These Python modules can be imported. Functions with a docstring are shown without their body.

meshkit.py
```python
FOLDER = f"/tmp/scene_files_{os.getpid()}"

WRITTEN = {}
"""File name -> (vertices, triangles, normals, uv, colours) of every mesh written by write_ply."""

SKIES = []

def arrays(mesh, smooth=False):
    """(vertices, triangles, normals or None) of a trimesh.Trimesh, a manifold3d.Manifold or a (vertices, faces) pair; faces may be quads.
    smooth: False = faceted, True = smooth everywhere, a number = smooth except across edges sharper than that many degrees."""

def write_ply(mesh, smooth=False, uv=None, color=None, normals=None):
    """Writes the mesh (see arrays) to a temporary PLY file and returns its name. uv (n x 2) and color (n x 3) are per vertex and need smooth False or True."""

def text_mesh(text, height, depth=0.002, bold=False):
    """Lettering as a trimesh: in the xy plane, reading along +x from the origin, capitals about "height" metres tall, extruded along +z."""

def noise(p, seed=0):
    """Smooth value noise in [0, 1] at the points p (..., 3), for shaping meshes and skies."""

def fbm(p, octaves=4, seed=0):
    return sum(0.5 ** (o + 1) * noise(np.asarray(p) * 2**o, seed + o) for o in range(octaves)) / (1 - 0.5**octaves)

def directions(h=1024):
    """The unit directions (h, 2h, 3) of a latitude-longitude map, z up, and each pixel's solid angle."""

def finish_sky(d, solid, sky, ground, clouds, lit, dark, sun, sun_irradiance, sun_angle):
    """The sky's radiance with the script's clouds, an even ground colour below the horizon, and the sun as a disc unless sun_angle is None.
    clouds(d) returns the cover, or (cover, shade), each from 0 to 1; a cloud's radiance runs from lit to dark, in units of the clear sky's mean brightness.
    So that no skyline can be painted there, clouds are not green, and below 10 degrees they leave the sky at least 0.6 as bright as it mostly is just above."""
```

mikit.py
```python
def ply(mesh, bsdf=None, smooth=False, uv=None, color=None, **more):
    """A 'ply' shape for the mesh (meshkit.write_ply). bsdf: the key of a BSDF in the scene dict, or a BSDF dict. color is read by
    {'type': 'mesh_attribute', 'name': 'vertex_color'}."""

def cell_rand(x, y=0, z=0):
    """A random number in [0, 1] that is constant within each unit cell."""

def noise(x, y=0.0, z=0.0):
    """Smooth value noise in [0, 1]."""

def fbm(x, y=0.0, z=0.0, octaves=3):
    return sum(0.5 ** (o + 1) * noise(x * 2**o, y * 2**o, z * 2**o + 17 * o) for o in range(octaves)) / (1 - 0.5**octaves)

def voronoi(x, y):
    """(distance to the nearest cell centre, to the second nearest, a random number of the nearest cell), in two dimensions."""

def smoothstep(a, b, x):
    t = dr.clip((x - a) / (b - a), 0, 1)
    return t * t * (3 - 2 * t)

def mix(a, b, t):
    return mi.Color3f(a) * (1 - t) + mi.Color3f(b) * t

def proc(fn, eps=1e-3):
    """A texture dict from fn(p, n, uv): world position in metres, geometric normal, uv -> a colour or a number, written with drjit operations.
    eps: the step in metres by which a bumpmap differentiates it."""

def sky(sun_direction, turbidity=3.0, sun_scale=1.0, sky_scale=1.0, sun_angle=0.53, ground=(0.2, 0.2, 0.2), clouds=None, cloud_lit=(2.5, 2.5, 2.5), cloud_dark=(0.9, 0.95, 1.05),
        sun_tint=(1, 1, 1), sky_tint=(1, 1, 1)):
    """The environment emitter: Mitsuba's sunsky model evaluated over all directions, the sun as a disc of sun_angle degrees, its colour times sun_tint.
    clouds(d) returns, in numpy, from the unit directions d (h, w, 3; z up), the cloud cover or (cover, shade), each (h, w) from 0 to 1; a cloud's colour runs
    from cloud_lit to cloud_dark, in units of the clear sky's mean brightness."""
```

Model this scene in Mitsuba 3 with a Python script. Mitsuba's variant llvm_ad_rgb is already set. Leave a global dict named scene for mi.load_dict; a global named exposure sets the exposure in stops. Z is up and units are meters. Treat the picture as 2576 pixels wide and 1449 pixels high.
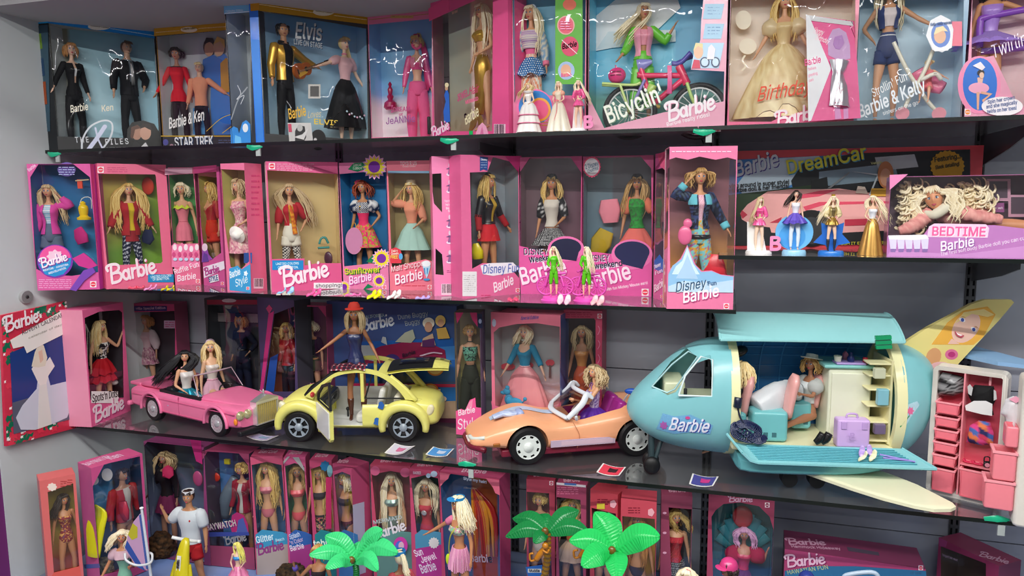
import math,random,numpy as np,trimesh,manifold3d,mitsuba as mi,mikit,meshkit
import shapely.geometry as sg
from shapely import affinity
from shapely.ops import unary_union
scene,labels={},{}
A=np.asarray
PI=math.pi
CAM_Z=1.5
F_PX,CX,CY=1800.0,1288.0,724.5
_vx=A([-4759-CX,555-CY,F_PX]);_vz=A([107.0,14775.0,F_PX])
AX=-_vx/np.linalg.norm(_vx)
AZ=-_vz/np.linalg.norm(_vz);AZ=AZ-(AZ@AX)*AX;AZ/=np.linalg.norm(AZ)
AY=np.cross(AZ,AX);AY=AY if AY[2]>0 else-AY
ROT=np.array([AX,AY,AZ])
_cam=np.eye(4);_cam[:3,0],_cam[:3,1],_cam[:3,2],_cam[:3,3]=-ROT[:,0],-ROT[:,1],ROT[:,2],(0,0,CAM_Z)
exposure=1.3
scene['camera']={'type':'perspective','fov':math.degrees(2*math.atan(1288/F_PX)),'fov_axis':'x','near_clip':0.05,'far_clip':50.0,'to_world':mi.ScalarTransform4f(_cam.tolist())}
STRIP_POWER,ROOM_POWER,FAR_POWER=235.0,16.0,60.0
Z1,Z2,Z3,ZR,Z4=(CAM_Z+v for v in(0.1445,-0.2225,-0.6075,-0.112,-0.985))
YF,YB,XL,ZC=1.5,1.86,-1.745,CAM_Z+0.475
def ray(px,py):
 return ROT@A([px-CX,py-CY,F_PX])
def aty(px,py,y):
 d=ray(px,py);return d*y/d[1]+(0,0,CAM_Z)
def atz(px,py,z):
 d=ray(px,py);return d*(z-CAM_Z)/d[2]+(0,0,CAM_Z)
def atx(px,py,x):
 d=ray(px,py);return d*x/d[0]+(0,0,CAM_Z)
def toplane(px,py,o,n):
 d=ray(px,py);c=A([0,0,CAM_Z]);return c+d*(((o-c)@n)/(d@n))
def lin(c):
 if isinstance(c,str):
  c=c.lstrip('#')
  if len(c)==3:c=''.join(x*2 for x in c)
  c=[int(c[i:i+2],16)/255 for i in(0,2,4)]
  return A([x/12.92 if x<=0.04045 else((x+0.055)/1.055)**2.4 for x in c])
 return A(c,float)
VC={'type':'mesh_attribute','name':'vertex_color'}
def two(d):return{'type':'twosided','bsdf':d}
def prin(rough,**k):return two({'type':'principled','base_color':VC,'roughness':rough,**k})
scene['card']=prin(0.38,specular=0.5)
scene['gloss_card']=prin(0.2,specular=0.6)
scene['matte']=prin(0.8,specular=0.3)
scene['cloth']=prin(0.75,specular=0.25,sheen=0.4)
scene['satin']=prin(0.33,specular=0.7,sheen=0.3)
scene['skin']=prin(0.42,specular=0.45)
scene['hair']=prin(0.42,specular=0.6)
scene['plastic']=prin(0.28,specular=0.5,clearcoat=0.3,clearcoat_gloss=0.85)
scene['rubber']=prin(0.5,specular=0.4)
scene['foil']=prin(0.28,metallic=0.6)
scene['chrome']=prin(0.2,metallic=0.6)
scene['wall']=prin(0.7,specular=0.3)
scene['acetate']={'type':'thindielectric','int_ior':1.45,'specular_transmittance':{'type':'rgb','value':[0.93,0.93,0.92]}}
scene['shelf_glass']={'type':'thindielectric','int_ior':1.6,'specular_transmittance':{'type':'rgb','value':[0.88,0.91,0.9]}}
scene['dust']=two({'type':'diffuse','reflectance':{'type':'rgb','value':[.5,.5,.5]}});scene['shelf_glass']={'type':'blendbsdf','weight':.05,'a':scene['shelf_glass'],'b':{'type':'ref','id':'dust'}}
scene['tinted']={'type':'thindielectric','int_ior':1.5,'specular_transmittance':{'type':'rgb','value':[0.62,0.58,0.56]}}
scene['tulle']={'type':'principledthin','base_color':VC,'roughness':0.7,'diff_trans':0.8,'spec_trans':0.0}
def cat(*ms):
 vs,fs,n=[],[],0
 for v,f in ms:
  vs.append(A(v,float));fs.append(A(f,int)+n);n+=len(v)
 return np.vstack(vs),np.vstack(fs)
def xf(m,s=1.0,rz=0.0,rx=0.0,ry=0.0,t=(0,0,0)):
 v=A(m[0],float)*s
 for a,(i,j)in((rx,(1,2)),(ry,(2,0)),(rz,(0,1))):
  if a:
   c,q=math.cos(a),math.sin(a);w=v.copy()
   v[:,i],v[:,j]=c*w[:,i]-q*w[:,j],q*w[:,i]+c*w[:,j]
 return v+A(t,float),m[1]
def fix(v,f):
 a,b,c=v[f[:,0]],v[f[:,1]],v[f[:,2]]
 return(v,f[:,::-1])if np.einsum('ij,ij',a,np.cross(b,c))<0 else(v,f)
def box(x0,x1,y0,y1,z0,z1):
 v=A([[x,y,z]for x in(x0,x1)for y in(y0,y1)for z in(z0,z1)],float)
 f=A([[0,1,3],[0,3,2],[4,6,7],[4,7,5],[0,4,5],[0,5,1],[2,3,7],[2,7,6],[0,2,6],[0,6,4],[1,5,7],[1,7,3]])
 return v,f
def grid(P):
 """faces of an (n, m, 3) grid of points"""
 n,m=P.shape[:2];i,j=np.meshgrid(np.arange(n-1),np.arange(m-1),indexing='ij');a=(i*m+j).ravel()
 return P.reshape(-1,3),np.vstack([np.stack([a,a+m,a+m+1],1),np.stack([a,a+m+1,a+1],1)])
def loft(R,caps=True,closed=True):
 """rings (n, m, 3) -> tube"""
 R=A(R,float);n,m=R.shape[:2];k=m if closed else m-1
 i,j=np.meshgrid(np.arange(n-1),np.arange(k),indexing='ij');a,b=(i*m+j).ravel(),(i*m+(j+1)%m).ravel()
 f=np.vstack([np.stack([a,b,b+m],1),np.stack([a,b+m,a+m],1)]);v=R.reshape(-1,3)
 if not caps:return v,f
 q=np.arange(m);v=np.vstack([v,R[0].mean(0),R[-1].mean(0)]);o=(n-1)*m
 f=np.vstack([f,np.stack([(q+1)%m,q,q*0+n*m],1),np.stack([o+q,o+(q+1)%m,q*0+n*m+1],1)])
 return fix(v,f)
def spline(p,n):
 p=A(p,float)
 if len(p)<3:return p[0]+(p[-1]-p[0])*np.linspace(0,1,n)[:,None]
 q=np.vstack([2*p[0]-p[1],p,2*p[-1]-p[-2]]);t=np.linspace(0,len(p)-1-1e-9,n);i=t.astype(int);u=(t-i)[:,None]
 a,b,c,d=q[i],q[i+1],q[i+2],q[i+3]
 return 0.5*(2*b+(c-a)*u+(2*a-5*b+4*c-d)*u**2+(3*b-a-3*c+d)*u**3)
def tube(path,rad,sides=8,n=0,caps=True,flat=1.0,up=None):
 p=spline(path,n)if n else A(path,float)
 r=np.interp(np.linspace(0,1,len(p)),np.linspace(0,1,len(np.atleast_1d(rad))),np.atleast_1d(rad))if np.ndim(rad)else np.full(len(p),rad)
 t=np.gradient(p,axis=0);t/=np.linalg.norm(t,axis=1,keepdims=True)+1e-12
 x=A(up,float)if up is not None else(A([1.0,0,0])if abs(t[0][0])<0.8 else A([0,0,1.0]));ang=np.arange(sides)*2*PI/sides;R=[]
 for k in range(len(p)):
  x=x-(x@t[k])*t[k];x/=np.linalg.norm(x)+1e-12;y=np.cross(t[k],x)
  R.append(p[k]+r[k]*(np.cos(ang)[:,None]*x+flat*np.sin(ang)[:,None]*y))
 return loft(R,caps)
_ico={}
def ell(c,r,sub=2,rz=0.0):
 if sub not in _ico:
  m=trimesh.creation.icosphere(sub);_ico[sub]=(A(m.vertices),A(m.faces))
 v,f=_ico[sub];return xf((v*A(r,float),f),rz=rz,t=c)
def lathe(prof,sides=24,caps=True):
 """profile of (r, z) from bottom to top"""
 a=np.arange(sides)*2*PI/sides
 return loft([np.stack([max(r,1e-5)*np.cos(a),max(r,1e-5)*np.sin(a),a*0+z],1)for r,z in prof],caps)
def poly2(pts):return sg.Polygon(pts).buffer(0)
def ext(poly,d):
 """shapely shape in (u, v) -> mesh in x, z, extruded by d towards -y"""
 out=[]
 for g in getattr(poly,'geoms',[poly]):
  if g.is_empty or g.area<1e-9:continue
  m=trimesh.creation.extrude_polygon(g,d,engine='earcut');v=A(m.vertices)
  out.append((np.stack([v[:,0],-v[:,2],v[:,1]],1),A(m.faces)))
 return cat(*out)
def rbox(x0,x1,y0,y1,z0,z1,r,n=8):
 """a box with rounded edges"""
 s=manifold3d.Manifold.sphere(r,n);C=[s.translate((x,y,z))for x in(x0+r,x1-r)for y in(y0+r,y1-r)for z in(z0+r,z1-r)]
 m=manifold3d.Manifold.batch_hull(C).to_mesh();return A(m.vert_properties[:,:3],float),A(m.tri_verts)
def man(m):
 return manifold3d.Manifold(manifold3d.Mesh(A(m[0],np.float32),A(m[1],np.uint32)))
def union(ms):
 m=manifold3d.Manifold.batch_boolean([man(x)for x in ms],manifold3d.OpType.Add).to_mesh();return A(m.vert_properties[:,:3],float),A(m.tri_verts)
def minus(a,*bs):
 m=man(a)
 for b in bs:m=m-man(b)
 m=m.to_mesh();return A(m.vert_properties[:,:3],float),A(m.tri_verts)
_names={}
def numbered(name):
 n=_names.get(name,0);_names[name]=n+1
 return name if n==0 else f'{name}_{n:03d}'
class Part:
 """collects coloured pieces that become ONE mesh of the scene"""
 def __init__(s):s.v,s.f,s.c,s.n=[],[],[],0
 def add(s,m,col,smooth=False):
  v,f=A(m[0],float),A(m[1],int)
  if smooth is False:v,f=v[f].reshape(-1,3),np.arange(3*len(f)).reshape(-1,3)
  elif smooth is not True:
   t=trimesh.graph.smooth_shade(trimesh.Trimesh(v,f,process=True),angle=math.radians(smooth),facet_minarea=None);v,f=A(t.vertices),A(t.faces)
  c=col(v)if callable(col)else lin(col)
  s.v.append(v);s.f.append(f+s.n);s.c.append(np.broadcast_to(c,v.shape));s.n+=len(v);return s
 def put(s,key,bsdf,**more):
  """key 'thing__part' -> numbered when taken"""
  if not s.n:return None
  key=numbered(key)if '__' in key else key
  scene[key]=mikit.ply((np.vstack(s.v),np.vstack(s.f)),bsdf,True,color=np.clip(np.vstack(s.c),0,1),**more);return key
def part(key,bsdf,m,col,smooth=False):return Part().add(m,col,smooth).put(key,bsdf)
def thing(name,label,cat,group=None):
 key=numbered(name);labels[key]={'label':label,'category':cat}
 if group:labels[key]['group']=group
 return key
def struct(key,bsdf,m,col,label=None):
 scene[key]=None;Part().add(m,col).put(key,bsdf)if '__' not in key else part(key,bsdf,m,col)
 if '__' not in key:labels[key]={'kind':'structure',**({'label':label}if label else{})}
def vnoise(scale,seed,c0,c1,lo=0.3,hi=0.7):
 c0,c1=lin(c0),lin(c1)
 def fn(v):
  t=np.clip((meshkit.fbm(A(v)*scale,3,seed)-lo)/(hi-lo),0,1)[:,None];return c0*(1-t)+c1*t
 return fn
_txt={}
def text_flat(s,bold=True):
 k=(s,bold)
 if k not in _txt:
  m=meshkit.text_mesh(s,1.0,0.02,bold);v=A(m.vertices);_txt[k]=(np.stack([v[:,0],-v[:,2],v[:,1]],1),A(m.faces))
 return _txt[k]
def strokes(paths,w):
 return unary_union([sg.LineString(spline(p,24)).buffer(w if not isinstance(p,tuple)else w,quad_segs=4)for p in paths])
def _ring(cx,cy,rx,ry):return[(cx+rx*math.cos(a),cy+ry*math.sin(a))for a in np.linspace(0,2*PI,13)]
_logo_shape=None
def logo_shape(w=0.1):
 P=[[(-.16,.74),(-.22,.93),(0,1.04),(.36,1.02),(.58,.9),(.57,.7),(.38,.56),(.12,.53)],[(.3,.54),(.58,.48),(.68,.27),(.5,.05),(.2,0),(.0,.02)],[(.1,.97),(.03,.5),(0,0)],_ring(.98,.28,.19,.25),[(1.2,.56),(1.18,.2),(1.22,.02)],[(1.42,.56),(1.4,.02)],[(1.42,.32),(1.5,.5),(1.66,.53)],[(1.84,1.0),(1.8,.03)],_ring(2.03,.28,.2,.25),[(2.42,.56),(2.4,.02)],[(2.43,.82),(2.45,.84)],[(2.6,.26),(2.95,.33),(2.93,.5),(2.76,.56),(2.6,.38),(2.63,.1),(2.82,.0),(3.03,.12)]]
 return affinity.affine_transform(strokes(P,w),[1,0.14,0,1,0,0])
def logo_flat(w=0.1):
 if('logo',w)not in _txt:_txt['logo',w]=ext(logo_shape(w).simplify(0.008),0.02)
 return _txt['logo',w]
SCRIPT_W=0.075
def nsplit(c):return c
class Face:
 def __init__(s,o,u,v,n):s.o,s.u,s.v,s.n=A(o,float),A(u,float),A(v,float),A(n,float)
 def uv(s,px,py,dep=0.0):
  p=toplane(px,py,s.o+s.n*dep,s.n)-s.o;return A([p@s.u,p@s.v])
 def at(s,px,py,dep=0.0):return toplane(px,py,s.o+s.n*dep,s.n)
 def place(s,m):
  v=m[0];w=s.o+v[:,:1]*s.u+v[:,1:2]*s.n+v[:,2:3]*s.v;f=m[1]
  return(w,f)if np.cross(s.u,s.n)@s.v>0 else(w,f[:,::-1])
 def poly(s,pts,dep=0.0,d=0.0004,lay=1):
  m=ext(poly2([s.uv(x,y,dep)for x,y in pts]),d);return s.place((m[0]+(0,dep-0.0003*lay,0),m[1]))
 def oval(s,cx,cy,rx,ry,dep=0.0,d=0.0004,lay=1,n=28,rag=0.0):
  pts=[(cx+rx*(1-rag*(k%2))*math.cos(a),cy+ry*(1-rag*(k%2))*math.sin(a))for k,a in enumerate(np.arange(n)*2*PI/n)]
  return s.poly(pts,dep,d,lay)
 def rect(s,x0,y0,x1,y1,**k):return s.poly([(x0,y0),(x1,y0),(x1,y1),(x0,y1)],**k)
 def curve(s,pts,w,dep=0.0,d=0.0004,lay=1,n=24):
  m=ext(sg.LineString(spline([s.uv(x,y,dep)for x,y in pts],n)).buffer(w,quad_segs=3),d);return s.place((m[0]+(0,dep-0.0003*lay,0),m[1]))
 def text(s,str_,x0,y0,x1,y1,h=None,dep=0.0,lay=2,shear=0.0,bold=True,d=0.0005):
  """lettering whose baseline runs from pixel (x0, y0) to (x1, y1); h: height of a capital in pixels"""
  m=logo_flat(0.083)if str_=='Barbie!' else text_flat(str_,bold)
  a,b=s.uv(x0,y0,dep),s.uv(x1,y1,dep);L=np.linalg.norm(b-a);e=(b-a)/L;q=A([-e[1],e[0]])
  v=m[0];lo,w=v[:,0].min(),np.ptp(v[:,0]);sx=L/w
  sy=sx if h is None else np.linalg.norm(s.uv(x0,y0-h,dep)-a)
  X=(v[:,0]-lo)*sx;Z=v[:,2]*sy;X=X+shear*Z;P=a+X[:,None]*e+Z[:,None]*q
  return s.place((np.stack([P[:,0],dep-0.0003*lay+np.where(v[:,1]<-0.01,-d,0),P[:,1]],1),m[1]))
def grad(c0,c1,z0=0.0,z1=1.0,nz=0.12,seed=1,sc=9.0):
 c0,c1=lin(c0),lin(c1)
 def fn(u,v,p):
  t=np.clip((v-z0)/(z1-z0)+(meshkit.fbm(p*sc,3,seed)-0.5)*nz*4,0,1)[:,None];return c0*(1-t)+c1*t
 return fn
def flat(c):return grad(c,c)
def split(fns):
 """[(u limit, fn)...]: side by side fields of a printed liner"""
 def fn(u,v,p):
  out=fns[-1][1](u,v,p)
  for lim,g in fns[-2::-1]:out=np.where((u<lim)[:,None],g(u,v,p),out)
  return out
 return fn
class Box(Face):
 """a cardboard doll box standing on a shelf. L, R: (pixel column, distance) of the front's left and right edge at pixel row py; top: pixel row of its top edge"""
 def __init__(s,label,L,R,py,top,zs,d=0.06,col='#d84a86',side=None,win=(),back=None,clear='',sidewin=None,wave=0.0006,name='doll_box',category='doll box',group=None,gloss='card',topc=None,tilt=0.0,open_=''):
  a,b=(atz(*L,zs+top),atz(*R,zs+top))if py=='top' else(aty(L[0],py,L[1]),aty(R[0],py,R[1]))if py else(atz(*L,zs),atz(*R,zs));a[2]=b[2]=zs
  u=(b-a);s.w=np.linalg.norm(u);u/=s.w;n=A([-u[1],u[0],0.0])
  super().__init__(a,u,A([0,0,1.0]),n);s.d=d;s.key=thing(name,label,category,group)
  s.h=s.uv((L[0]+R[0])/2,top)[1]if top is not None else None
  if isinstance(top,float)and top<2:s.h=top
  s.zs,s.col=zs,col;soft=lambda c:lin(c)*.88+.035;col,side,topc=soft(col),soft(side or col),soft(topc or col);h,w,t=s.h,s.w,0.0009
  P=Part();rect=sg.box(0,0,w,h);shape=rect
  s.win=unary_union([poly2([s.uv(x,y)for x,y in q])for q in win]).intersection(sg.box(0,0,w,h))if len(win)else None
  if s.win is not None:shape=rect.difference(s.win)
  if not shape.is_empty:P.add(s.place((lambda m:(m[0]+(0,t,0),m[1]))(ext(shape,t))),col)
  for nm,x in(('L',0.0),('R',w-t)):
   if nm in clear or nm in open_:continue
   P.add(s.place(box(x,x+t,t,d,0,h)),side)
  P.add(s.place(box(0,w,t,d,0,t)),topc)
  if 'T' not in clear:P.add(s.place(box(0,w,t,d,h-t,h)),topc)
  P.add(s.place(box(0,w,d-t,d,t,h-t)),side)
  P.put(s.key+'__shell',gloss)
  s.F=s;s.RF=Face(s.o+s.u*w,n,s.v,-u);s.LF=Face(s.o+n*d,-n,s.v,u);s.TF=Face(s.o+A([0,0,h]),u,n,A([0,0,-1.0]))
  if s.win is not None:
   x0,z0,x1,z1=s.win.bounds;x0,z0,x1,z1=max(x0-.003,t),max(z0-.003,t),min(x1+.003,w-t),min(z1+.003,h-t)
   s._sheet(x0,x1,z0,z1,wave,'F')
   for nm in clear:
    if nm in 'LR':s._sheet(t,d-t,t*2,h-2*t,wave,nm)
   if back is not None:
    X,Z=np.meshgrid(np.linspace(t,w-t,28),np.linspace(t,h-t,44),indexing='ij');Q=Part();e=d-0.004
    G=grid(np.stack([X,X*0+e,Z],2));G2=box(t,w-t,e,e+.0015,t,h-t)
    cf=lambda g:(lambda v:back(g[0][:,0]/w,g[0][:,2]/h,g[0])**(.5 if zs==Z1 else .75))
    Q.add(s.place(G),cf(G),True)
    for x in([]if 'L' in clear else[2*t])+([]if 'R' in clear else[w-2*t]):
     Y,Z=np.meshgrid(np.linspace(t*2,e,6),np.linspace(t,h-t,30),indexing='ij');g=grid(np.stack([Y*0+x,Y,Z],2))
     g=(g[0],g[1]if x>w/2 else g[1][:,::-1]);Q.add(s.place(g),cf(g),True)
    Q.put(s.key+'__printed_liner','card')
  s.pr=Part();s.ang=math.atan2(-n[0],n[1])
 def cham(s,ln,col='',ang=PI/4):
  """a chamfered corner panel going back from the front's left edge; reached as face 'C'"""
  c=-s.u*math.cos(ang)+s.n*math.sin(ang);s.CF=Face(s.o+c*ln,-c,s.v,s.n*math.cos(ang)+s.u*math.sin(ang))
  if col:part(s.key+'__corner_panel','gloss_card',s.CF.place(box(0,ln,0,.0008,0,s.h)),col)
  else:g=np.meshgrid(np.linspace(0,ln,5),np.linspace(0,s.h,30),indexing='ij');scene[numbered(s.key+'__window')]=mikit.ply(s.CF.place(grid(np.stack([g[0],.0005+.0005*np.sin(g[1]*60),g[1]],2))),'acetate',True)
  return s
 def _sheet(s,a0,a1,z0,z1,wave,nm):
  n,m=max(3,int((a1-a0)/.006)),max(3,int((z1-z0)/.006));a,z=np.meshgrid(np.linspace(a0,a1,n),np.linspace(z0,z1,m),indexing='ij')
  seed=sum(map(ord,s.key))%97
  p=np.stack([a*14,z*9,a*0+seed],2);dy=(meshkit.noise(p,seed)-.5)*2*wave*2.2+(meshkit.noise(p*3.1,seed)-.5)*wave*.7
  dy=dy*np.minimum(1,np.minimum(a-a0,a1-a)/.012)if nm=='F' else dy*.5
  if nm=='F':P=np.stack([a,0.0016+np.abs(dy)*.9,z],2)
  else:P=np.stack([(0.001 if nm=='L' else s.w-.001)+dy,a,z],2)
  scene[numbered(s.key+'__window')]=mikit.ply(s.place(grid(P)),'acetate',True)
 def p(s,col,m,nm='printed_patch'):part(s.key+'__'+nm,'card',m,col);return s
 def poly_(s,col,pts,f='F',nm='printed_patch',**k):return s.p(col,s.face(f).poly(pts,**k),nm)
 def rect_(s,col,x0,y0,x1,y1,f='F',nm='printed_patch',**k):return s.p(col,s.face(f).rect(x0,y0,x1,y1,**k),nm)
 def oval_(s,col,cx,cy,rx,ry,f='F',nm='printed_patch',**k):return s.p(col,s.face(f).oval(cx,cy,rx,ry,**k),nm)
 def curve_(s,col,pts,w,f='F',nm='printed_line',**k):return s.p(col,s.face(f).curve(pts,w,**k),nm)
 def pm(s,items,nm='printed_picture',f='F',**k):
  """one printed picture made of several flat shapes: (colour, 'o', cx, cy, rx, ry) or (colour, [points])"""
  P=Part();l0=k.pop('lay',2)
  for i,it in enumerate(items):P.add(s.face(f).oval(*it[2:6],lay=l0+i,**k)if it[1]=='o' else s.face(f).poly(it[1],lay=l0+i,**k),it[0])
  P.put(s.key+'__'+nm,'card');return s
 def t(s,str_,col,x0,y0,x1,y1,h=None,f='F',sh=None,**k):
  """lettering; sh: colour of a shade behind it"""
  F=s.face(f);P=Part()
  if sh:P.add(F.text(str_,x0+2,y0+2,x1+2,y1+2,h,lay=k.get('lay',2),**{q:z for q,z in k.items()if q!='lay'}),sh);k['lay']=k.get('lay',2)+2
  P.add(F.text(str_,x0,y0,x1,y1,h,**k),col);P.put(s.key+'__lettering','card');return s
 def logo(s,col,x0,y0,x1,y1,h,sh=None,**k):return s.t('Barbie!',col,x0,y0,x1,y1,h,sh=sh,**k)
 def q(s,col,m):s.pr.add(m,col);return s
 def fine(s,col,x0,y0,x1,n,dy,seed=1,f='F',sl=0.0):
  """a block of small print too small to read in the photograph: thin broken rules"""
  r=random.Random(seed)
  for i in range(n):
   x=x0
   while x<x1-3:
    w=r.uniform(5,16);w=min(w,x1-x);yy=y0+i*dy;s.q(col,s.face(f).rect(x,yy+sl*(x-x0),x+w,yy+sl*(x-x0)+dy*.3,lay=2));x+=w+2.5
  return s
 def emblem(s,x,y,r=9,col='#e33b52',f='F'):
  """the maker's round-cornered square emblem"""
  F=s.face(f);s.q('#f4dfe4',F.rect(x-r,y-r,x+r,y+r,lay=2));s.q(col,F.oval(x,y,r*.8,r*.78,lay=3,n=14));return s.q('#f4dfe4',F.rect(x-r*.62,y-r*.14,x+r*.62,y+r*.14,lay=4))
 def bars(s,x0,y0,x1,y1,f='F',seed=3):
  F=s.face(f);s.q('#e9c3d2',F.rect(x0,y0,x1,y1,lay=1));r=random.Random(seed);x=x0+2
  while x<x1-3:
   w=r.uniform(.8,2.2);s.q('#3a2330',F.rect(x,y0+1,x+w,y1-5,lay=2));x+=w+r.uniform(1,2.2)
  return s
 def inner(s,col,m,nm='accessory',smooth=40,mat='plastic'):part(s.key+'__'+nm,mat,m,col,smooth);return s
 def face(s,f):return{'F':s,'R':s.RF,'L':s.LF,'T':s.TF,'C':getattr(s,'CF',None)}[f]
 def done(s):
  k=s.pr.put(s.key+'__small_print','card')
  if k:labels[k]={'kind':'stuff'}
  return s
def bd(b,label,px,py,dep=.034,H=.29,f=0.0,**k):
 """a doll inside box b, her face at pixel (px, py), dep behind the front; f: turn from the box's own facing, in radians; she stands on the box's floor at the lowest"""
 p=b.at(px,py,dep);H=min(H,(p[2]-b.zs-.003)/.925)if k.get('legs','stand')=='stand' and not k.get('roll')else H
 return Doll(label,p-A([0,0,.925*H]),H,b.ang+f,**k)
RINGS={'f':A([(.455,.036,.036,0),(.485,.056,.046,0),(.52,.061,.05,.002),(.555,.055,.046,.002),(.60,.039,.034,0),(.625,.036,.032,0),(.66,.042,.035,-.002),(.70,.051,.044,-.006),(.735,.058,.053,-.012),(.765,.060,.045,-.006),(.79,.064,.032,0),(.808,.050,.025,.002),(.822,.022,.019,.002),(.85,.0165,.017,0),(.885,.016,.017,-.002)]),'m':A([(.455,.05,.042,0),(.485,.062,.048,0),(.53,.062,.048,.002),(.60,.058,.042,0),(.64,.060,.043,0),(.70,.074,.050,-.004),(.75,.083,.052,-.004),(.785,.088,.044,0),(.81,.07,.034,.002),(.828,.032,.026,.002),(.855,.025,.025,0),(.885,.024,.024,-.002)])}
SH={'f':.071,'m':.094}
ARMS={'down':((.035,.012,-.15),(.055,-.018,-.275)),'out':((.07,.0,-.135),(.125,-.04,-.24)),'fwd':((.04,.0,-.145),(.06,-.10,-.215)),'hip':((.085,.03,-.125),(.03,-.035,-.215)),'wave':((.10,-.01,-.10),(.13,-.04,.02)),'up':((.085,-.02,.08),(.02,-.05,.15)),'side':((.12,-.01,-.09),(.215,-.045,-.155)),'front':((.045,.0,-.14),(-.005,-.085,-.2)),'reach':((.05,-.09,-.1),(.04,-.2,-.07)),'drive':((.04,-.05,-.13),(.02,-.16,-.07)),'head':((.11,-.02,.01),(.03,-.04,.1)),'wide':((.13,.0,-.06),(.24,-.02,-.1)),'low':((.03,-.02,-.15),(.035,-.07,-.27))}
LEGS={'stand':((.028,-.004,-.225),(.024,.006,-.45),0),'sit':((.035,-.205,.0),(.036,-.225,-.215),0),'flat':((.035,-.21,-.02),(.04,-.42,-.06),0),'walk':((.03,-.05,-.22),(.028,.02,-.44),0),'apart':((.06,-.03,-.22),(.085,.0,-.44),0)}
_bodies={}
def arm_path(sex,pose,sgn):
 s=A([SH[sex]*sgn,.004,.787]);e,w=(A(q)*(sgn,1,1)for q in(ARMS[pose]if isinstance(pose,str)else pose));return s,s+e,s+w
def leg_path(sex,pose,sgn):
 h=A([.031*sgn,.004,.495]);k,a,_=LEGS[pose];return h,h+A(k)*(sgn,1,1),h+A(a)*(sgn,1,1)
def limb(a,b,c,r,sides=10):
 p=np.vstack([spline([a,(a+b)/2,b],7)[:-1],spline([b,(b+c)/2,c],7)]);q=p.copy();q[1:-1]=.5*p[1:-1]+.25*(p[:-2]+p[2:]);return tube(q,r,sides)
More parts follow.
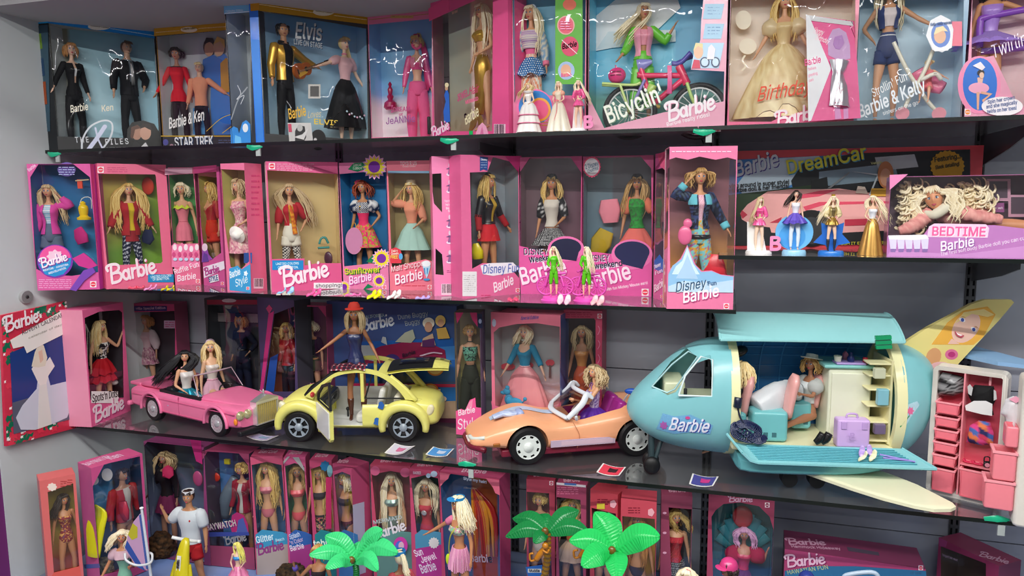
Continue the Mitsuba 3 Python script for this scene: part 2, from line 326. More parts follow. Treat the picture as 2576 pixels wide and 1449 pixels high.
def hand(e,w,sgn,k=1.0):
 d=(w-e)/np.linalg.norm(w-e);side=np.cross(d,(0,1,0));side=side/(np.linalg.norm(side)+1e-9)*sgn;nrm=np.cross(side,d)
 s2,n2=nrm,side;ms=[tube([w-d*.008,w+d*.006,w+d*.026*k,w+d*.034*k],[.0085,.011,.0125,.008],8,flat=.55,up=s2)]
 for i,(o,l)in enumerate(((-.010,.020),(-.0035,.024),(.003,.022),(.009,.017))):
  a=w+d*.029*k+s2*o;ms.append(tube([a,a+d*l*.55+n2*-.001*sgn,a+d*l+n2*-.005*sgn],[.0034,.0031,.0022],5))
 a=w+d*.008-s2*.009;ms.append(tube([a,a+d*.012-s2*.008,a+d*.024-s2*.010],[.0042,.0036,.0026],5));return ms
def torso_ring(sex,z,inf=0.0,n=24,a0=0,a1=2*PI,k=1.0):
 R=RINGS[sex];hx,hy,oy=(np.interp(z,R[:,0],R[:,i])for i in(1,2,3));a=np.linspace(a0,a1,n,endpoint=abs(a1-a0)<6.28)
 return np.stack([(hx*k+inf)*np.sin(a),oy-(hy*k+inf)*np.cos(a),a*0+z],1)
def head_mesh(male):
 v,f=ell((0,0,0),(1,1,1),3);v=v.copy();z=v[:,2];fr=np.clip(-v[:,1],0,1)
 kx=np.where(z<0,1-.30*(-z)**1.6,1.0)*(1.06 if male else 1.0);v[:,0]*=.0395*kx;v[:,1]*=np.where(v[:,1]<0,.043,.047);v[:,2]=z*.056
 nose=np.exp(-((v[:,0]/.0065)**2+((v[:,2]+.006)/.013)**2))*fr;v[:,1]-=nose*.0085
 v[:,1]-=np.exp(-((v[:,0]/.012)**2+((v[:,2]+.046)/.010)**2))*fr*.006
 for sx in(-1,1):v[:,1]+=np.exp(-(((v[:,0]-sx*.0155)/.009)**2+((v[:,2]-.006)/.008)**2))*fr*.0035
 return v+(0,-.006,.927),f
def face_parts(P,T,skin,lips,iris,male):
 """eyes, brows and lips set on the head"""
 def at(m,c):P.add((T(m[0]),m[1]),c,True)
 k=1.15 if not male else .95
 for sx in(-1,1):
  x=.0158*sx;at(ell((x,-.0405,.9315),(.0082*k,.0045,.0052*k),2),'#f4f1ee');at(ell((x,-.0446,.9312),(.0042*k,.0016,.0046*k),2),iris);at(ell((x,-.0457,.9312),(.002,.001,.0022),1),'#15100f')
  at(tube([(x-.0095*k,-.041,.9335),(x,-.0445,.9375+.0008),(x+.0095*k,-.041,.9345)],[.0007,.0018,.0007],5,n=8),'#2c1a18' if not male else '#4a3020')
  at(tube([(x-.0085,-.0415,.9475),(x+sx*.002,-.0425,.9505),(x+.0085,-.0405,.9485)],[.0006,.0012,.0006],5,n=6),'#7a5434' if not male else '#3a2618')
  at(ell((sx*.039,.002,.925),(.004,.007,.011),1),skin)
 at(tube([(-.0105,-.0437,.898),(-.004,-.0478,.9003),(0,-.0484,.8990),(.004,-.0478,.9003),(.0105,-.0437,.898)],[.0008,.0022,.0022,.0022,.0008],6,n=12),lips)
 at(tube([(-.009,-.0437,.8972),(0,-.0482,.8942),(.009,-.0437,.8972)],[.0008,.0027,.0008],6,n=10),lips)
def body_mesh(sex,armL,armR,legs):
 key=(sex,repr(armL),repr(armR),legs)
 if key not in _bodies:
  n=26;zz=np.linspace(.457,.885,34);ms=[loft([torso_ring(sex,z,n=n)for z in zz])]
  if sex=='f':
   for sx in(-1,1):ms.append(ell((.026*sx,-.036,.737),(.024,.025,.024),2))
  for sg_,p in((-1,armL),(1,armR)):
   a,e,w=arm_path(sex,p,sg_);ra=A([.0215,.0205,.019,.0178,.0165,.0152,.0158,.0152,.0138,.0122,.0108,.0094,.0086])*(1.3 if sex=='m' else 1);ms.append(limb(a,e,w,ra))
   ms.append(ell(a-(0.004*sg_,0,.002),(.021 if sex=='f' else .03,)*3,2));ms+=hand(e,w,sg_,1.2 if sex=='m' else 1.0)
  for sg_ in(-1,1):
   h,k,a=leg_path(sex,legs,sg_);rl=A([.037,.0375,.0365,.034,.031,.027,.0235,.0245,.0255,.0235,.019,.0145,.0118])*(1.08 if sex=='m' else 1)
   ms.append(limb(h,k,a,rl));ms.append(ell(h,(.036,.040,.04),2));d=(a-k)/np.linalg.norm(a-k)
   toe=A([0,-1.0,0])-d*d[1]*-1;toe=A([0,-.05,-.032])if abs(d[2])>.7 else A([0,-.03,.05]);heel=a+d*.012
   ms.append(tube([heel+(0,.004,-.004),heel+toe*.35,heel+toe*.8,heel+toe*1.05],[.011,.0125,.012,.006],8,flat=.75))
  ms.append(xf(head_mesh(sex=='m')));_bodies[key]=union(ms)
 return _bodies[key]
HAIRC={'blonde':('#d8b878','#f0dca8'),'pale':('#e6d6ae','#f6ecd0'),'dark':('#1d1310','#38241c'),'black':('#08080a','#1a1c22'),'brown':('#4a2c1c','#74482e'),'red':('#7a2c1a','#a2482a'),'auburn':('#a8703a','#c88e50'),'ash':('#b09468','#d8c298'),'grey':('#c8c2b4','#eeeade'),'gold':('#c8a050','#e8cc80'),'yellow':('#e2d860','#f2ee90'),'lilac':('#c58ac0','#e8b0d8'),'honey':('#a07840','#d0a868')}
def hair_mesh(P,T,col,length=.28,vol=.03,curl=.008,n=125,bangs=True,seed=0,sweep=(0,0),up=0.0,pony=None,cap=True,part_=0.0,thick=.54,back=False):
 r=random.Random(seed);c0,c1=map(lin,HAIRC[col]if col in HAIRC else(col,col))
 def tint():
  t=r.random();return c0*(1-t)+c1*t
 def add(m):P.add((T(m[0]),m[1]),tint(),True)
 if cap:add(ell((0,.011,.934),(.0455,.047,.055),2))
 if bangs:
  for i in range(9):
   x=(i-4)*.0085;add(tube([(x*.5,-.012,.99),(x*.9,-.040,.976),(x*1.12+r.uniform(-.003,.003),-.046,.955+r.uniform(-.004,.004)+abs(x)*.05)],[.006,.0068,.002],5,n=6))
 base=A([0,.05,.955])
 for i in range(n):
  if length<=0:break
  a=r.uniform(-.30*PI,1.30*PI)if not back else r.uniform(0.0,PI);ca,sa=math.cos(a),math.sin(a)
  rr=.043+vol*r.uniform(.55,1.1);L=length*r.uniform(.75,1.08);z0=.972+r.uniform(-.01,.012)
  front=sa<0
  pts=[(ca*.02,.012+sa*.02,.985),(ca*.044,.006+sa*.042,z0-.018),(ca*rr,.008+sa*rr*.9,z0-.018-L*.22+up),(ca*rr*1.12+sweep[0]*.5,.012+sa*rr*1.05,z0-.02-L*.6+up),(ca*rr*1.0+sweep[0],.012+sa*rr+sweep[1],z0-.02-L)]
  p=spline(pts,11);t=np.linspace(0,1,11)**1.3;ph,fq=r.uniform(0,6.3),r.uniform(7,11)
  p[:,0]+=curl*t*np.sin(fq*t*1.6+ph);p[:,1]+=curl*t*np.cos(fq*t*1.6+ph)
  if front:p[:,1]=np.maximum(p[:,1],-.034)
  add(tube(p,A([.006,.010,.011,.0105,.009,.003])*thick,5))
 if pony:
  (bx,by,bz),(ex,ey,ez),pw,pn=pony
  for i in range(pn):
   j=A([r.uniform(-1,1),r.uniform(-1,1),r.uniform(-1,1)]);b,e=A([bx,by,bz]),A([ex,ey,ez]);m1=b+(e-b)*.3+(0,0,.03)+j*pw*.7;m2=b+(e-b)*.7+j*pw
   p=spline([b+j*.008,m1,m2,e+j*pw*.9],10);t=np.linspace(0,1,10);p[:,0]+=curl*t*np.sin(9*t+i);add(tube(p,A([.006,.011,.010,.003])*thick,5))
def pat(kind,a,b,sc=1.0,seed=1,c=None):
 """cloth patterns as colour functions of doll coordinates"""
 a,b=lin(a),lin(b);c=lin(c)if c is not None else b
 def fn(q):
  x,z=q[:,0]+.35*q[:,1],q[:,2]
  if kind=='dots':s=.016*sc;i=np.floor(z/s);u=(x/s+.5*(i%2))%1-.5;w=(z/s)%1-.5;t=(u*u+w*w<.075)
  elif kind=='check':s=.018*sc;t=((np.floor(x/s)+np.floor(z/s))%2==0)
  elif kind=='stripe':t=((z/(.016*sc))%1<.5)
  elif kind=='vstripe':t=((x/(.014*sc))%1<.5)
  elif kind=='plaid':t1=((x/(.022*sc))%1<.3);t2=((z/(.022*sc))%1<.3);return np.where((t1&t2)[:,None],c,np.where((t1|t2)[:,None],b,a))
  else:
   f=meshkit.noise(np.stack([x,z,x*0],1)/(.014*sc),seed);g=meshkit.noise(np.stack([x,z,x*0+5],1)/(.014*sc),seed+3);return np.where((f>.62)[:,None],b,np.where((g>.66)[:,None],c,a))
  return np.where(t[:,None],b,a)
 return fn
class Doll:
 def __init__(s,label,pos,H=.29,face=0.0,hair=('blonde',{}),arms=('down','down'),legs='stand',sex='f',skin='#d9a07a',lips='#c8415a',iris='#3a6ea8',turn=0.0,tilt=0.0,lean=0.0,roll=0.0,group=None,name='fashion_doll',category='doll',pivot=(0,0,0),nod=0.0,seed=None):
  s.key=thing(name,label,category,group);s.pos,s.H,s.sex,s.arms,s.legs,s.skin=A(pos,float),H,sex,arms,legs,lin(skin)**.74;skin=s.skin
  s.fa,s.le,s.ro,s.pv,s.tu,s.ti,s.no=face,lean,roll,A(pivot,float),turn,tilt,nod;s.seed=seed if seed is not None else sum(map(ord,s.key))
  P=Part();v,f=body_mesh(sex,arms[0],arms[1],legs);w=v.copy();k=np.clip((v[:,2]-.86)/.03,0,1)[:,None]
  w=np.where((v[:,2:3]>.84)&(np.hypot(v[:,:1],v[:,1:2])<.075),v+(s.hd(v)-v)*k,v)
  P.add((s.T(w),f),skin,50);face_parts(P,lambda q:s.T(s.hd(q)),skin,lips,iris,sex=='m');P.put(s.key+'__body','skin')
  if hair:
   Q=Part();hair_mesh(Q,lambda q:s.T(s.hd(q)),hair[0],**{'seed':s.seed,**(hair[1]if len(hair)>1 else{})});Q.put(s.key+'__hair','hair')
 def hd(s,q):
  return xf((q-(0,0,.875),None),rz=s.tu,ry=s.ti,rx=s.no)[0]+(0,0,.875)
 def T(s,q):
  return xf((xf((A(q)-s.pv,None),rx=s.le,ry=s.ro)[0]+s.pv,None),s.H,rz=s.fa,t=s.pos)[0]
 def add(s,m,col,name,mat='cloth',smooth=True):
  c=col(m[0])if callable(col)else col
  if callable(col):P=Part();P.v.append(s.T(m[0]));P.f.append(A(m[1]));P.c.append(c);P.n=len(m[0])
  else:P=Part().add((s.T(m[0]),m[1]),col,smooth)
  P.put(s.key+'__'+name,mat);return s
 def top(s,col,z0=.60,z1=.785,inf=.004,name='top',mat='cloth',opening=0.0,neck=0.0,res=1,wob=0.0):
  """a shell round the torso; opening: half-angle left open at the front; neck: how far the front neckline dips"""
  n=36*res;a=np.linspace(opening,2*PI-opening,n);R=[]
  for z in np.linspace(z0,z1,14*res):
   zz=z-neck*np.clip(np.cos(a),0,1)**2*((z-z0)/(z1-z0))**2;hx,hy,oy=(np.interp(zz,RINGS[s.sex][:,0],RINGS[s.sex][:,i])for i in(1,2,3))
   bust=.012*np.exp(-((zz-.735)/.028)**2)*np.exp(-((np.abs((a+PI)%(2*PI)-PI)-.62)/.45)**2)if s.sex=='f' else 0
   w=inf+bust+wob*np.sin(a*9+z*60)+.012*opening*(z1-z)/(z1-z0);R.append(np.stack([(hx+w)*np.sin(a),oy-(hy+w)*np.cos(a),zz],1))
  return s.add(grid(A(R)),col,name,mat)
 def sleeves(s,col,t=.5,inf=.006,puff=0.0,name='sleeve',mat='cloth',which='LR',cuff=None,t0=0.0):
  for nm,sg_,p in(('L',-1,s.arms[0]),('R',1,s.arms[1])):
   if nm not in which:continue
   a,e,w=arm_path(s.sex,p,sg_);full=np.vstack([spline([a,(a+e)/2,e],9)[:-1],spline([e,(e+w)/2,w],9)]);m=max(3,int(t*16)+1);b=int(t0*16);q=full[b:m];u=np.linspace(0,1,len(q));st=0 if t0 else 1
   base=np.interp(np.linspace(t0,t,len(q)),[0,.5,1],A([.0225,.017,.0095])*(1.3 if s.sex=='m' else 1));r=base+inf+puff*np.sin(PI*np.clip(u*1.05,0,1))**.8
   if st:q=np.vstack([[q[0]+A([-.030*sg_,0,.004])],[q[0]+A([-.012*sg_,0,.003])],q]);r=np.concatenate([[r[0]*.35,r[0]*.85],r])
   s.add(tube(q,r,12),col,name,mat)
  return s
 def skirt(s,col,z0=.5,z1=.615,flare=.05,ruf=.0,k=9,name='skirt',mat='cloth',res=1,pw=1.0,hang=0.0,inf=.004,lift=0.0,puff=0.0,ysq=1.0):
  n,m=48*res,12*res;a=np.arange(n+1)*2*PI/n;R=[]
  for t in np.linspace(0,1,m):
   z=z1+(z0-z1)*t;hx,hy,oy=(np.interp(max(z,.5),RINGS[s.sex][:,0],RINGS[s.sex][:,i])for i in(1,2,3));g=flare*t**pw+puff*math.sin(PI*min(t*1.1,1));w=inf+g+ruf*t*np.sin(k*a)+ruf*.4*t*np.sin((2*k+1)*a+1)
   R.append(np.stack([(hx+w)*np.sin(a),oy-(hy+w*ysq)*np.cos(a),a*0+z+lift*t*np.sin(k*a+.7)],1))
  return s.add(grid(A(R)),col,name,mat)
 def pants(s,col,t=1.0,inf=.006,bell=0.0,name='trousers',mat='cloth',z1=.62,res=1):
  P=[loft([torso_ring(s.sex,z,inf,28*res)for z in np.linspace(.447,z1,8*res)],True)]
  for sg_ in(-1,1):
   h,k,a=leg_path(s.sex,s.legs,sg_);full=np.vstack([spline([h,(h+k)/2,k],11)[:-1],spline([k,(k+a)/2,a],11)]);m=max(3,int(t*20)+1);q=full[:m]
   if res>1:q=spline(q,len(q)*res)
   r=np.interp(np.linspace(0,t,len(q)),[0,.25,.5,.7,1],[.038,.035,.025,.026,.014])+inf+bell*np.linspace(0,1,len(q))**2;P.append(tube(q,r,14*res))
  return s.add(cat(*P),col,name,mat)
 def shoes(s,col,boot=0.0,mat='plastic',name='shoe'):
  for sg_ in(-1,1):
   h,k,a=leg_path(s.sex,s.legs,sg_);d=(a-k)/np.linalg.norm(a-k);toe=A([0,-.05,-.032])if abs(d[2])>.7 else A([0,-.03,.05]);heel=a+d*.012;m=[tube([heel+(0,.006,0),heel+toe*.35,heel+toe*.8,heel+toe*1.12],[.0135,.0145,.0145,.007],9,flat=.8)]
   if boot:q=spline([a,(a+k)/2,k],9)[:max(3,int(9*boot))];m.append(tube(np.vstack([[a+d*.012],q]),np.interp(np.linspace(0,boot,len(q)+1),[0,.3,.6,1],[.0155,.019,.028,.027]),10))
   s.add(cat(*m),col,name if not boot else 'boot',mat)
  return s
 def hat(s,m,col,name='hat',mat='cloth',smooth=40):
  q=m[0];return s.add((s.hd(q),m[1]),col,name,mat,smooth)
 def ring(s,z,r,col,name='belt',mat='satin',inf=.006):
  a=torso_ring(s.sex,z,inf,25);a=np.vstack([a,a[:1]]);return s.add(tube(a,r,6,flat=1.0),col,name,mat)
def lamp_mesh(key,m,rad):
 scene[key]={**mikit.ply(m,'matte',color=np.full((len(m[0]),3),.8)),'emitter':{'type':'area','radiance':{'type':'rgb','value':[rad*1.0,rad*.985,rad*.95]}}}
def quads(xs,y,z,sx,sy):
 """small downward-facing emitting squares"""
 v,f=[],[]
 for x in xs:
  n=len(v);v+=[(x-sx,y-sy,z),(x+sx,y-sy,z),(x+sx,y+sy,z),(x-sx,y+sy,z)];f+=[(n,n+2,n+1),(n,n+3,n+2)]
 return A(v,float),A(f)
k=thing('light_strip','white LED strip hanging in front of the shelves','lamp')
LZ,LY=CAM_Z+.62,.56
part(k+'__channel','wall',box(-1.74,1.3,LY-.03,LY+.03,LZ+.001,LZ+.014),'#d8d8d6');part(k+'__hanger','wall',cat(*[box(x-.003,x+.003,LY-.003,LY+.003,LZ+.014,2.70)for x in(-1.5,-.2,1.1)]),'#b8b8b8')
lamp_mesh(k+'__diodes',quads(np.arange(-1.70,1.26,.032),LY,LZ,.008,.008),STRIP_POWER)
labels[k+'__diodes']={'kind':'stuff'}
k=thing('ceiling_lamp','flat white ceiling lamp over the aisle','lamp')
part(k+'__housing','wall',box(-1.0,.6,-.75,-.45,2.655,2.695),'#e4e4e4')
lamp_mesh(k+'__diffuser',quads([-.2],-.6,2.653,.75,.12),ROOM_POWER)
k=thing('light_strip','white LED strip on the cabinet across the aisle','lamp')
part(k+'__channel','wall',box(-1.6,1.6,-1.56,-1.50,2.30,2.315),'#d8d8d6')
lamp_mesh(k+'__diodes',quads(np.arange(-1.5,1.5,.032),-1.53,2.298,.008,.008),FAR_POWER);labels[k+'__diodes']={'kind':'stuff'}
grey=vnoise(3.0,4,'#a0a3ae','#abaeba')
def gridbox(x0,x1,y0,y1,z0,z1,n=12):
 """a slab whose broad face carries enough vertices for its tone to vary"""
 ms=[]
 for ax in range(3):
  for side in(0,1):
   lo,hi=[x0,y0,z0],[x1,y1,z1];q=[(lo[i],hi[i])for i in range(3)];i,j=[t for t in range(3)if t!=ax]
   a,b=np.meshgrid(np.linspace(*q[i],n),np.linspace(*q[j],n),indexing='ij');P=np.zeros((n,n,3));P[...,i],P[...,j],P[...,ax]=a,b,q[ax][side]
   g=grid(P);nn=np.cross(g[0][g[1][0,1]]-g[0][g[1][0,0]],g[0][g[1][0,2]]-g[0][g[1][0,0]])[ax];ms.append(g if(nn>0)==bool(side)else(g[0],g[1][:,::-1]))
 return cat(*ms)
struct('floor','wall',box(-2.2,2.2,-2.0,2.0,-.06,0),'#7d7b78')
struct('ceiling','wall',box(-2.2,2.2,-2.0,2.0,2.70,2.76),'#d0d2d2')
struct('wall_front','wall',box(-2.2,2.2,-1.75,-1.69,0,2.7),'#8b8d92')
struct('wall_left','wall',gridbox(XL-.05,XL,1.30,1.95,0,2.7,16),vnoise(2.0,9,'#b6bcbe','#c2c8ca'))
struct('wall_corner','wall',box(XL-.06,XL-.004,.30,1.2995,0,2.7),'#6a2a68')
struct('wall_right','wall',box(1.5,1.56,-1.7,1.95,0,2.7),'#6c6f76')
struct('trim_soffit','wall',box(XL,1.5,1.36,1.93,ZC,2.7),'#a4a6a6')
struct('wall_back','wall',box(XL,1.5,YB+.012,YB+.07,0,2.7),'#3a3c44')
UX=[aty(1774,1300,YB)[0],aty(2441,720,YB)[0]];UX=[UX[0]-1.04,UX[0]-.52]+UX+[UX[1]+.52]
xs=[XL]+UX+[1.5];zs=[0.05,Z4-.02,Z3-.20,Z3+.165,Z2+.165,Z1+.19,ZC]
for i in range(len(xs)-1):
 if xs[i+1]-xs[i]<.05:continue
 for j in range(len(zs)-1):
  part('wall_back__panel','wall',gridbox(xs[i]+.010,xs[i+1]-.010,YB,YB+.012,zs[j]+.0015,zs[j+1]-.0015,6),grey)
def upright(x):
 prof=sg.box(-.011,0.05,.011,ZC-.005);holes=[sg.box(sx-.0022,z,sx+.0022,z+.017)for z in np.arange(.3,ZC-.05,.025)for sx in(-.0055,.0055)]
 m=ext(prof.difference(unary_union(holes)),.006);return(m[0]+(x,YB+.002,0),m[1])
for x in UX:
 if-1.7<x<1.45:
  part('wall_back__slotted_upright','plastic',upright(x),'#4c4d51')
  part('wall_back__screw','chrome',xf(ell((0,0,0),(.003,.003,.003),1),t=(x+.021,YB,Z4+.28)),'#999999')
def shelf(label,x0,x1,z,y0=YF,y1=YB,th=.008):
 k=thing('glass_shelf',label,'shelf');v,f=box(x0,x1,y0,y1,z-th,z)
 keep=[i for i in range(12)if abs(np.cross(v[f[i,1]]-v[f[i,0]],v[f[i,2]]-v[f[i,0]])[2])>1e-9];scene[k+'__pane']=mikit.ply((v,f[keep]),'shelf_glass')
 part(k+'__polished_edge','plastic',cat(box(x0,x1,y0-.0006,y0+.0004,z-th,z),box(x0-.0006,x0+.0004,y0,y1,z-th,z),box(x1-.0004,x1+.0006,y0,y1,z-th,z)),'#07100e');return k
S1=shelf('topmost glass shelf with a dark edge, carrying the tallest boxes',aty(86,383,YF)[0],aty(1754,327,YF)[0],Z1)
S1b=shelf('topmost glass shelf at the right, under the boxes with yellow gown and stroller',aty(1754,327,YF)[0]+.003,1.2,Z1)
S2=shelf('glass shelf below the topmost one at the left, with doll shoes along its edge',XL+.03,aty(1851,785,YF)[0],Z2)
SR=shelf('glass shelf at the right carrying the long car box',UX[2]+.02,1.2,ZR)
S3=shelf('long glass shelf carrying the toy cars and the toy plane',XL+.002,1.2,Z3)
k=thing('display_platform','low platform with pale blue cloth at the bottom of the display','platform')
part(k+'__board','wall',box(XL+.002,1.2,1.22,YB-.01,Z4-.05,Z4-.004),'#6f7688')
def bracket(x,z,label):
 k=thing('shelf_bracket',label,'bracket','steel brackets under the glass shelves');P=sg.Polygon([(0,0),(.27,0),(.27,-.018),(.18,-.04),(.05,-.062),(0,-.07)]);m=ext(P,.003);v=m[0]
 return part(k,'plastic',(np.stack([x+v[:,1],YB-v[:,0],v[:,2]+z-.0085],1),m[1][:,::-1]),'#4a4d50')
for x,nm in zip(UX[1:4],('under the topmost shelf, left of centre','under the topmost shelf above the narrow pink box edge','under the topmost shelf at the far right')):bracket(x+.002,Z1,'grey steel bracket '+nm)
bracket(UX[2]+.006,Z3,'grey steel bracket under the long car shelf, below the plane nose');bracket(UX[3]+.004,ZR,'grey steel bracket under the mauve box at the right');bracket(UX[1],Z2,'grey steel bracket under the shoe shelf');bracket(UX[3]+.004,Z3,'grey steel bracket under the toy wardrobe')
# ================================================================ topmost shelf, left to right
HB=.337
b=Box('blue-topped two-doll box with a black base at the left end of the topmost shelf',(120,1.512),(387,1.69),60,HB,Z1,.075,'#0b0d10','#0d1014',win=[[(120,58),(388,97),(400,349),(126,343)]],back=split([(.16,grad('#1a2a30','#3a3a20',nz=.5)),(1,grad('#7cc2dc','#3f86a8',nz=.2))]),gloss='gloss_card',topc='#0a6cb8',wave=.0013)
b.cham(.054,'#14181c').poly_('#0b86d8',[(119,29),(389,72),(389,97),(119,58)],nm='top_band').poly_('#16a8f0',[(66,36),(121,28),(121,58),(70,62)],f='C',nm='top_band').pm([('#2f4a5a',[(80,66),(121,62),(127,330),(96,336)]),('#5a7a20',[(84,90),(104,84),(108,122),(86,130)]),('#16385a',[(88,150),(110,146),(114,190),(92,196)]),('#8a3a14',[(92,208),(116,205),(120,262),(98,266)])],nm='side_picture',f='C')
b.curve_('#e8eef4',[(122,46),(226,63)],.0006,lay=2).curve_('#e8eef4',[(278,72),(388,90)],.0006,lay=2).oval_('#e9e6da',250,67,29,9,nm='white_oval',lay=3).t('Collector Edition','#8a8a80',228,66,274,72,6,lay=5)
b.curve_('#dfe7ee',_ring(252,360,42,60)if False else[(206,378),(208,350),(228,318),(262,303),(282,312),(278,345),(250,385)],.0022,nm='printed_ring',lay=2).curve_('#dfe6ff',[(223,376),(246,345),(264,318)],.005,nm='printed_cross',lay=3).curve_('#dfe6ff',[(240,322),(247,350),(258,374)],.0022,nm='printed_cross',lay=3)
b.t('T H E','#dfe2e6',190,359,224,358,14).t('F I L E S','#dfe2e6',266,364,324,362,14).fine('#6a6e70',266,370,322,1,5)
b.pm([('#050506',[(318,380),(320,325),(332,308),(360,303),(388,312),(402,335),(406,378)]),('#b98a74','o',344,335,13,17),('#5c3a2c',[(328,345),(330,320),(346,314),(356,322),(340,326),(334,350)]),('#d0a08a','o',366,334,14,18),('#2a1c18',[(352,324),(358,310),(378,312),(384,330),(376,326),(364,320)]),('#d8d8da',[(352,372),(366,358),(376,374)]),('#161518',[(330,372),(338,352),(354,366),(350,376)])],nm='portrait_panel')
b.t('Barbie','#e8e4d0',178,283,222,276,17,dep=.002,shear=.25).t('Ken','#e8e4d0',256,281,285,277,15,dep=.002,shear=.25).done()
d=bd(b,'doll with a short red bob and black suit in the blue-topped box',178,126,.036,.285,f=.45,hair=('auburn',dict(length=.085,vol=.016,n=70,curl=.002)),arms=('out','down'),skin='#d8a488',turn=-.2)
d.top('#15161a',.5,.80,.007,'jacket',opening=.16).sleeves('#15161a',.93,.008).top('#e8e8ec',.68,.80,.004,'blouse',neck=.05).pants('#16171b',.97)
d=bd(b,'male doll in a black jacket and striped tie in the blue-topped box',318,122,.034,.30,f=.45,sex='m',hair=('brown',dict(length=0,n=0)),arms=('down','hip'),skin='#c08c6c',lips='#b07060')
d.top('#14161c',.5,.81,.016,'jacket',opening=.22).sleeves('#14161c',.93,.013).top('#7d8894',.5,.82,.005,'shirt').add(tube([(0,-.062,.80),(0,-.078,.72),(.004,-.074,.585)],[.009,.014,.018],6,flat=.35),pat('stripe','#26282c','#c8c8c8',.8),'tie').pants('#15161a',.97)
b=Box('gold-banded two-doll box with starry base, a red uniform and a peach uniform inside',(390,1.66),(612,1.672),60,HB,Z1,.055,'#10131c','#c89018',win=[[(391,92),(612,72),(615,337),(406,345)]],back=split([(.35,grad('#aeb9c2','#8a96a0',nz=.3)),(1,grad('#4a5868','#8898a6',nz=.35))]),gloss='gloss_card',wave=.0013)
b.poly_('#c8971e',[(388,66),(614,48),(614,72),(388,91)],nm='top_band').curve_('#f3e8c8',[(392,82),(452,77)],.0005,lay=2).curve_('#f3e8c8',[(500,72),(610,64)],.0005,lay=2).oval_('#f0e6c8',476,75,21,7,nm='white_oval',lay=3).t('Collector Edition','#a08a50',460,76,493,73,5,lay=5).t('30TH ANNIVERSARY','#8a6a10',436,69,517,59,5)
b.rect_('#caa23a',405,341,612,344,nm='gold_rule').t('STAR TREK','#eef0f2',441,370,538,366,24,sh='#3a4a68').oval_('#5a5aa0',417,358,7,8,nm='printed_planet').oval_('#b08898',432,367,5,5,nm='printed_planet').fine('#5a6a90',550,352,612,4,6,9)
b.t('Barbie & Ken','#f4f2ee',426,324,514,302,26,dep=.001,shear=.25)
b.oval_('#1f62b8',585,300,34,13,dep=.0,nm='printed_disc').curve_('#d8a840',[(520,330),(560,296),(600,286),(604,300),(560,335)],.0009,lay=2)
b.pm([('#3f7fd0','o',560,252,30,118),('#4a3a34','o',527,118,15,22),('#c89a7a','o',527,124,12,18),('#1a1614',[(513,112),(520,95),(536,96),(542,112),(528,106)]),('#2d6fc0',[(506,215),(512,150),(538,138),(560,152),(556,220)]),('#d0a888','o',552,120,14,22),('#d8b060',[(538,112),(548,92),(566,100),(568,122),(556,104)]),('#c08a28',[(558,232),(556,160),(570,146),(600,160),(606,232)])],nm='crew_picture',dep=.046)
b.rect_('#4a90c8',486,272,526,338,dep=.036,nm='blue_plinth').done()
d=bd(b,'doll in a red minidress uniform, under the gold-banded box\'s starry base lettering',443,137,.030,.29,f=.35,hair=('dark',dict(length=.05,vol=.02,n=50,curl=.002,bangs=True)),arms=('out','down'),skin='#a86c50')
d.top('#d81c2c',.58,.80,.005,'tunic').sleeves('#d81c2c',.95,.005).skirt('#d81c2c',.47,.60,.012,.003).pants('#2a2224',1.0,.003,name='tights').ring(.803,.005,'#181414','collar','cloth',.002)
d=bd(b,'male doll in a peach uniform with one arm out, in the gold-banded box',501,172,.030,.26,f=.3,sex='m',hair=('blonde',dict(length=0,n=0)),arms=('down','side'),skin='#c89070')
d.top('#e89a78',.5,.82,.007,'tunic').sleeves('#e89a78',.95,.007).pants('#181a20',1.0)
b=Box('narrow light-blue topped box standing edge-on between the gold-banded boxes',(565,1.532),(629,1.542),20,HB,Z1,.10,'#1b2634','#10151d',win=[[(566,36),(629,30),(634,376),(575,376)]],back=grad('#303c44','#9aa4a8',nz=.4),gloss='gloss_card')
b.poly_('#7cc6ee',[(563,10),(630,5),(630,31),(564,36)],nm='top_band').curve_('#f2f8ff',[(566,34),(629,29)],.001,lay=2).t('Collector Edition','#d8ecf8',568,31,612,28,5)
b.pm([('#2f8fe0',[(582,372),(580,325),(588,318),(598,322),(602,335),(610,308),(620,302),(630,312),(632,372)]),('#6cc0f4',[(590,372),(592,340),(606,345),(610,372)]),('#e8f2fa','o',618,322,7,11)],nm='blue_picture',dep=.002)
b.curve_('#c8ccd0',[(598,215),(606,235),(596,250),(614,240),(606,262)],.0008,nm='signature').curve_('#8a9298',[(582,300),(600,250),(622,220)],.0016,nm='guitar_sketch').done()
b=Box('tall gold-banded box with singer doll, guitar and black-skirted doll, left of the pink genie box',(650,1.535),(922,1.735),40,HB,Z1,.085,'#08090c','#2a7ae0',win=[[(651,26),(922,72),(926,352),(668,336)]],back=grad('#8cc8e8','#2a78c8',nz=.25),gloss='gloss_card',topc='#b8860e',wave=.0012)
b.cham(.024,'#2a7ae0').poly_('#b8880f',[(648,-6),(925,33),(925,62),(650,27)],nm='top_band').curve_('#f2e6c0',[(652,11),(788,32)],.0006,lay=2).curve_('#f2e6c0',[(840,39),(922,50)],.0006,lay=2).oval_('#e8e2cc',814,30,27,10,nm='white_oval',lay=3).t('Collector Edition','#9a8a60',793,29,836,34,7,lay=5)
b.poly_('#c8900e',[(629,0),(652,-4),(652,26),(631,28)],f='C',nm='top_band').poly_('#3a8ae4',[(631,100),(652,100),(664,366),(648,368)],f='C',nm='side_sky')
b.t('Elvis','#dfe6ea',742,96,808,102,40,dep=.040,sh='#163a60',shear=.15).t('LIVE ON STAGE','#d8dfe4',739,111,810,122,13,dep=.040,sh='#163a60')
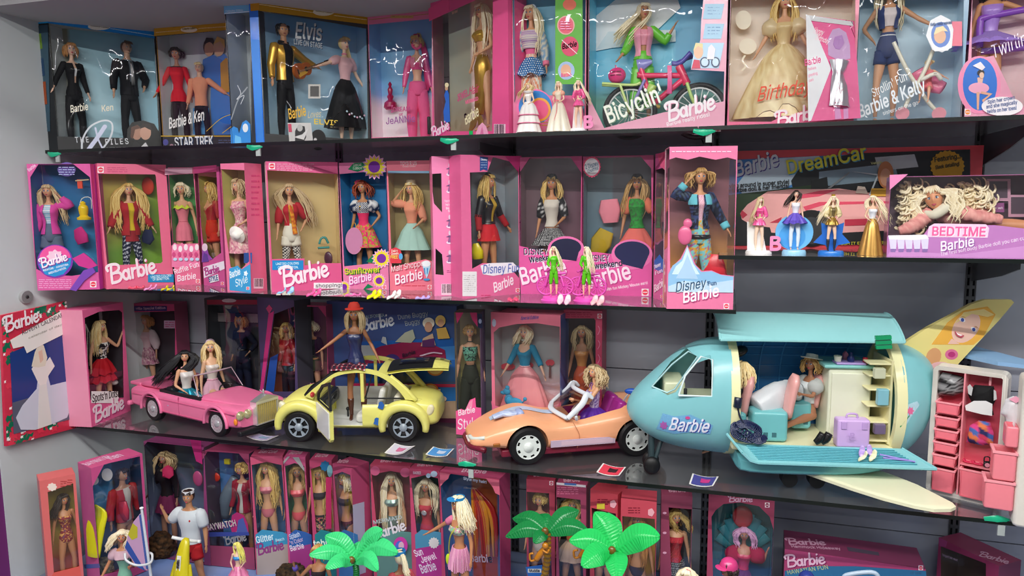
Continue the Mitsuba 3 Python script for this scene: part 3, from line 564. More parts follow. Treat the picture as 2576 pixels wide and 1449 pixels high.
b.t('Barbie','#e8b83c',727,300,770,290,25,shear=.2).t('Loves','#d8c8a0',774,297,806,294,16,shear=.35,bold=False).t('ELVIS','#e8c84c',790,312,852,316,13).fine('#d8c8a0',830,319,852,1,4)
b.pm([('#d8d8d6',[(723,309),(782,309),(788,360),(728,360)]),('#2a2a2c',[(742,358),(742,330),(750,315),(766,318),(770,345),(762,360)]),('#c8c8c6','o',754,322,7,9),('#e8e8e6',[(738,345),(760,338),(776,322),(764,352)]),('#d84a6a',[(724,312),(732,312),(734,332),(726,332)])],nm='record_sleeve').oval_('#101012',800,352,20,26,nm='vinyl_record').oval_('#d8d8d8',793,351,4,4,nm='record_label',lay=2)
b.rect_('#e6e6e2',775,212,806,248,dep=.03,nm='photo_card').rect_('#6a6a6a',780,217,802,243,dep=.03,lay=2,nm='photo_print').done()
d=bd(b,'male doll in a gold jacket holding a guitar, black quiff and stand-up collar',712,78,.034,.305,f=.5,sex='m',hair=('black',dict(length=.05,vol=.006,n=36,curl=.002,bangs=False,seed=2,up=.02)),arms=('down','wide'),skin='#b87a54',turn=-.5,lips='#a05a50')
d.top('#d0a040',.52,.80,.010,'jacket','foil',opening=.5).sleeves('#d0a040',.95,.010,mat='foil').top('#111114',.50,.82,.004,'shirt').pants('#111216',1.0).add(tube(torso_ring('m',.83,.012,15,.5,2*PI-.5),[.006,.016,.016,.016,.006],5,flat=.4),'#101013','collar')
def guitar(d,c,ang,k=1.0):
 body=sg.Point(0,0).buffer(.062,quad_segs=8).union(sg.Point(.078,0).buffer(.05,quad_segs=8)).buffer(-.006).buffer(.006);hole=.019;Z=A([math.cos(ang),0,math.sin(ang)])
 def put(m,y):v=m[0]*k;return np.stack([c[0]+v[:,0]*Z[0]-v[:,2]*Z[2],c[1]+y+v[:,1],c[2]+v[:,0]*Z[2]+v[:,2]*Z[0]],1),m[1]
 g=thing('toy_guitar','brown acoustic guitar held by the gold-jacketed singer doll','toy guitar');T=lambda m:(d.T(m[0]),m[1])
 part(g+'__body','plastic',T(put(ext(body,.028),0)),'#a0521c');part(g+'__pickguard','plastic',T(put(ext(poly2([(-.03,-.045),(.0,-.04),(.07,-.03),(.075,-.012),(.0,-.008),(-.03,.0)]),.002),-.028)),'#d8a838')
 part(g+'__sound_hole','plastic',T(put(ext(sg.Point(.068,0).buffer(hole),.002),-.0285)),'#1a0f0a');part(g+'__neck','plastic',T(put(ext(sg.box(.07,-.010,.29,.010),.008),-.027)),'#5a2e16');part(g+'__headstock','plastic',T(put(ext(sg.box(.29,-.014,.35,.014),.007),-.026)),'#3a1e10');part(g+'__bridge','plastic',T(put(ext(sg.box(-.03,-.02,-.02,.02),.004),-.029)),'#2a160c')
 m=cat(*[put(ext(sg.box(-.025,y-.0007,.30,y+.0007),.001),-.036)for y in(-.006,-.002,.002,.006)]);part(g+'__strings','foil',T(m),'#d8c8a0')
guitar(d,(.065,-.085,.60),.38,1.05)
d=bd(b,'blonde ponytail doll in a pale pink sweater and wide black skirt, beside the singer doll',865,112,.034,.29,f=.35,hair=('blonde',dict(length=0,n=0,pony=((.03,.04,.97),(.115,.02,.70),.022,40),curl=.006)),arms=('wide','out'),skin='#e0b090')
d.top('#e2b4ba',.60,.80,.010,'sweater').sleeves('#e2b4ba',.34,.012,.008).skirt('#0c0d10',.16,.62,.16,.012,9,pw=.85,ysq=.55).ring(.838,.006,'#e88aa8','scarf','cloth',.002)
P=Part()
for i,(x,z)in enumerate([(-.10,.30),(-.075,.275),(-.05,.285),(-.02,.26),(.01,.255),(.045,.262),(.07,.25),(.10,.28)]):P.add((d.T(ell((x,-.135-.01*math.cos(x*12),z),(.012,.003,.010),1)[0]),ell((0,0,0),(1,1,1),1)[1]),['#bfe0ea','#e8b8d0','#cfd6e0'][i%3],True)
P.put(d.key+'__skirt_motif','cloth')
b=Box('pink collector box with blue liner and a pink-veiled genie doll',(925,1.735),(1088,1.728),60,HB,Z1,.065,'#e87aa4','#e87aa4',win=[[(928,62),(1086,47),(1086,342),(930,346)]],back=grad('#e6dde6','#3f8ad0',.32,.42,.05),gloss='gloss_card',wave=.0012)
b.rect_('#c8a060',983,39,1040,46,nm='title_plate',lay=2).curve_('#b88a50',[(928,50),(983,44)],.0007).curve_('#b88a50',[(1040,39),(1086,35)],.0007).fine('#7a5a2a',987,41,1036,1,5)
b.t('DREAM','#b8407a',990,281,1032,279,11,dep=.001).t('I','#b8407a',984,283,989,283,18,dep=.001).t('of','#b8407a',1004,291,1014,291,7,dep=.001).t('JeANNie','#8a4a90',972,313,1045,306,17,dep=.001,bold=False)
b.inner('#a01848',xf(lathe([(.012,0),(.018,.006),(.016,.018),(.006,.026),(.009,.034),(.005,.040),(.007,.052),(.003,.060),(.005,.066),(.001,.072)],16),t=b.at(983,276,.04)),'genie_bottle').inner('#1a1a20',xf(rbox(-.004,.004,-.004,.004,0,.045,.002),t=b.at(1080,338,.02)),'clasp').done()
d=bd(b,'genie doll in pink harem trousers and a long pink veil',1048,108,.036,.292,f=.45,hair=('gold',dict(length=.05,vol=.012,n=30,pony=((0,.02,.99),(.03,.05,.94),.016,20))),arms=('down','down'),skin='#d89a78',turn=-.5)
d.top('#e88aa8',.70,.79,.005,'bolero','satin',opening=.3).sleeves('#e65c98',.95,.006,.006,mat='satin').top('#e0508c',.68,.74,.005,'bandeau','satin').pants('#f0689c',.96,.022,.0,'harem_trousers',z1=.575).hat(lathe([(.030,.972),(.031,.985),(.026,1.0),(.0,1.004)],20),'#b02858','cap').ring(.575,.006,'#d8a8b8','waistband')
d.add(tube([(.02,.03,.99),(.055,.04,.93),(.075,.03,.84),(.085,.02,.72),(.095,.01,.58),(.09,.01,.50)],[.012,.024,.028,.03,.03,.012],8,flat=.5),'#ec5a98','veil','tulle')
d.add(tube([(-.036,-.028,.925),(-.036,-.032,.89),(0,-.046,.862),(.036,-.032,.89),(.036,-.028,.925)],[.006,.012,.012,.012,.006],6,n=12,flat=.4),'#ec6aa0','chin_veil','tulle')
b=Box('pink box with a gold-tailed mermaid doll, its front turned left, beside the green-striped box',(1084,1.665),(1278,1.548),60,HB,Z1,.06,'#e84a8c','#e84a8c',win=[[(1082,52),(1240,-20),(1238,330),(1092,330)]],back=split([(.3,grad('#7a6a40','#55685c',nz=.3)),(1,grad('#f2c8c4','#e0a888',nz=.25))]),gloss='gloss_card',clear='L',wave=.0012)
b.poly_('#f05a90',[(1078,22),(1130,-8),(1130,26),(1080,54)],nm='top_band').logo('#f6dcea',1090,348,1132,322,26,sh='#d84a90').pm([('#2f68c8',[(1118,310),(1116,280),(1122,255),(1118,240),(1124,222),(1130,236),(1131,262),(1133,306)]),('#c8a080','o',1124,222,4,6),('#e8dcb0','o',1125,214,5,6)],nm='blue_gown_picture')
b.t('JEWEL','#c04a7a',1152,256,1180,240,17).t('Hair','#c83a6a',1181,240,1204,232,20,shear=.3,bold=False).t('MERMAID','#e86a96',1172,262,1204,252,9).t('Barbie','#e8e0b8',1172,314,1206,290,26,dep=.003,shear=.2).t('The','#f2d8c0',1143,10,1150,8,8,dep=.03).t('longest','#f2d8c0',1142,22,1153,19,8,dep=.03).t('hair ever!','#f2d8c0',1138,36,1152,31,8,dep=.03)
b.bars(1243,312,1272,342).pm([('#f0a8c8',[(1196,340),(1204,318),(1214,308),(1224,318),(1230,340)]),('#e07aa8',[(1208,340),(1214,318),(1218,340)])],nm='printed_shell').rect_('#16c060',1181,329,1190,342,lay=3,nm='price_sticker').done()
d=bd(b,'mermaid doll with a gold tail and sequined top, in the pink box turned left',1212,30,.032,.29,f=-.1,hair=('pale',dict(length=.36,vol=.045,curl=.01,n=70)),arms=('down','front'),skin='#c4875c',lips='#c04860')
d.top('#c8a03a',.69,.775,.007,'bikini_top','foil',wob=.002)
d.add(loft([torso_ring('f',z,.004,20)if z>.5 else torso_ring('f',.5,-.022+.04*(z/.5),20)*(1,1,0)+(-.0-.10*(1-z/.5)**2,0,z)for z in(.59,.55,.5,.4,.3,.2,.13)]),'#b8923a','tail','foil').add(tube([(-.06,0,.14),(-.12,-.01,.06),(-.19,-.01,-.03)],[.02,.045,.008],8,flat=.25),'#c8a854','tail_fin','foil').add(tube([(-.06,0,.14),(-.02,-.01,.07),(.02,-.01,.0)],[.02,.035,.008],8,flat=.25),'#c8a854','tail_fin','foil')
b=Box('pink box with a green strip of round stickers beside a doll in striped jumper',(1290,1.556),(1474,1.556),200,HB,Z1,.06,'#e874a0','#8a6a72',win=[[(1288,-30),(1474,-30),(1470,300),(1460,240),(1300,240),(1294,260)]],back=grad('#3a96c8','#2a86c0',nz=.3),gloss='gloss_card')
b.rect_('#58b820',1397,-20,1466,212,dep=.004,nm='green_strip')
b.oval_('#ea6a4a',1433,12,17,14,dep=.004,lay=3,nm='round_sticker').oval_('#f2b8b0',1424,64,22,24,dep=.004,lay=3,nm='round_sticker').oval_('#ef5a7a',1424,64,19,21,dep=.004,lay=4,nm='sticker_face').fine('#fbe',1410,54,1438,4,6).oval_('#e03068',1434,117,22,25,dep=.004,lay=3,nm='round_sticker').t('Barbie','#f8d8e4',1415,124,1451,117,13,dep=.004,lay=5,shear=.2).curve_('#f8e8ee',[(1414,101),(1452,136)],.0008,dep=.004,lay=5)
b.oval_('#a8c4ea',1425,178,21,23,dep=.004,lay=3,nm='round_sticker').oval_('#e8b090',1424,178,13,16,dep=.004,lay=4,nm='sticker_face').t('Barbie','#e83a88',1412,194,1438,192,9,dep=.004,lay=5)
b.oval_('#f06aa8',1345,270,46,46,lay=1,nm='round_badge').oval_('#2a86d4',1347,270,42,42,lay=2,nm='badge_face').oval_('#f0a838',1358,276,28,30,lay=3,nm='badge_ring').oval_('#ea5a8a',1358,276,22,24,lay=4,nm='badge_centre').fine('#c8a030',1318,300,1386,3,7,4).done()
d=bd(b,'doll in a rainbow-striped jumper and blue polka-dot skirt, beside the green sticker strip',1336,36,.034,.29,hair=('pale',dict(length=.33,vol=.045,n=70)),arms=('down','down'),skin='#c8825c',turn=-.25)
d.top(pat('stripe','#e8e0d0','#b08ac0',.9),.66,.80,.020,'jumper',res=2).sleeves(pat('vstripe','#dcd2c0','#7aa0c0',.8),.92,.012,.010).top('#e86a98',.575,.67,.006,'waistband').skirt(pat('dots','#1f62a0','#e8f0f4',1.15),.455,.60,.045,.012,5,res=3,lift=.01).pants(pat('vstripe','#e8e4d4','#e8906a',.9),.42,.006,name='leggings',res=2).sleeves('#e87a98',.98,.016,t0=.86,name='cuff').hat(tube([(-.04,-.01,.945),(-.03,.0,.985),(.03,.0,.985),(.042,-.01,.945)],[.008,.011,.011,.008],7,n=12),pat('dots','#1f5a98','#e8f0f4',.6),'headband').ring(.80,.006,'#e8c040','collar','cloth',.006)
b=Box('wide pink box with a doll beside a pink bicycle',(1480,1.556),(1826,1.553),200,HB,Z1,.085,'#eeaac2','#d88aa8',win=[[(1480,-30),(1772,-30),(1764,50),(1762,100),(1738,175),(1822,180),(1820,255),(1668,283),(1520,322),(1478,236)]],back=split([(.62,grad('#186858','#1e90c8',.25,.36,.06)),(1,grad('#186050','#1a78b8',.25,.36,.06))]),gloss='gloss_card')
b.pm([('#e9eef2',[(1490,130),(1500,40),(1560,-10),(1700,-20),(1712,20),(1660,70),(1600,110)]),('#cfe0e8',[(1500,125),(1530,80),(1700,75),(1700,105)])],nm='printed_cloud',dep=.078)
b.t("Bicyclin'",'#eef2e4',1532,310,1672,252,44,lay=3,sh='#6a8a70').logo('#f6eef2',1678,306,1802,272,44,sh='#d890ae').t('Barbie really rides!','#f8eef2',1678,318,1786,292,10)
for i,y in enumerate((10,60)):b.poly_('#a8d0ea',[(1774,y),(1822,y),(1814,y+38),(1768,y+38)],nm='printed_photo',lay=2).fine('#5a88b8',1780,y+8,1812,3,8,6+i)
b.pm([('#b8d8f0',[(1750,108),(1822,108),(1808,172),(1738,172)]),('#e8c0a0','o',1757,130,12,18),('#e8d8a0',[(1744,128),(1750,108),(1768,110),(1768,122),(1756,116)]),('#d03a5a',[(1740,172),(1746,150),(1760,152),(1762,172)]),('#3a4a6a','o',1773,157,12,13),('#c8e0f2','o',1773,157,9,10),('#3a4a6a','o',1800,157,11,13),('#c8e0f2','o',1800,157,8,10),('#e8e8f0',[(1778,150),(1782,120),(1790,112),(1800,124),(1796,150)])],nm='rider_picture').emblem(1806,324,7).done()
d=bd(b,'doll with blown-back hair in a green and pink tracksuit, standing over the pink bicycle',1619,30,.048,.29,f=.2,hair=('pale',dict(length=.26,vol=.02,sweep=(-.17,.02),n=80,curl=.006)),arms=((((-0.0+.06),.02,-.14),(.115,-.04,-.215)),((.10,.0,-.09),(.165,-.03,.015))),skin='#b4724c',turn=.25)
d.top('#6ac838',.56,.80,.016,'jacket','satin',opening=.55).sleeves('#6ac838',.8,.012,.006,mat='satin').top('#f0a0b8',.58,.802,.019,'jacket_front','satin',opening=.35).top('#f0a0b4',.665,.785,.006,'crop_top','satin').pants('#6ac838',.72,.018,mat='satin')
def bicycle(b,k):
 W=lambda x,y,dep:b.at(x,y,dep);D=.030;rear,front=W(1584,282,D),W(1757,280,D);R=.054
 u,n=b.u,b.n;Z=A([0,0,1.0])
 def wheel(c):
  a=np.linspace(0,2*PI,41);ring=lambda r:c+np.cos(a)[:,None]*r*u+np.sin(a)[:,None]*r*Z
  part(k+'__tyre','rubber',tube(ring(R),.0052,8,caps=False),'#141416',True);part(k+'__rim','plastic',tube(ring(R-.0065),.0022,6,caps=False),'#d4d8da',True)
  part(k+'__spokes','plastic',cat(*[tube([c+n*.002*s,c+(math.cos(t)*u+math.sin(t)*Z)*(R-.007)],.0011,5)for s in(-1,1)for t in np.arange(10)*2*PI/10+.15*s]),'#dfe3e4',True)
  part(k+'__hub','plastic',tube([c-n*.008,c+n*.008],.005,10),'#c8a838',True)
 wheel(rear);wheel(front);P=lambda x,y:W(x,y,D)
 def bar(nm,pts,r,col,dep=D):part(k+'__'+nm,'plastic',tube([W(x,y,dep)for x,y in pts],r,9,n=len(pts)*4 if len(pts)>2 else 0),col,True)
 bar('frame',[(1611,186),(1612,190),(1712,190)],.0058,'#e83a6a');bar('head_tube',[(1708,166),(1728,212)],.0085,'#e0305e');bar('frame',[(1612,172),(1640,262)],.006,'#e83a6a');bar('frame',[(1644,262),(1718,200)],.006,'#e83a6a')
 for s in(-1,1):bar('fork',[(1728,208),(1740,245),(1757,280)],.0036,'#b8d878',D+s*.008);bar('stay',[(1622,200),(1584,282)],.0036,'#8a80c8',D+s*.008)
 bar('carrier',[(1515,210),(1590,214),(1612,208)],.003,'#c8e088',D-.012);bar('carrier',[(1515,214),(1590,218),(1612,212)],.003,'#c8e088',D+.012);bar('carrier',[(1560,214),(1584,282)],.003,'#c8e088',D-.012)
 bar('handlebar',[(1690,160),(1712,158),(1738,132)],.005,'#5a54b0',D-.004);bar('handlebar',[(1700,160),(1722,150),(1744,142)],.004,'#5a54b0',D+.012)
 part(k+'__saddle','plastic',tube([P(1604,166),P(1618,162),P(1640,154)],[.014,.012,.004],10,flat=.55),'#8a8ad0',True)
 part(k+'__streamers','plastic',cat(*[tube([W(1680+i*2,165,D-.01),W(1681+i*2,200,D-.012),W(1679+i*2.5,236,D-.011)],.0015,5,n=6)for i in range(5)]),'#ea5a9a',True)
 bar('bottle',[(1634,238),(1642,214)],.009,'#b8d870',D-.012);bar('pedal',[(1640,262),(1660,270)],.004,'#c8a838')
bicycle(b,thing('toy_bicycle','pink and lilac toy bicycle in the wide pink box','toy bicycle'))
k=thing('toy_helmet','pink toy cycle helmet hanging from the bicycling doll\'s hand','helmet');c=b.at(1552,190,.03);part(k+'__shell','plastic',ell(c,(.019,.015,.017),3),'#e03a80',True);part(k+'__vents','plastic',cat(*[tube([c+b.u*(x-.005)-b.n*.0145+A([0,0,z]),c+b.u*(x+.005)-b.n*.0145+A([0,0,z])],.0014,5)for x,z in((-.006,.006),(.006,.006),(-.007,-.001),(.006,-.001))]),'#8a1a4a',True);part(k+'__strap','plastic',tube([c+A([0,0,.015]),b.at(1548,165,.026),c+A([0,-.008,.016])],.0013,5,n=8),'#e03a80',True)
b=Box('pink-edged box with a doll in a cream birthday gown, partly behind the silver-dress greeting card',(1832,1.548),(2152,1.546),200,HB,Z1,.085,'#e86a92','#e0a0b0',win=[[(1830,-30),(2152,-30),(2150,278),(2040,274),(1960,296),(1940,306),(1834,306)]],back=grad('#c8a88a','#e0ccb4',nz=.2),gloss='gloss_card',wave=.0012)
b.t('Birthday','#d8401e',1905,256,2040,232,36,dep=.001,bold=False,shear=.35).logo('#f6e4ea',1952,320,2070,292,36,sh='#d83a78').fine('#f6d0dc',1874,316,1938,1,5).t('WARNING','#b83a5a',1838,318,1862,317,4)
for x,y,rx,ry in((1870,52,20,24),(1881,118,22,20)):b.oval_('#efe6d0',x,y,rx,ry,dep=.06,d=.006,nm='cream_balloon')
b.curve_('#efe6d0',[(1875,138),(1868,152),(1876,166),(1868,176)],.002,dep=.06,nm='balloon_ribbon').done()
d=bd(b,'blonde doll in a wide sparkling cream ball gown',1975,6,.045,.29,hair=('gold',dict(length=.30,vol=.05,n=70)),arms=('out','out'),skin='#cf9068')
d.top('#d8c08c',.61,.77,.008,'bodice','satin').sleeves('#d8c49a',.42,.02,.03,mat='satin').skirt(vnoise(260,5,'#cdb27a','#e8d8a8',.4,.65),.06,.62,.30,.02,9,pw=.75,mat='satin',ysq=.42)
k=thing('greeting_card','pink and white greeting card with a silver doll dress, in a clear bag','card');f=Face(aty(2022,306,1.515),A([.985,.174,0]),A([0,.10,.995]),A([-.174,.98,-.098]))
q=lambda col,pts,nm,dep=0,d=.0006:part(k+'__'+nm,'card',f.poly(pts,dep,d),col)
q('#ea5898',[(2022,38),(2144,56),(2164,300),(2034,306)],'backing',.003,.0012);q('#eceef4',[(2022,36),(2030,40),(2088,174),(2040,304),(2033,306)],'white_flap',.001);q('#d8dade',[(2026,38),(2140,57),(2142,68),(2030,52)],'white_edge',.001)
q('#c8a0d0',[(2080,140),(2078,100),(2090,76),(2106,72),(2124,84),(2134,116),(2136,150),(2110,156)],'figure_picture',.0015);q('#b07ac0',[(2092,112),(2096,94),(2114,90),(2120,110),(2110,126),(2098,124)],'face_picture',.0005);q('#d890c8',[(2098,270),(2112,272),(2116,300),(2100,302)],'leg_picture',.0015);q('#d890c8',[(2120,272),(2132,272),(2134,300),(2122,302)],'leg_picture',.0015)
for s_,c,x0,y0,x1,y1,h in(('Happy','#fbe6f0',2040,84,2064,92,16),('Birthday','#fbe6f0',2046,100,2080,112,12),('Barbie','#e0408a',2022,166,2062,158,16),('fashion','#e890b4',2030,178,2050,174,7),('greeting','#e890b4',2031,194,2054,188,7),('card','#e890b4',2033,207,2044,204,7)):part(k+'__lettering','card',f.text(s_,x0,y0,x1,y1,h,dep=.001,shear=.1),c)
R=[]
for t,(xl,xr,y)in zip(range(8),((2086,2136,150),(2090,2130,168),(2094,2122,182),(2092,2124,196),(2090,2130,212),(2088,2134,232),(2087,2136,252),(2085,2138,266))):
 l,r=f.at(xl,y,-.002),f.at(xr,y+4,-.002);w=np.linspace(0,1,15)[:,None];R.append(l+(r-l)*w-f.n*(.010*np.sin(PI*w)+.0016*np.sin(w*22+t*1.3)))
part(k+'__silver_dress','foil',grid(A(R)),'#c8c8d0',True)
m=np.meshgrid(np.linspace(-.006,.122,26),np.linspace(-.004,.20,40),indexing='ij');scene[k+'__clear_bag']=mikit.ply(f.place(grid(np.stack([m[0],-.014+.006*meshkit.noise(np.stack([m[0]*60,m[1]*45,m[0]*0],2),3),m[1]],2))),'acetate',True)
b=Box('pale blue box with a doll in denim shorts pushing a toddler in a stroller',(2152,1.55),(2425,1.54),200,HB,Z1,.085,'#8fb4d0','#b09aa8',win=[[(2152,-30),(2425,-30),(2420,298),(2156,303)]],back=grad('#8ab4cc','#6aa0c8',nz=.4),gloss='gloss_card',wave=.0014)
b.t("Strollin' Fun",'#f0f4f6',2197,245,2282,201,22,dep=.001,shear=.15,bold=False).t('Barbie & Kelly','#e8f0f6',2164,296,2330,228,32,dep=.001,shear=.12).t('sisters on the go','#f0f4f6',2222,290,2310,262,10,dep=.001,bold=False)
b.pm([('#eef0f4',[(2329,90),(2340,52),(2366,38),(2390,50),(2398,74),(2394,120),(2370,132),(2345,126)]),('#6a8ad0','o',2366,88,24,32),('#e8b898','o',2364,92,15,18),('#f0e0b0',[(2348,88),(2354,70),(2372,66),(2384,80),(2370,78),(2358,84)]),('#f2f2f6',[(2338,108),(2360,122),(2392,112),(2384,128),(2350,130)])],nm='toddler_badge',lay=4).t('Kelly really waves!','#3a5a90',2340,66,2394,60,7,lay=10).rect_('#ea7a90',2392,54,2420,116,dep=.002,nm='pink_panel').done()
d=bd(b,'doll in a lace-edged white top and denim shorts holding a stroller',2240,-30,.050,.29,hair=('pale',dict(length=.3,vol=.04,n=60)),arms=('hip','side'),skin='#c8855c')
d.top('#e8dcdc',.66,.785,.008,'top',wob=.003).top('#3a4878',.645,.80,.012,'denim_waistcoat',opening=.5).pants('#34426e',.22,.010,name='denim_shorts').add(tube(np.vstack([leg_path('f','stand',-1)[0]+torso_ring('f',.5,0,9)*(.55,.6,0)+(0,0,-.09)]),.006,5),'#eef0f0','lace_hem').ring(.60,.006,'#f0f0f0','belt')
k=thing('toy_stroller','cream toy stroller pushed by the doll in denim shorts','stroller')
for s in(-1,1):
 for pts in([(2248,106),(2284,180),(2330,250),(2358,282)],[(2350,120),(2320,190),(2290,240),(2270,286)]):part(k+'__frame','plastic',tube([b.at(x,y,.028+s*.014)for x,y in pts],.0038,8,n=12),'#e6e2d0',True)
 for x in(2270,2362):part(k+'__wheel','plastic',tube([b.at(x,286,.028+s*.018),b.at(x,286,.034+s*.018)],[.012,.012],18),'#e89aa8',40)
part(k+'__seat','plastic',tube([b.at(2310,176,.045),b.at(2330,206,.048),b.at(2372,222,.035)],[.014,.018,.012],10,n=8,flat=.6),'#ea7aa0',True);part(k+'__tray','plastic',tube([b.at(2316,202,.012),b.at(2352,186,.008),b.at(2368,200,.012)],.004,8,n=10),'#ece8dc',True);part(k+'__basket','plastic',rbox(-.03,.03,-.012,.012,-.02,.0,.004),'#dfe4e4')if False else None
d=Doll('small blonde toddler doll in pink sitting in the cream stroller',b.at(2338,158,.028)-A([0,0,.102]),.11,b.ang-.4,hair=('blonde',dict(length=.03,vol=.02,n=40)),arms=('out','side'),legs='sit',skin='#d89470',name='toddler_doll');d.top('#e87a80',.5,.80,.012,'romper').pants('#e87a80',.4,.012)
b=Box('pink box with a purple frame and an oval ballerina picture, cut by the right edge',(2432,1.54),(2640,1.52),200,HB,Z1,.08,'#eea0bc','#a83a70',win=[[(2446,-30),(2640,-30),(2640,270),(2560,268),(2500,140),(2444,150)]],back=grad('#d8a8b0','#d8a0a8',nz=.1),gloss='gloss_card')
b.pm([('#f08cb4','o',2463,214,54,73),('#1f6ed0','o',2465,212,43,66),('#e8b8a8',[(2458,196),(2474,192),(2470,216),(2460,216)]),('#f0a8c4','o',2462,222,26,14),('#e0a890',[(2456,232),(2464,232),(2462,276),(2457,276)]),('#e0a890',[(2468,230),(2496,236),(2472,258),(2470,252),(2486,240),(2466,236)]),('#201418','o',2467,184,9,8),('#e8c0a8','o',2469,190,6,8),('#f0e8f0',[(2446,166),(2466,156),(2478,170),(2470,178)])],nm='oval_ballerina_picture',lay=2)
b.oval_('#f2ecf0',2520,268,52,24,lay=14,nm='speech_oval').t('Spin her crown','#4a5a90',2484,262,2552,250,9,lay=16).t('and she magically','#4a5a90',2480,274,2558,262,9,lay=16).t('twirls on her toes!','#4a5a90',2482,286,2556,276,9,lay=16).emblem(2424+10,282,8,'#f0883a').t('Twirling','#f4e8f4',2498,148,2600,104,34,dep=.0,shear=.2,bold=False)
for pts in([(2464,120),(2466,60),(2480,44),(2600,20)],[(2468,130),(2600,118)]):b.inner('#8a4ac0',tube([b.at(x,y,.03)for x,y in pts],.006,10,n=14),'purple_frame',True)
b.done()
d=bd(b,'dark-haired ballerina doll in a lilac tutu, reaching down, cut by the right edge',2500,-40,.04,.29,hair=('dark',dict(length=.14,vol=.04,n=60,curl=.004)),arms=('down','wide'),skin='#c8804e')
d.top('#b08ae0',.6,.78,.006,'bodice','satin').skirt('#b79af0',.50,.60,.16,.02,12,name='tutu',mat='tulle')
def figurine(label,px,py,Y,zs,H,hair,face=0.0,arms=('down','down'),legs='stand',lift=.0,skin='#e0b090',**k):
 p=aty(px,py,Y);p[2]=zs;d=Doll(label,p+A([0,0,lift]),H,face+math.atan2(-p[0],p[1])*-.6,hair=hair,arms=arms,legs=legs,skin=skin,group='small plastic figurines standing along the shelf edges',name='plastic_figurine',category='figurine',**k);d.base=p;return d
def disc(d,col,r,h,name='base',c=(0,0)):part(d.key+'__'+name,'plastic',xf(lathe([(r,0),(r,h*.6),(r*.93,h),(0.0,h)],28),t=d.base+A([c[0],c[1],0])),col,40)
def letter(d,off,col,h=.020):
 P=[[(0,0),(0,1)],[(0,1),(.5,.98),(.58,.78),(.4,.56),(.05,.53)],[(.05,.53),(.55,.46),(.66,.24),(.5,.03),(0,0)]];part(d.key+'__letter_sign','plastic',xf(ext(strokes(P,.13),.25),h,t=d.base+A(off)),col)
d=figurine('figurine in a white gown with three pink-edged tiers, leftmost of three before the dotted-skirt doll',1330,330,1.525,Z1,.108,('blonde',dict(length=.26,vol=.07,n=60,sweep=(-.16,.06),curl=.02)),skin='#e8b898',arms=('front','front'))
d.top('#f0ece8',.60,.775,.008,'bodice','plastic')
for i,(z0,z1,r0)in enumerate(((.02,.30,.17),(.20,.46,.12),(.36,.62,.07))):
 d.skirt('#f0ece8',z0,z1,.10+.0,.014,8,mat='plastic',inf=.004+r0*.55,name='gown_tier',pw=.8);a=np.linspace(0,2*PI,49);hx,hy,oy=(np.interp(max(z0,.5),RINGS['f'][:,0],RINGS['f'][:,j])for j in(1,2,3));w=.004+r0*.55+.10+.014*np.sin(8*a)+.0056*np.sin(17*a+1)
 if i:d.add(tube(np.stack([(hx+w)*np.sin(a),oy-(hy+w)*np.cos(a),a*0+z0],1),.010,6),'#e87aa0','pink_trim','plastic')
d.add(lathe([(.07,.79),(.10,.815),(.085,.83),(.05,.82)],24),'#f4f0ec','collar','plastic').hat(lathe([(.085,.965),(.09,.975),(.045,.98),(.04,1.005),(.0,1.01)],24),'#f4f0ec','hat','plastic')if False else d.add(lathe([(.06,.785),(.11,.82),(.09,.835),(.04,.82)],24),'#f4f0ec','collar','plastic')
d=figurine('figurine in a plain cream gown with a pink bow, on the topmost shelf',1405,330,1.525,Z1,.108,('pale',dict(length=.16,vol=.02,n=50)),skin='#e8b898',arms=('front','front'))
d.top('#e8dcc4',.60,.785,.008,'bodice','plastic').sleeves('#e8a890',.3,.012,.02,mat='plastic').skirt('#e8e0cc',.01,.62,.19,.018,7,mat='plastic',pw=.7).add(cat(tube([(0,-.08,.63),(-.04,-.10,.60),(-.07,-.11,.62)],[.008,.016,.004],6,flat=.5),tube([(0,-.08,.63),(.04,-.10,.60),(.07,-.11,.62)],[.008,.016,.004],6,flat=.5),tube([(0,-.09,.62),(.02,-.16,.40),(-.02,-.20,.22)],[.006,.007,.004],5,n=8)),'#e87a80','bow','plastic')
d=figurine('figurine in a pink jacket and skirt beside the cream-gowned one on the topmost shelf',1455,330,1.525,Z1,.102,('pale',dict(length=.46,vol=.06,n=60,sweep=(.16,.04),curl=.012)),skin='#e8b898',arms=('front','front'),lift=.006)
def pink_suit(d,c1='#e65c98',c2='#ea5f9c'):
 return d.top(c1,.63,.80,.012,'jacket','plastic',opening=.35).sleeves(c1,.8,.012,.008,mat='plastic').skirt(c2,.47,.60,.05,.012,8,mat='plastic').top('#d84a84',.68,.78,.006,'crop_top','plastic').ring(.60,.006,'#f0b8a0','belt','plastic')
pink_suit(d)
disc(d,'#f0eef0',.018,.007);part(d.key+'__stand','plastic',xf(ext(poly2([(-.016,0),(.014,0),(-.002,.050),(-.012,.050)]),.003),t=d.base+A([0,.014,.004])),'#f0eef0');letter(d,(.016,-.004,.008),'#ee8cba',.022)
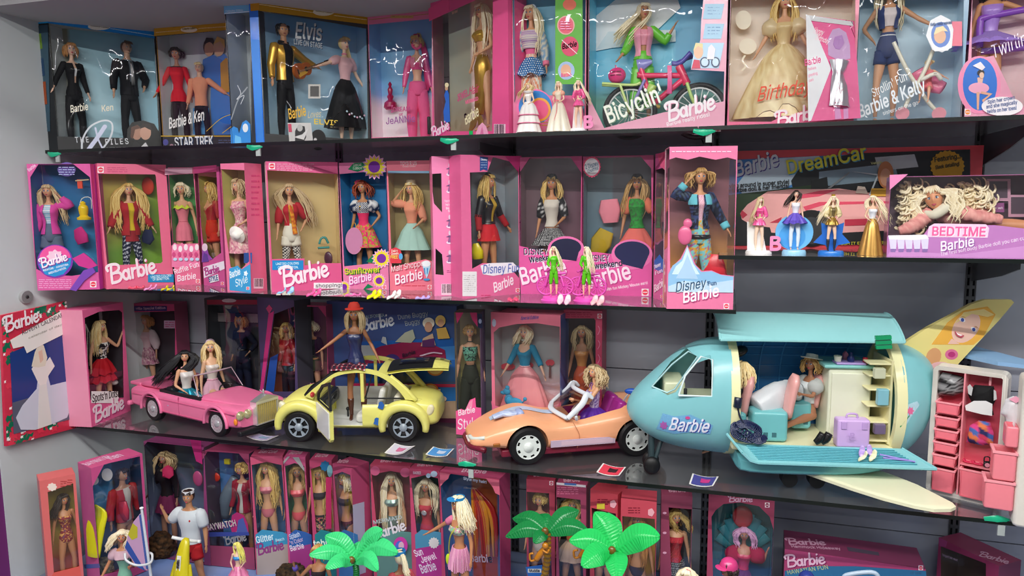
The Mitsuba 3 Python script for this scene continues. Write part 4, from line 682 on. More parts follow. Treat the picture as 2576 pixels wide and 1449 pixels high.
# ================================================================ second shelf, left to right
PK='#e4588c'
b=Box('pink corner-cut box with a camping doll in a magenta jacket, leftmost on the second shelf',(95,731),(251,728),None,412,Z2,.07,'#da4f9c','#c83f8e',win=[[(98,411),(182,411),(226,446),(249,684),(180,694),(120,690),(90,676),(76,446)]],back=grad('#1c6a9c','#0f3f7c',nz=.3),topc='#b04890')
b.poly_('#b23ca0',[(236,413),(251,420),(259,726),(251,728)],f='R',nm='spine').t('Barbie','#f0c8e4',74,432,92,418,8).oval_('#6a5aa8',168,426,23,18,dep=.02,nm='striped_disc').fine('#b8c8e8',148,420,188,4,6,dict(seed=1)['seed'])
b.oval_('#7a3aa8',139,657,45,42,lay=2,nm='round_badge').oval_('#e8569c',139,652,40,35,lay=3,nm='badge_sky').poly_('#2a90cc',[(98,664),(180,648),(178,668),(160,690),(138,696),(114,690)],lay=4,nm='badge_sea').oval_('#f0c8dc',139,645,22,18,lay=5,n=16,rag=.25,nm='badge_sun')
b.logo('#f6eaf2',105,674,173,653,22,sh='#7a3a90',lay=6).t('AVENTURE - AVVENTURA','#e8eef8',110,683,174,667,5,lay=7).t('AMICA DELLA NATURA','#e8eef8',124,690,168,676,5,lay=7).fine('#f4b8dc',98,703,180,5,5,2).emblem(235,715,8)
b.poly_('#c8388c',[(184,650),(212,636),(232,652),(246,668),(226,676),(200,668)],d=.004,nm='purse_picture',lay=3).poly_('#7a48b0',[(178,728),(212,680),(236,672),(242,684),(214,706),(194,732)],d=.004,nm='sequin_sleeve',lay=4)
b.inner('#e8c418',cat(*[xf(m,t=b.at(212,553,.03))for m in(lathe([(.016,0),(.017,.006),(.012,.008),(.009,.012),(.0105,.016),(.012,.030),(.0105,.036),(.006,.040),(.007,.044),(.003,.048),(.001,.049)],20),)]),'yellow_lantern').inner('#e8e4d8',tube([b.at(198,530,.03),b.at(206,500,.03),b.at(228,498,.03),b.at(231,525,.03)],.0012,5,n=10),'lantern_handle',True)
b.inner('#c02878',tube([b.at(196,575,.04),b.at(204,595,.036),b.at(210,612,.036)],[.014,.022,.018],10,flat=.4),'magenta_bag',True,'cloth').inner('#e0503a',b.place(xf(box(-.006,.006,.03,.034,-.012,.012),t=b.uv(186,462).tolist()[:1]+[0]+b.uv(186,462).tolist()[1:])),'red_cup').inner('#d8c8a0',tube([b.at(190,455,.03),b.at(224,452,.03)],.002,6),'cord',True).done()
d=bd(b,'doll in a magenta jacket and denim shorts shading her eyes, in the leftmost second-shelf box',120,482,.036,.29,f=.15,hair=('ash',dict(length=.33,vol=.05,n=80,sweep=(.06,0))),arms=('down','head'),skin='#bd7c58')
d.top('#d84aa0',.52,.80,.020,'jacket',opening=.38,wob=.002).sleeves('#d84aa0',.9,.016,.010).top(pat('stripe','#dfe4ea','#7ab0d0',1.2),.60,.80,.006,'shirt',res=2).pants('#5a6a80',.27,.016,.01,'denim_shorts').skirt('#e8e8e8',.345,.37,.03,.006,14,name='frayed_hem')
b=Box('pink box with green liner, a doll in a red padded jacket with big crimped hair',(268,728),(437,716),None,413,Z2,.07,'#e86088','#d64a78',win=[[(247,437),(390,439),(392,444),(409,658),(404,662),(270,668)]],back=split([(.45,grad('#5f9a22','#b8a030',.3,.6)),(1,grad('#62a01e','#7a9024',nz=.3))]),topc='#d85a84')
b.logo('#f2dfe6',276,714,396,684,44,sh='#d8407a').rect_('#1f86bc',372,690,437,710,lay=3,nm='blue_label').t('UNITED COLORS','#d8f0f8',379,700,431,695,6,lay=5).t('OF BENETTON.','#d8f0f8',384,706,426,703,6,lay=5).emblem(253,427,8).fine('#c84a78',270,421,320,3,5,3).done()
d=bd(b,'doll in a red padded jacket, yellow jumper and starry leggings, in the green-lined box',322,478,.034,.29,f=.05,hair=('gold',dict(length=.42,vol=.10,n=110,curl=.012,thick=.8)),arms=('out','out'),skin='#c88a64')
d.top('#a81e26',.49,.80,.022,'jacket',opening=.30).sleeves('#a81e26',.92,.018,.01).top('#d8bc24',.53,.80,.006,'jumper').skirt('#981c28',.43,.56,.01).pants(pat('dots','#141c3a','#c8ccd8',.55),.95,.005,name='leggings',res=2).shoes('#c83a4a')
b.inner('#121c40',tube([b.at(372,578,.03),b.at(372,600,.028),b.at(368,612,.03)],[.012,.022,.014],10,flat=.4),'navy_bag',True,'cloth').inner('#c83a24',ell(b.at(372,468,.05),(.020,.006,.024),2),'red_hat',True,'cloth')
b=Box('slim pink box with a doll in a lime-ruffled pink minidress',(441,717),(506,716),None,421,Z2,.06,'#e6648e','#c84a78',win=[[(415,441),(486,437),(501,612),(430,614)]],back=grad('#3a8a30','#246a2c',nz=.3))
b.pm([('#f0b8cc',[(415,424),(484,422),(484,436),(415,440)])],nm='scalloped_band').t('Ruffle Fun','#f6e0ea',441,690,502,670,13,lay=5).t('Barbie','#f6e0ea',447,708,494,700,15,lay=5,shear=.2).emblem(498,707,5)
b.pm([('#e87aa4',[(432,672),(432,618),(440,610),(450,618),(458,610),(468,620),(476,612),(486,618),(494,612),(502,630),(504,672)])]+[('#f4e0e6','o',440+14*i,622+(i%2)*4,5,8)for i in range(5)]+[('#d04a80','o',438+14*i,640,4,6)for i in range(5)]+[('#c0d0e8','o',442+14*i,652,5,4)for i in range(5)],nm='doll_row_picture',lay=1).done()
d=bd(b,'doll in a pink minidress with a lime ruffle, in the slim pink box',456,476,.03,.285,f=.1,hair=('pale',dict(length=.10,vol=.03,n=60)),arms=('down','down'),skin='#c8865c')
d.top('#e88090',.55,.76,.006,'dress').skirt('#e87a90',.42,.62,.02,.004,8).add(grid(A([[[x*k*1.0,-.0-y*k,.765-.03*t+.008*math.sin(8*a)]for a,x,y in((a,math.sin(a),math.cos(a))for a in np.linspace(0,2*PI,40))]for t,k in((0,.066),(.5,.082),(1,.094))])),'#c8d43c','lime_ruffle').ring(.61,.004,'#d86880','belt')
b=Box('slim magenta box with a doll in a red outfit, right of the lime-ruffle box',(513,717),(567,722),None,419,Z2,.06,'#cf4590','#b83a80',win=[[(489,436),(544,431),(556,636),(530,655),(512,622)]],back=grad('#4a3020','#8a8038',nz=.3))
b.poly_('#e85898',[(487,420),(545,415),(546,432),(488,437)],lay=1,nm='top_band').pm([('#ece6f0',[(512,672),(564,656),(566,676),(514,700)])],nm='white_flash').logo('#b04088',517,693,554,682,17,lay=5).poly_('#f0eef4',[(526,697),(550,689),(553,706),(530,712)],lay=6,nm='barcode_tag').t('STYLE','#2a4a78',528,709,551,704,12,lay=8).emblem(560,713,4)
b.pm([('#8a4aa8',[(508,660),(510,622),(518,612),(526,640),(536,652)]),('#e8d0e0','o',516,622,7,10),('#5a3a90',[(510,660),(514,636),(522,640),(526,658)])],nm='purple_figure_picture',lay=2).done()
d=bd(b,'doll in a red blouse and orange-red shorts, in the slim magenta box',528,474,.03,.285,hair=('gold',dict(length=.16,vol=.02,n=50,sweep=(.03,0))),arms=('down','down'),skin='#b87650',turn=-.4)
d.top('#a82a34',.60,.79,.010,'blouse',neck=.08).sleeves('#a82a34',.55,.010).pants('#c8301c',.22,.014,.012,'shorts').ring(.60,.006,'#d8b84a')
b=Box('pink box with blue panel and a doll in a pink flowered sundress',(572,733),(631,736),None,410,Z2,.06,'#e8709a','#e05c88',win=[[(546,425),(627,429),(628,434),(638,646),(608,676),(580,672)]],back=grad('#7a8a3a','#b0a850',nz=.25))
b.poly_('#3f9cd0',[(577,676),(598,668),(608,678),(630,664),(632,736),(578,730)],lay=1,nm='blue_panel').t('Barbie','#e8f4fa',580,700,606,690,16,lay=3,shear=.2).t('Style','#e8f4fa',594,722,624,710,18,lay=3,bold=False,shear=.3).oval_('#e8f4fa',619,688,6,8,lay=3,rag=.4,n=10,nm='flower').emblem(624,725,4).bars(638,700,662,726,f='R').fine('#c84878',632,440,652,8,14,5,f='R')
b.rect_('#2a5aa0',614,636,634,662,dep=.006,nm='blue_card').done()
d=bd(b,'doll in a pink flowered sundress holding a white hat, in the blue-panelled slim box',600,468,.032,.29,f=.05,hair=('ash',dict(length=.12,vol=.03,n=50)),arms=('down','front'),skin='#cf9068',turn=-.35)
d.top(pat('flower','#e4aab0','#c87890',.7,2,'#e8dccc'),.60,.79,.007,'sundress',res=2).skirt(pat('flower','#e4b0b4','#c87890',.8,4,'#ece0d0'),.33,.61,.07,.012,6,res=2).sleeves('#e4aab0',.22,.014,.022).hat(xf(lathe([(.075,0),(.08,.006),(.04,.012),(.036,.04),(0,.046)],24),rx=1.9,t=(.045,-.10,.50)),'#e8e4dc','white_hat')if False else d.top(pat('flower','#e4aab0','#c87890',.7,2,'#e8dccc'),.60,.79,.007,'sundress',res=2).skirt(pat('flower','#e4b0b4','#c87890',.8,4,'#ece0d0'),.33,.61,.07,.012,6,res=2,ysq=.8).add(xf(lathe([(.075,0),(.08,.006),(.04,.012),(.036,.04),(0,.046)],24),rx=1.9,t=(.045,-.10,.50)),'#e8e4dc','white_hat')
b=Box('wide pink box with tan liner, a doll in a red jacket and striped scarf',(684,735),(861,726),None,407,Z2,.07,'#e24a8a','#e8c4c4',win=[[(672,428),(850,438),(858,662),(800,662),(766,668),(766,650),(684,652)]],back=grad('#b8975a','#c8ac68',nz=.15),topc='#e8889c')
b.rect_('#1e86c8',685,655,763,679,lay=2,nm='blue_label').t('UNITED COLORS','#d8f0f8',694,667,752,665,6,lay=4).t('OF BENETTON.','#d8f0f8',699,676,751,675,6,lay=4).logo('#f4e4ec',710,722,830,692,46,sh='#c83478').rect_('#f0e6ea',789,711,863,726,lay=5,nm='white_label').t('shopping!','#3a3a40',794,723,860,721,9,lay=7,bold=False).emblem(684,418,8).fine('#f4b4cc',696,412,790,4,5,5)
b.inner('#3a8a84',cat(tube([b.at(803,614,.03),b.at(808,600,.03),b.at(818,598,.03),b.at(826,612,.03)],.003,6,n=12),tube([b.at(800,624,.03),b.at(828,622,.03)],.006,8,flat=.5)),'teal_handbag',True).inner('#4a2438',ell(b.at(826,650,.03),(.012,.005,.018),2),'hairbrush',True).done()
d=bd(b,'doll in a red jacket, orange-striped scarf, white shorts and checked leggings, in the tan-lined box',727,480,.034,.29,f=.05,hair=('ash',dict(length=.36,vol=.10,n=110,curl=.012,sweep=(.10,0))),arms=('down','hip'),skin='#c8885e')
d.top('#b42430',.60,.80,.014,'jacket',opening=.3).sleeves('#b42430',.6,.014,.012).top('#c8a040',.58,.78,.005,'top').pants('#e0dccc',.22,.016,.004,'shorts').pants(pat('check','#e6e2da','#1a1a1c',.75),.72,.004,name='checked_leggings',res=3).pants('#b8404a',1.0,.002,name='red_socks').add(tube([(-.01,-.066,.79),(.005,-.088,.72),(.02,-.075,.62),(.03,-.08,.52)],[.012,.018,.02,.022],8,n=16,flat=.35),pat('stripe','#e8a02c','#c85a24',.9),'striped_scarf').ring(.585,.01,'#3a2050')
b=Box('blue-lined box with sunflowers, a doll in a pink flowered skirt and beret',(864,726),(979,729),None,408,Z2,.06,'#e878a8','#2a5a9a',win=[[(854,438),(974,428),(976,660),(922,664),(866,670)]],back=grad('#10406e','#1a6ab0',nz=.2))
def sunflower(x,y,r,lay=2):b.oval_('#e8a8d8',x,y,r*1.16,r*1.16,lay=lay,n=32,rag=.22,nm='printed_sunflower').oval_('#e8d83a',x,y,r,r,lay=lay+1,n=32,rag=.3,nm='sunflower_petals').oval_('#7a2ea0',x,y,r*.52,r*.52,lay=lay+2,nm='sunflower_centre')
b.poly_('#0f7a4a',[(876,426),(890,410),(918,408),(922,424),(900,432)],lay=2,nm='green_leaf').t('Special','#e8f0e0',889,418,910,417,7,lay=4,bold=False).t('Edition','#e8f0e0',889,427,911,426,7,lay=4,bold=False)
sunflower(942,420,28);sunflower(961,650,22,8);sunflower(866,722,15);sunflower(954,706,16,2)
b.poly_('#0f7a4a',[(922,658),(940,640),(948,664)],lay=3,nm='green_leaf').poly_('#0f7a4a',[(914,728),(926,714),(940,722)],lay=3,nm='green_leaf').t('Sunflower','#d8d838',868,690,958,684,14,sh='#2a6a2a',lay=4).t('Barbie','#f4d8ea',880,716,936,704,20,sh='#c84898',lay=4,shear=.2).emblem(967,722,5).oval_('#d890b8',891,606,22,34,dep=.01,nm='bag_card').done()
d=bd(b,'brown-haired doll with a beret, checked sleeves and pink flowered skirt, in the sunflower box',912,472,.036,.29,hair=('red',dict(length=.12,vol=.045,n=60)),arms=('down','hip'),skin='#a86840')
d.top(pat('check','#e0e0e0','#1c2a4a',.5),.66,.79,.007,'blouse',res=3).sleeves(pat('check','#e0e0e0','#1c2a4a',.5),.36,.016,.022).top('#e83a6a',.58,.69,.008,'waist').skirt(pat('flower','#ea3a72','#a8b040',.75,3,'#f0a040'),.37,.61,.10,.014,7,res=3,ysq=.45).hat(ell((-.03,.0,.972),(.050,.045,.026),2),pat('flower','#e8407a','#a8b040',.6,3,'#f0a040'),'beret')
d.add(ell((0,-.062,.735),(.022,.008,.022),2),'#e8b82a','sunflower').add(ell((0,-.068,.735),(.011,.006,.011),2),'#3a1c10','sunflower_centre');b.inner('#e8b040',cat(ell(b.at(890,608,.022),(.013,.007,.012),2),tube([b.at(882,598,.022),b.at(884,570,.026),b.at(894,562,.026),b.at(898,600,.022)],.001,5,n=12)),'orange_basket',True)
b=Box('coral-pink box with a milkshake glass on its front and a mint-skirted doll',(981,730),(1090,731),None,404,Z2,.06,'#ee7088','#d85a7a',win=[[(976,434),(1080,430),(1088,658),(1070,652),(986,672)]],back=grad('#4a3a24','#98844c',nz=.3),topc='#e87088')
b.rect_('#9ac8e8',976,430,1080,436,lay=2,nm='blue_rule').t('TOYS R US','#f8e6ea',1007,416,1049,415,9).t('Limited Edition','#f8d0d8',1013,421,1046,420,4).t('Malt Shoppe','#f6e8e8',985,684,1066,668,14,sh='#b83a50',lay=3,bold=False,shear=.2).t('Barbie','#f6e4ea',995,716,1064,700,24,sh='#c03868',lay=3,shear=.2).fine('#c83a50',1010,718,1070,1,5)
b.pm([('#b8dcee',[(1063,668),(1084,668),(1078,690),(1074,700),(1070,690)]),('#4a90c8',[(1066,674),(1070,674),(1071,690),(1069,690)]),('#4a90c8',[(1074,674),(1078,674),(1076,690),(1074,690)]),('#f0f4f8','o',1073,663,11,8),('#4a90c8','o',1074,703,8,3)],nm='milkshake_glass',lay=6).pm([('#d83a4a',[(981,632),(984,626),(996,622),(1008,628),(1012,640),(1010,662),(983,662)]),('#58a8d8','o',1009,645,5,8)],nm='red_sticker',lay=7).t('Dairy','#f8e0d0',986,634,1002,633,6,lay=11).t('Queen','#f8e0d0',985,641,1004,640,6,lay=11).t('FREE','#f0e060',984,650,1002,650,8,lay=11).emblem(1081,722,5).done()
d=bd(b,'doll in a pale cap, peach jumper and mint skirt saluting, in the milkshake box',1034,476,.034,.29,hair=('gold',dict(length=.24,vol=.05,n=60)),arms=('head','front'),skin='#c8865a',turn=-.3)
d.top('#e89878',.61,.80,.008,'jumper').sleeves('#ea9a7c',.6,.012,.008).skirt('#a8d0c4',.36,.62,.11,.014,7,ysq=.45).hat(lathe([(.055,.965),(.052,.972),(.046,.975),(.040,1.01),(.0,1.015)],24),'#dcd0a8','cap')
b=Box('plain pink box side printed with small dancing figures and a bar code',(1093,745),(1156,743),None,393,Z2,.07,'#ea7aae','#d8608e',win=[[(1082,438),(1110,436),(1112,534),(1092,512)],[(1096,625),(1112,640),(1116,692),(1096,690)]],back=grad('#4a3a2a','#7a5a40'))
for i,y in enumerate((425,468,556,596,645)):b.pm([('#e8d8e8','o',1131,y+14,8,4),('#8a5a8a',[(1126,y+14),(1130,y-4),(1135,y-4),(1134,y+14)]),('#d0c0d0','o',1132,y-10,4,6),('#6a4a7a',[(1122,y),(1130,y-4),(1142,y+3),(1130,y)])],nm='dancer_picture')
b.t('You make','#f6dcea',1118,509,1141,507,6).t('her move','#f6dcea',1121,518,1144,516,6).t('like a real','#f6dcea',1122,527,1146,525,6).t('dancer!','#f6dcea',1127,533,1146,533,6).bars(1110,714,1146,742).fine('#a8407a',1124,680,1146,2,4).done()
b=Box('pink box with navy ribbon badge, a doll in black jacket and red skirt',(1164,751),(1308,739),None,391,Z2,.07,'#e8629a','#d84f8a',win=[[(1182,434),(1226,432),(1240,395),(1304,412),(1306,700),(1286,676),(1250,662),(1214,662),(1188,676)]],back=split([(.4,grad('#3a2a2c','#5a4648')),(1,grad('#3a4454','#8a949c',nz=.3))]))
b.pm([('#2a4a88',[(1207,394),(1227,396),(1226,430),(1216,426),(1207,430)])],nm='ribbon_badge').t('Disney','#e8ecf6',1209,404,1225,404,5,lay=6).fine('#c0cce8',1209,408,1225,3,6,2).poly_('#d03a80',[(1270,393),(1312,392),(1304,434)],nm='pink_corner',lay=1)
b.rect_('#e8e4e6',1163,683,1199,745,lay=2,nm='notice_panel').fine('#5a5a60',1166,692,1196,9,5,4).pm([('#f0eaf2',[(1208,668),(1230,662),(1290,660),(1306,676),(1290,686),(1240,694),(1214,690)])],nm='white_splash').t('Disney Fun','#5a6ab0',1214,688,1304,684,22,lay=5,bold=False,shear=.1).t('Barbie','#f6e2ec',1243,736,1292,714,24,lay=3,shear=.2).emblem(1302,730,5).fine('#c8346a',1210,742,1236,2,5).done()
d=bd(b,'doll in a black jacket and red skirt with a red sleeve, in the navy-ribbon box',1228,458,.034,.29,f=.3,hair=('gold',dict(length=.26,vol=.03,n=60)),arms=('down','out'),skin='#b87048',turn=.3)
d.top('#1c1a1e',.58,.80,.012,'jacket','satin',opening=.3).sleeves('#1c1a1e',.5,.014,mat='satin').sleeves('#a82028',.95,.014,t0=.45).top('#c8a03a',.60,.79,.005,'yellow_vest').skirt('#d02430',.44,.60,.05,.006,6,ysq=.6).hat(ell((0,.0,.985),(.03,.03,.018),2),'#1a1a1c','black_cap').ring(.59,.012,'#1a1a1c')
b.inner('#d8c418',tube([b.at(1196,612,.02),b.at(1199,632,.018),b.at(1202,650,.02)],[.007,.016,.014],10,flat=.5),'yellow_bag',True)
def disney_weekend(b,x0,logo0,hatc,lab):
 b.poly_('#d8569a',[(x0,622),(x0+60,636),(x0+155,640),(x0+155,745),(x0,740)],lay=1,nm='pink_panel')if False else None
b=Box('left of two twin boxes behind the bicycle figurines, doll in a dotted skirt',(1310,739),(1463,742),None,394,Z2,.07,'#c03078','#a82a6a',win=[[(1306,436),(1335,394),(1434,394),(1462,434),(1460,646),(1400,640),(1306,618)]],back=split([(.3,grad('#4a3440','#5a3c44')),(1,grad('#5a2f3c','#48283a',nz=.2))]),wave=.0014)
b.poly_('#d8569a',[(1306,618),(1330,624),(1380,640),(1461,646),(1463,742),(1310,739)],lay=1,nm='pink_panel').t('DISNEY','#1c2438',1318,640,1378,640,16,lay=3,bold=False,sh='#e8e0ec').t('Weekend','#1c2438',1332,660,1400,652,13,lay=3,sh='#e8e0ec').t('Barbie','#f0d8e6',1314,716,1428,688,42,lay=3,sh='#b83a80').oval_('#e070a8',1424,626,46,32,lay=4,nm='hat_outline').pm([('#1a1c3c','o',1424,622,38,22),('#1a1c3c',[(1400,628),(1456,634),(1450,656),(1404,650)])],nm='navy_cap_picture',lay=6).done()
d=bd(b,'doll in a white top and black dotted skirt wearing a dark cap',1388,462,.036,.29,hair=('gold',dict(length=.20,vol=.04,n=60)),arms=('down','front'),skin='#a8653c')
d.top('#cfc8bc',.56,.79,.010,'white_top').sleeves(pat('dots','#16161a','#d8d8d8',.6),.5,.012,.01).skirt(pat('dots','#16161a','#dcdcdc',.8),.40,.55,.10,.014,8,res=3,ysq=.45).hat(lathe([(.048,.965),(.046,.985),(.03,1.005),(0,1.01)],20),'#17151a','dark_cap')
b=Box('right of two twin pink-fronted boxes, holding a doll in a green top',(1465,742),(1639,746),None,392,Z2,.07,'#c03078','#a82a6a',win=[[(1463,434),(1480,396),(1610,392),(1638,424),(1640,640),(1560,640),(1464,634)]],back=split([(.4,grad('#3a6480','#4a5a60')),(1,grad('#2a3a44','#4a4650',nz=.3))]),wave=.0012)
b.poly_('#d8569a',[(1464,634),(1500,634),(1560,642),(1640,640),(1639,746),(1465,742)],lay=1,nm='pink_panel').oval_('#e8547a',1489,420,23,27,lay=3,n=40,rag=.08,nm='round_badge').oval_('#f0eef0',1489,420,19,22,lay=4,nm='badge_face').t('2 Disney','#2a5a80',1474,426,1507,416,12,lay=6,bold=False).t('Outfits','#2a5a80',1480,435,1506,426,8,lay=6,bold=False)
b.t('DISNEY','#1c2438',1480,658,1532,656,16,lay=3,bold=False,sh='#e8e0ec').t('weekend','#1c2438',1496,676,1566,668,14,lay=3,sh='#e8e0ec').t('Barbie','#f0d8e6',1474,728,1590,700,42,lay=3,sh='#b83a80').t('With fun Mickey Mouse ears!','#f4dce8',1523,732,1630,714,7,lay=3).oval_('#e070a8',1590,640,52,38,lay=4,nm='hat_outline').pm([('#1c1f4a','o',1590,634,44,27),('#1c1f4a',[(1562,640),(1630,646),(1616,676),(1566,664)])],nm='navy_cap_picture',lay=6).emblem(1623,735,9).done()
d=bd(b,'doll in a green top and coral skirt wearing a dark cap',1603,462,.036,.29,hair=('honey',dict(length=.30,vol=.05,n=60,sweep=(-.04,0))),arms=('down','out'),skin='#a8653c')
d.top(pat('flower','#2c9a3c','#2a8a36',.9,7,'#3a6a3a'),.555,.80,.012,'green_top',res=2).sleeves('#e87a5c',.4,.012,.012).skirt('#e87268',.38,.56,.11,.014,6,ysq=.45).hat(lathe([(.048,.965),(.046,.985),(.03,1.005),(0,1.01)],20),'#17151a','dark_cap')
b.inner('#e8889a',tube([b.at(1532,502,.05),b.at(1534,530,.048),b.at(1536,560,.05)],[.02,.027,.018],10,flat=.25),'pink_top_garment',True,'cloth').inner('#b89c28',tube([b.at(1526,580,.05),b.at(1512,610,.046),b.at(1500,640,.05)],[.018,.026,.016],10,flat=.3),'yellow_trousers',True,'cloth')
b=Box('narrow pink and blue box edge squeezed between the green-top doll box and mountain box',(1643,749),(1678,762),None,385,Z2,.06,'#d85a9a','#c84a88',win=[[(1641,430),(1674,420),(1676,690),(1646,660)]],back=grad('#4a3a4a','#6a4a58',nz=.3))
b.poly_('#e8648c',[(1654,388),(1676,380),(1676,430),(1662,418)],nm='pink_flap',lay=2).poly_('#3a6ab8',[(1646,656),(1660,640),(1674,662),(1676,690),(1646,676)],nm='blue_panel').t('Disney','#e8e0f0',1648,676,1664,668,9,lay=4).t('Fun','#f0d8ea',1650,692,1668,684,9,lay=4).t('Barbie','#f4dce8',1648,736,1674,716,18,lay=4,shear=.2).emblem(1666,746,4).done()
b=Box('tall clear-sided pink box with a snowy peak on its front, rightmost on the second shelf',(1677,777),(1844,778),None,368,Z2,.075,'#e872a0','#d8a8b4',win=[[(1682,402),(1700,396),(1730,402),(1760,394),(1800,402),(1830,396),(1852,402),(1846,694),(1812,690),(1790,680),(1766,682),(1750,666),(1729,616),(1712,650),(1686,676)]],back=grad('#c07a12','#6a3a44',.1,.6),clear='LR',topc='#e890ac')
b.pm([('#8ab8dc',[(1680,732),(1681,690),(1692,668),(1714,652),(1729,620),(1746,664),(1764,684),(1790,682),(1816,692),(1845,696),(1844,736)]),('#c8e0ee',[(1690,690),(1700,670),(1716,656),(1729,622),(1744,664),(1760,690)]),('#a8c8e4',[(1700,700),(1718,668),(1729,640),(1742,672),(1756,702)]),('#b8d2e8',[(1681,720),(1720,706),(1790,712),(1844,704),(1844,736),(1681,734)])],nm='snowy_peak_picture')
b.t('Disney','#2a4a68',1700,734,1774,722,24,lay=8,bold=False,shear=.25,sh='#dce8f0').t('Fun','#3a5a80',1780,718,1802,716,10,lay=8).t('Barbie','#f6e2ea',1718,762,1808,744,28,sh='#b83a78',lay=4,shear=.2).emblem(1827,770,7).fine('#f4c0d4',1690,380,1840,1,10,8)
b.inner('#e86a9a',cat(ell(b.at(1723,592,.012),(.014,.006,.020),2),ell(b.at(1730,562,.012),(.009,.005,.010),2)),'pink_brush',True).inner('#d82c3c',tube([b.at(1800,640,.03),b.at(1798,662,.028),b.at(1796,690,.028)],[.012,.02,.026],10,flat=.4),'red_bag',True).done()
d=bd(b,'doll in a turquoise-collared dark denim jacket with flowered trousers, in the snowy-peak box',1762,446,.036,.295,hair=('honey',dict(length=.10,vol=.05,n=70,up=.01)),arms=('head','out'),skin='#bd7a50',turn=.0)
d.top(pat('flower','#1c2030','#3a4a78',.7,5,'#4a5a6a'),.56,.80,.018,'jacket',opening=.25,res=2).sleeves(pat('flower','#1c2030','#3a4a78',.7,5,'#4a5a6a'),.85,.016).top('#6ac0d0',.73,.805,.022,'collar',opening=.35).top(pat('check','#e8a0b8','#f0d0dc',.4),.62,.80,.006,'shirt',res=2).pants(pat('flower','#7ac4c8','#d8a838',.9,6,'#b04a90'),.98,.012,res=2).sleeves('#6ac0d0',.95,.018,t0=.8,name='cuff').ring(.50,.02,'#181a22','hem')
b=Box('long red-edged box printed with a pink convertible car',(1790,1.74),(2457,1.765),628,None or .2215,ZR,.08,'#ee3c4c','#c82c3a',topc='#d83450',category='toy car box',name='car_box')
b.pm([('#4a90d8',[(1800,404),(2440,376),(2440,612),(1800,618)]),('#cfe0f0',[(1900,402),(2060,392),(2080,420),(1980,470),(1880,500),(1850,470)]),('#1c2024',[(2020,410),(2150,386),(2440,376),(2440,520),(2000,500),(1990,455)]),('#8aa0b0',[(2060,432),(2250,410),(2260,450),(2060,470)]),('#c8ccd0',[(2200,396),(2300,388),(2310,420),(2210,430)]),('#243a20',[(1800,494),(1930,480),(2080,460),(2080,505),(1930,545),(1800,550)]),('#26282a',[(1800,545),(1900,545),(2230,560),(2440,560),(2440,614),(1800,618)]),('#14181a',[(2040,455),(2080,445),(2086,500),(2040,500)])],nm='printed_scene',lay=1)
b.pm([('#f6b0ac',[(1862,536),(1880,514),(1930,482),(1985,476),(2070,476),(2110,474),(2235,492),(2240,580),(2180,582),(2110,586),(2092,560),(2060,530),(2010,540),(1990,570),(1975,588),(1940,585),(1936,572),(1890,566),(1866,552)]),('#e8506a',[(1994,494),(2060,480),(2110,476),(2060,494),(2010,500)]),('#e8506a',[(2020,520),(2060,508),(2240,506),(2240,511),(2070,516),(2026,530)]),('#c83a50',[(1866,528),(1880,540),(1868,550),(1862,540)]),('#c83a50',[(1936,560),(1966,546),(1962,560)]),('#c83a50',[(2124,552),(2180,550),(2180,566),(2124,568)]),('#141516','o',2040,574,48,46),('#3a3c3e','o',2040,580,36,34),('#8a8c90',[(2080,474),(2135,432),(2136,436),(2088,474)]),('#c8ccd0',[(2135,431),(2210,438),(2188,492),(2184,490),(2204,442)]),('#d8a03a',[(2190,474),(2236,474),(2236,494),(2188,494)]),('#c87a4a','o',2226,440,20,34),('#e0a080','o',2226,446,14,22),('#e8d0c0',[(2150,486),(2156,468),(2174,470),(2182,488)])],nm='printed_convertible',lay=11)
b.t('Barbie','#e8eef8',1853,444,1960,416,38,sh='#3a2a90',lay=4,shear=.1).t('DreamCar','#e8e03a',1982,438,2180,398,34,sh='#3a9ac8',lay=14).t('Vehicle','#e8e6a0',2190,414,2218,411,6,lay=12).t('driving around in super style!','#16181c',1820,474,1985,462,10,lay=10).t('for Barbie doll & her friends!','#16181c',1822,486,1985,472,10,lay=10).oval_('#d8a020',2382,418,44,40,lay=10,n=44,rag=.08,nm='gold_seal').t('Featuring...','#2a2010',2350,408,2416,398,12,lay=13).t('Sleek detailing!','#2a2010',2352,426,2412,416,9,lay=13).t('PUSH IT EVERYWHERE','#d8c83a',2106,616,2230,613,7,lay=24).done()
b=Box('mauve box with a reclining blonde doll in fluffy pink, before the car box',(2230,645),(2640,653),None,441,ZR,.08,'#b06098','#8a3a74',win=[[(2238,478),(2282,440),(2640,432),(2640,582),(2495,590),(2490,566),(2340,568),(2320,594),(2234,594)]],back=grad('#6a4860','#5a4858',nz=.3),gloss='gloss_card')
b.poly_('#e884b4',[(2238,440),(2284,438),(2238,478)],nm='pink_corner',lay=2).pm([('#b878b8',[(2232,594),(2320,596),(2340,570),(2500,566),(2640,582),(2640,654),(2230,646)]),('#c88cc8',[(2240,630),(2420,640),(2640,610),(2640,650),(2232,644)])],nm='mauve_panel')
b.pm([('#eec8e0',[(2332,596),(2336,570),(2350,562),(2480,564),(2488,574),(2484,598)])],nm='title_plate',lay=4).t('BEDTIME','#e8609a',2344,592,2478,594,22,sh='#fbeaf4',lay=6).t('Barbie','#f0e2f2',2366,632,2450,618,24,sh='#8a4a98',lay=5,shear=.15).t('The first soft body Barbie doll you can cuddle!','#f4e8f6',2366,644,2604,598,9,lay=5,bold=False,shear=.1)
for i in range(5):b.pm([('#d8d0e8',[(2236+i*20,600),(2256+i*20,600),(2254+i*20,626),(2240+i*20,628)]),('#8a6aa8',[(2240+i*20,626),(2254+i*20,626),(2252+i*20,634),(2240+i*20,634)])],nm='lace_swag',lay=4)
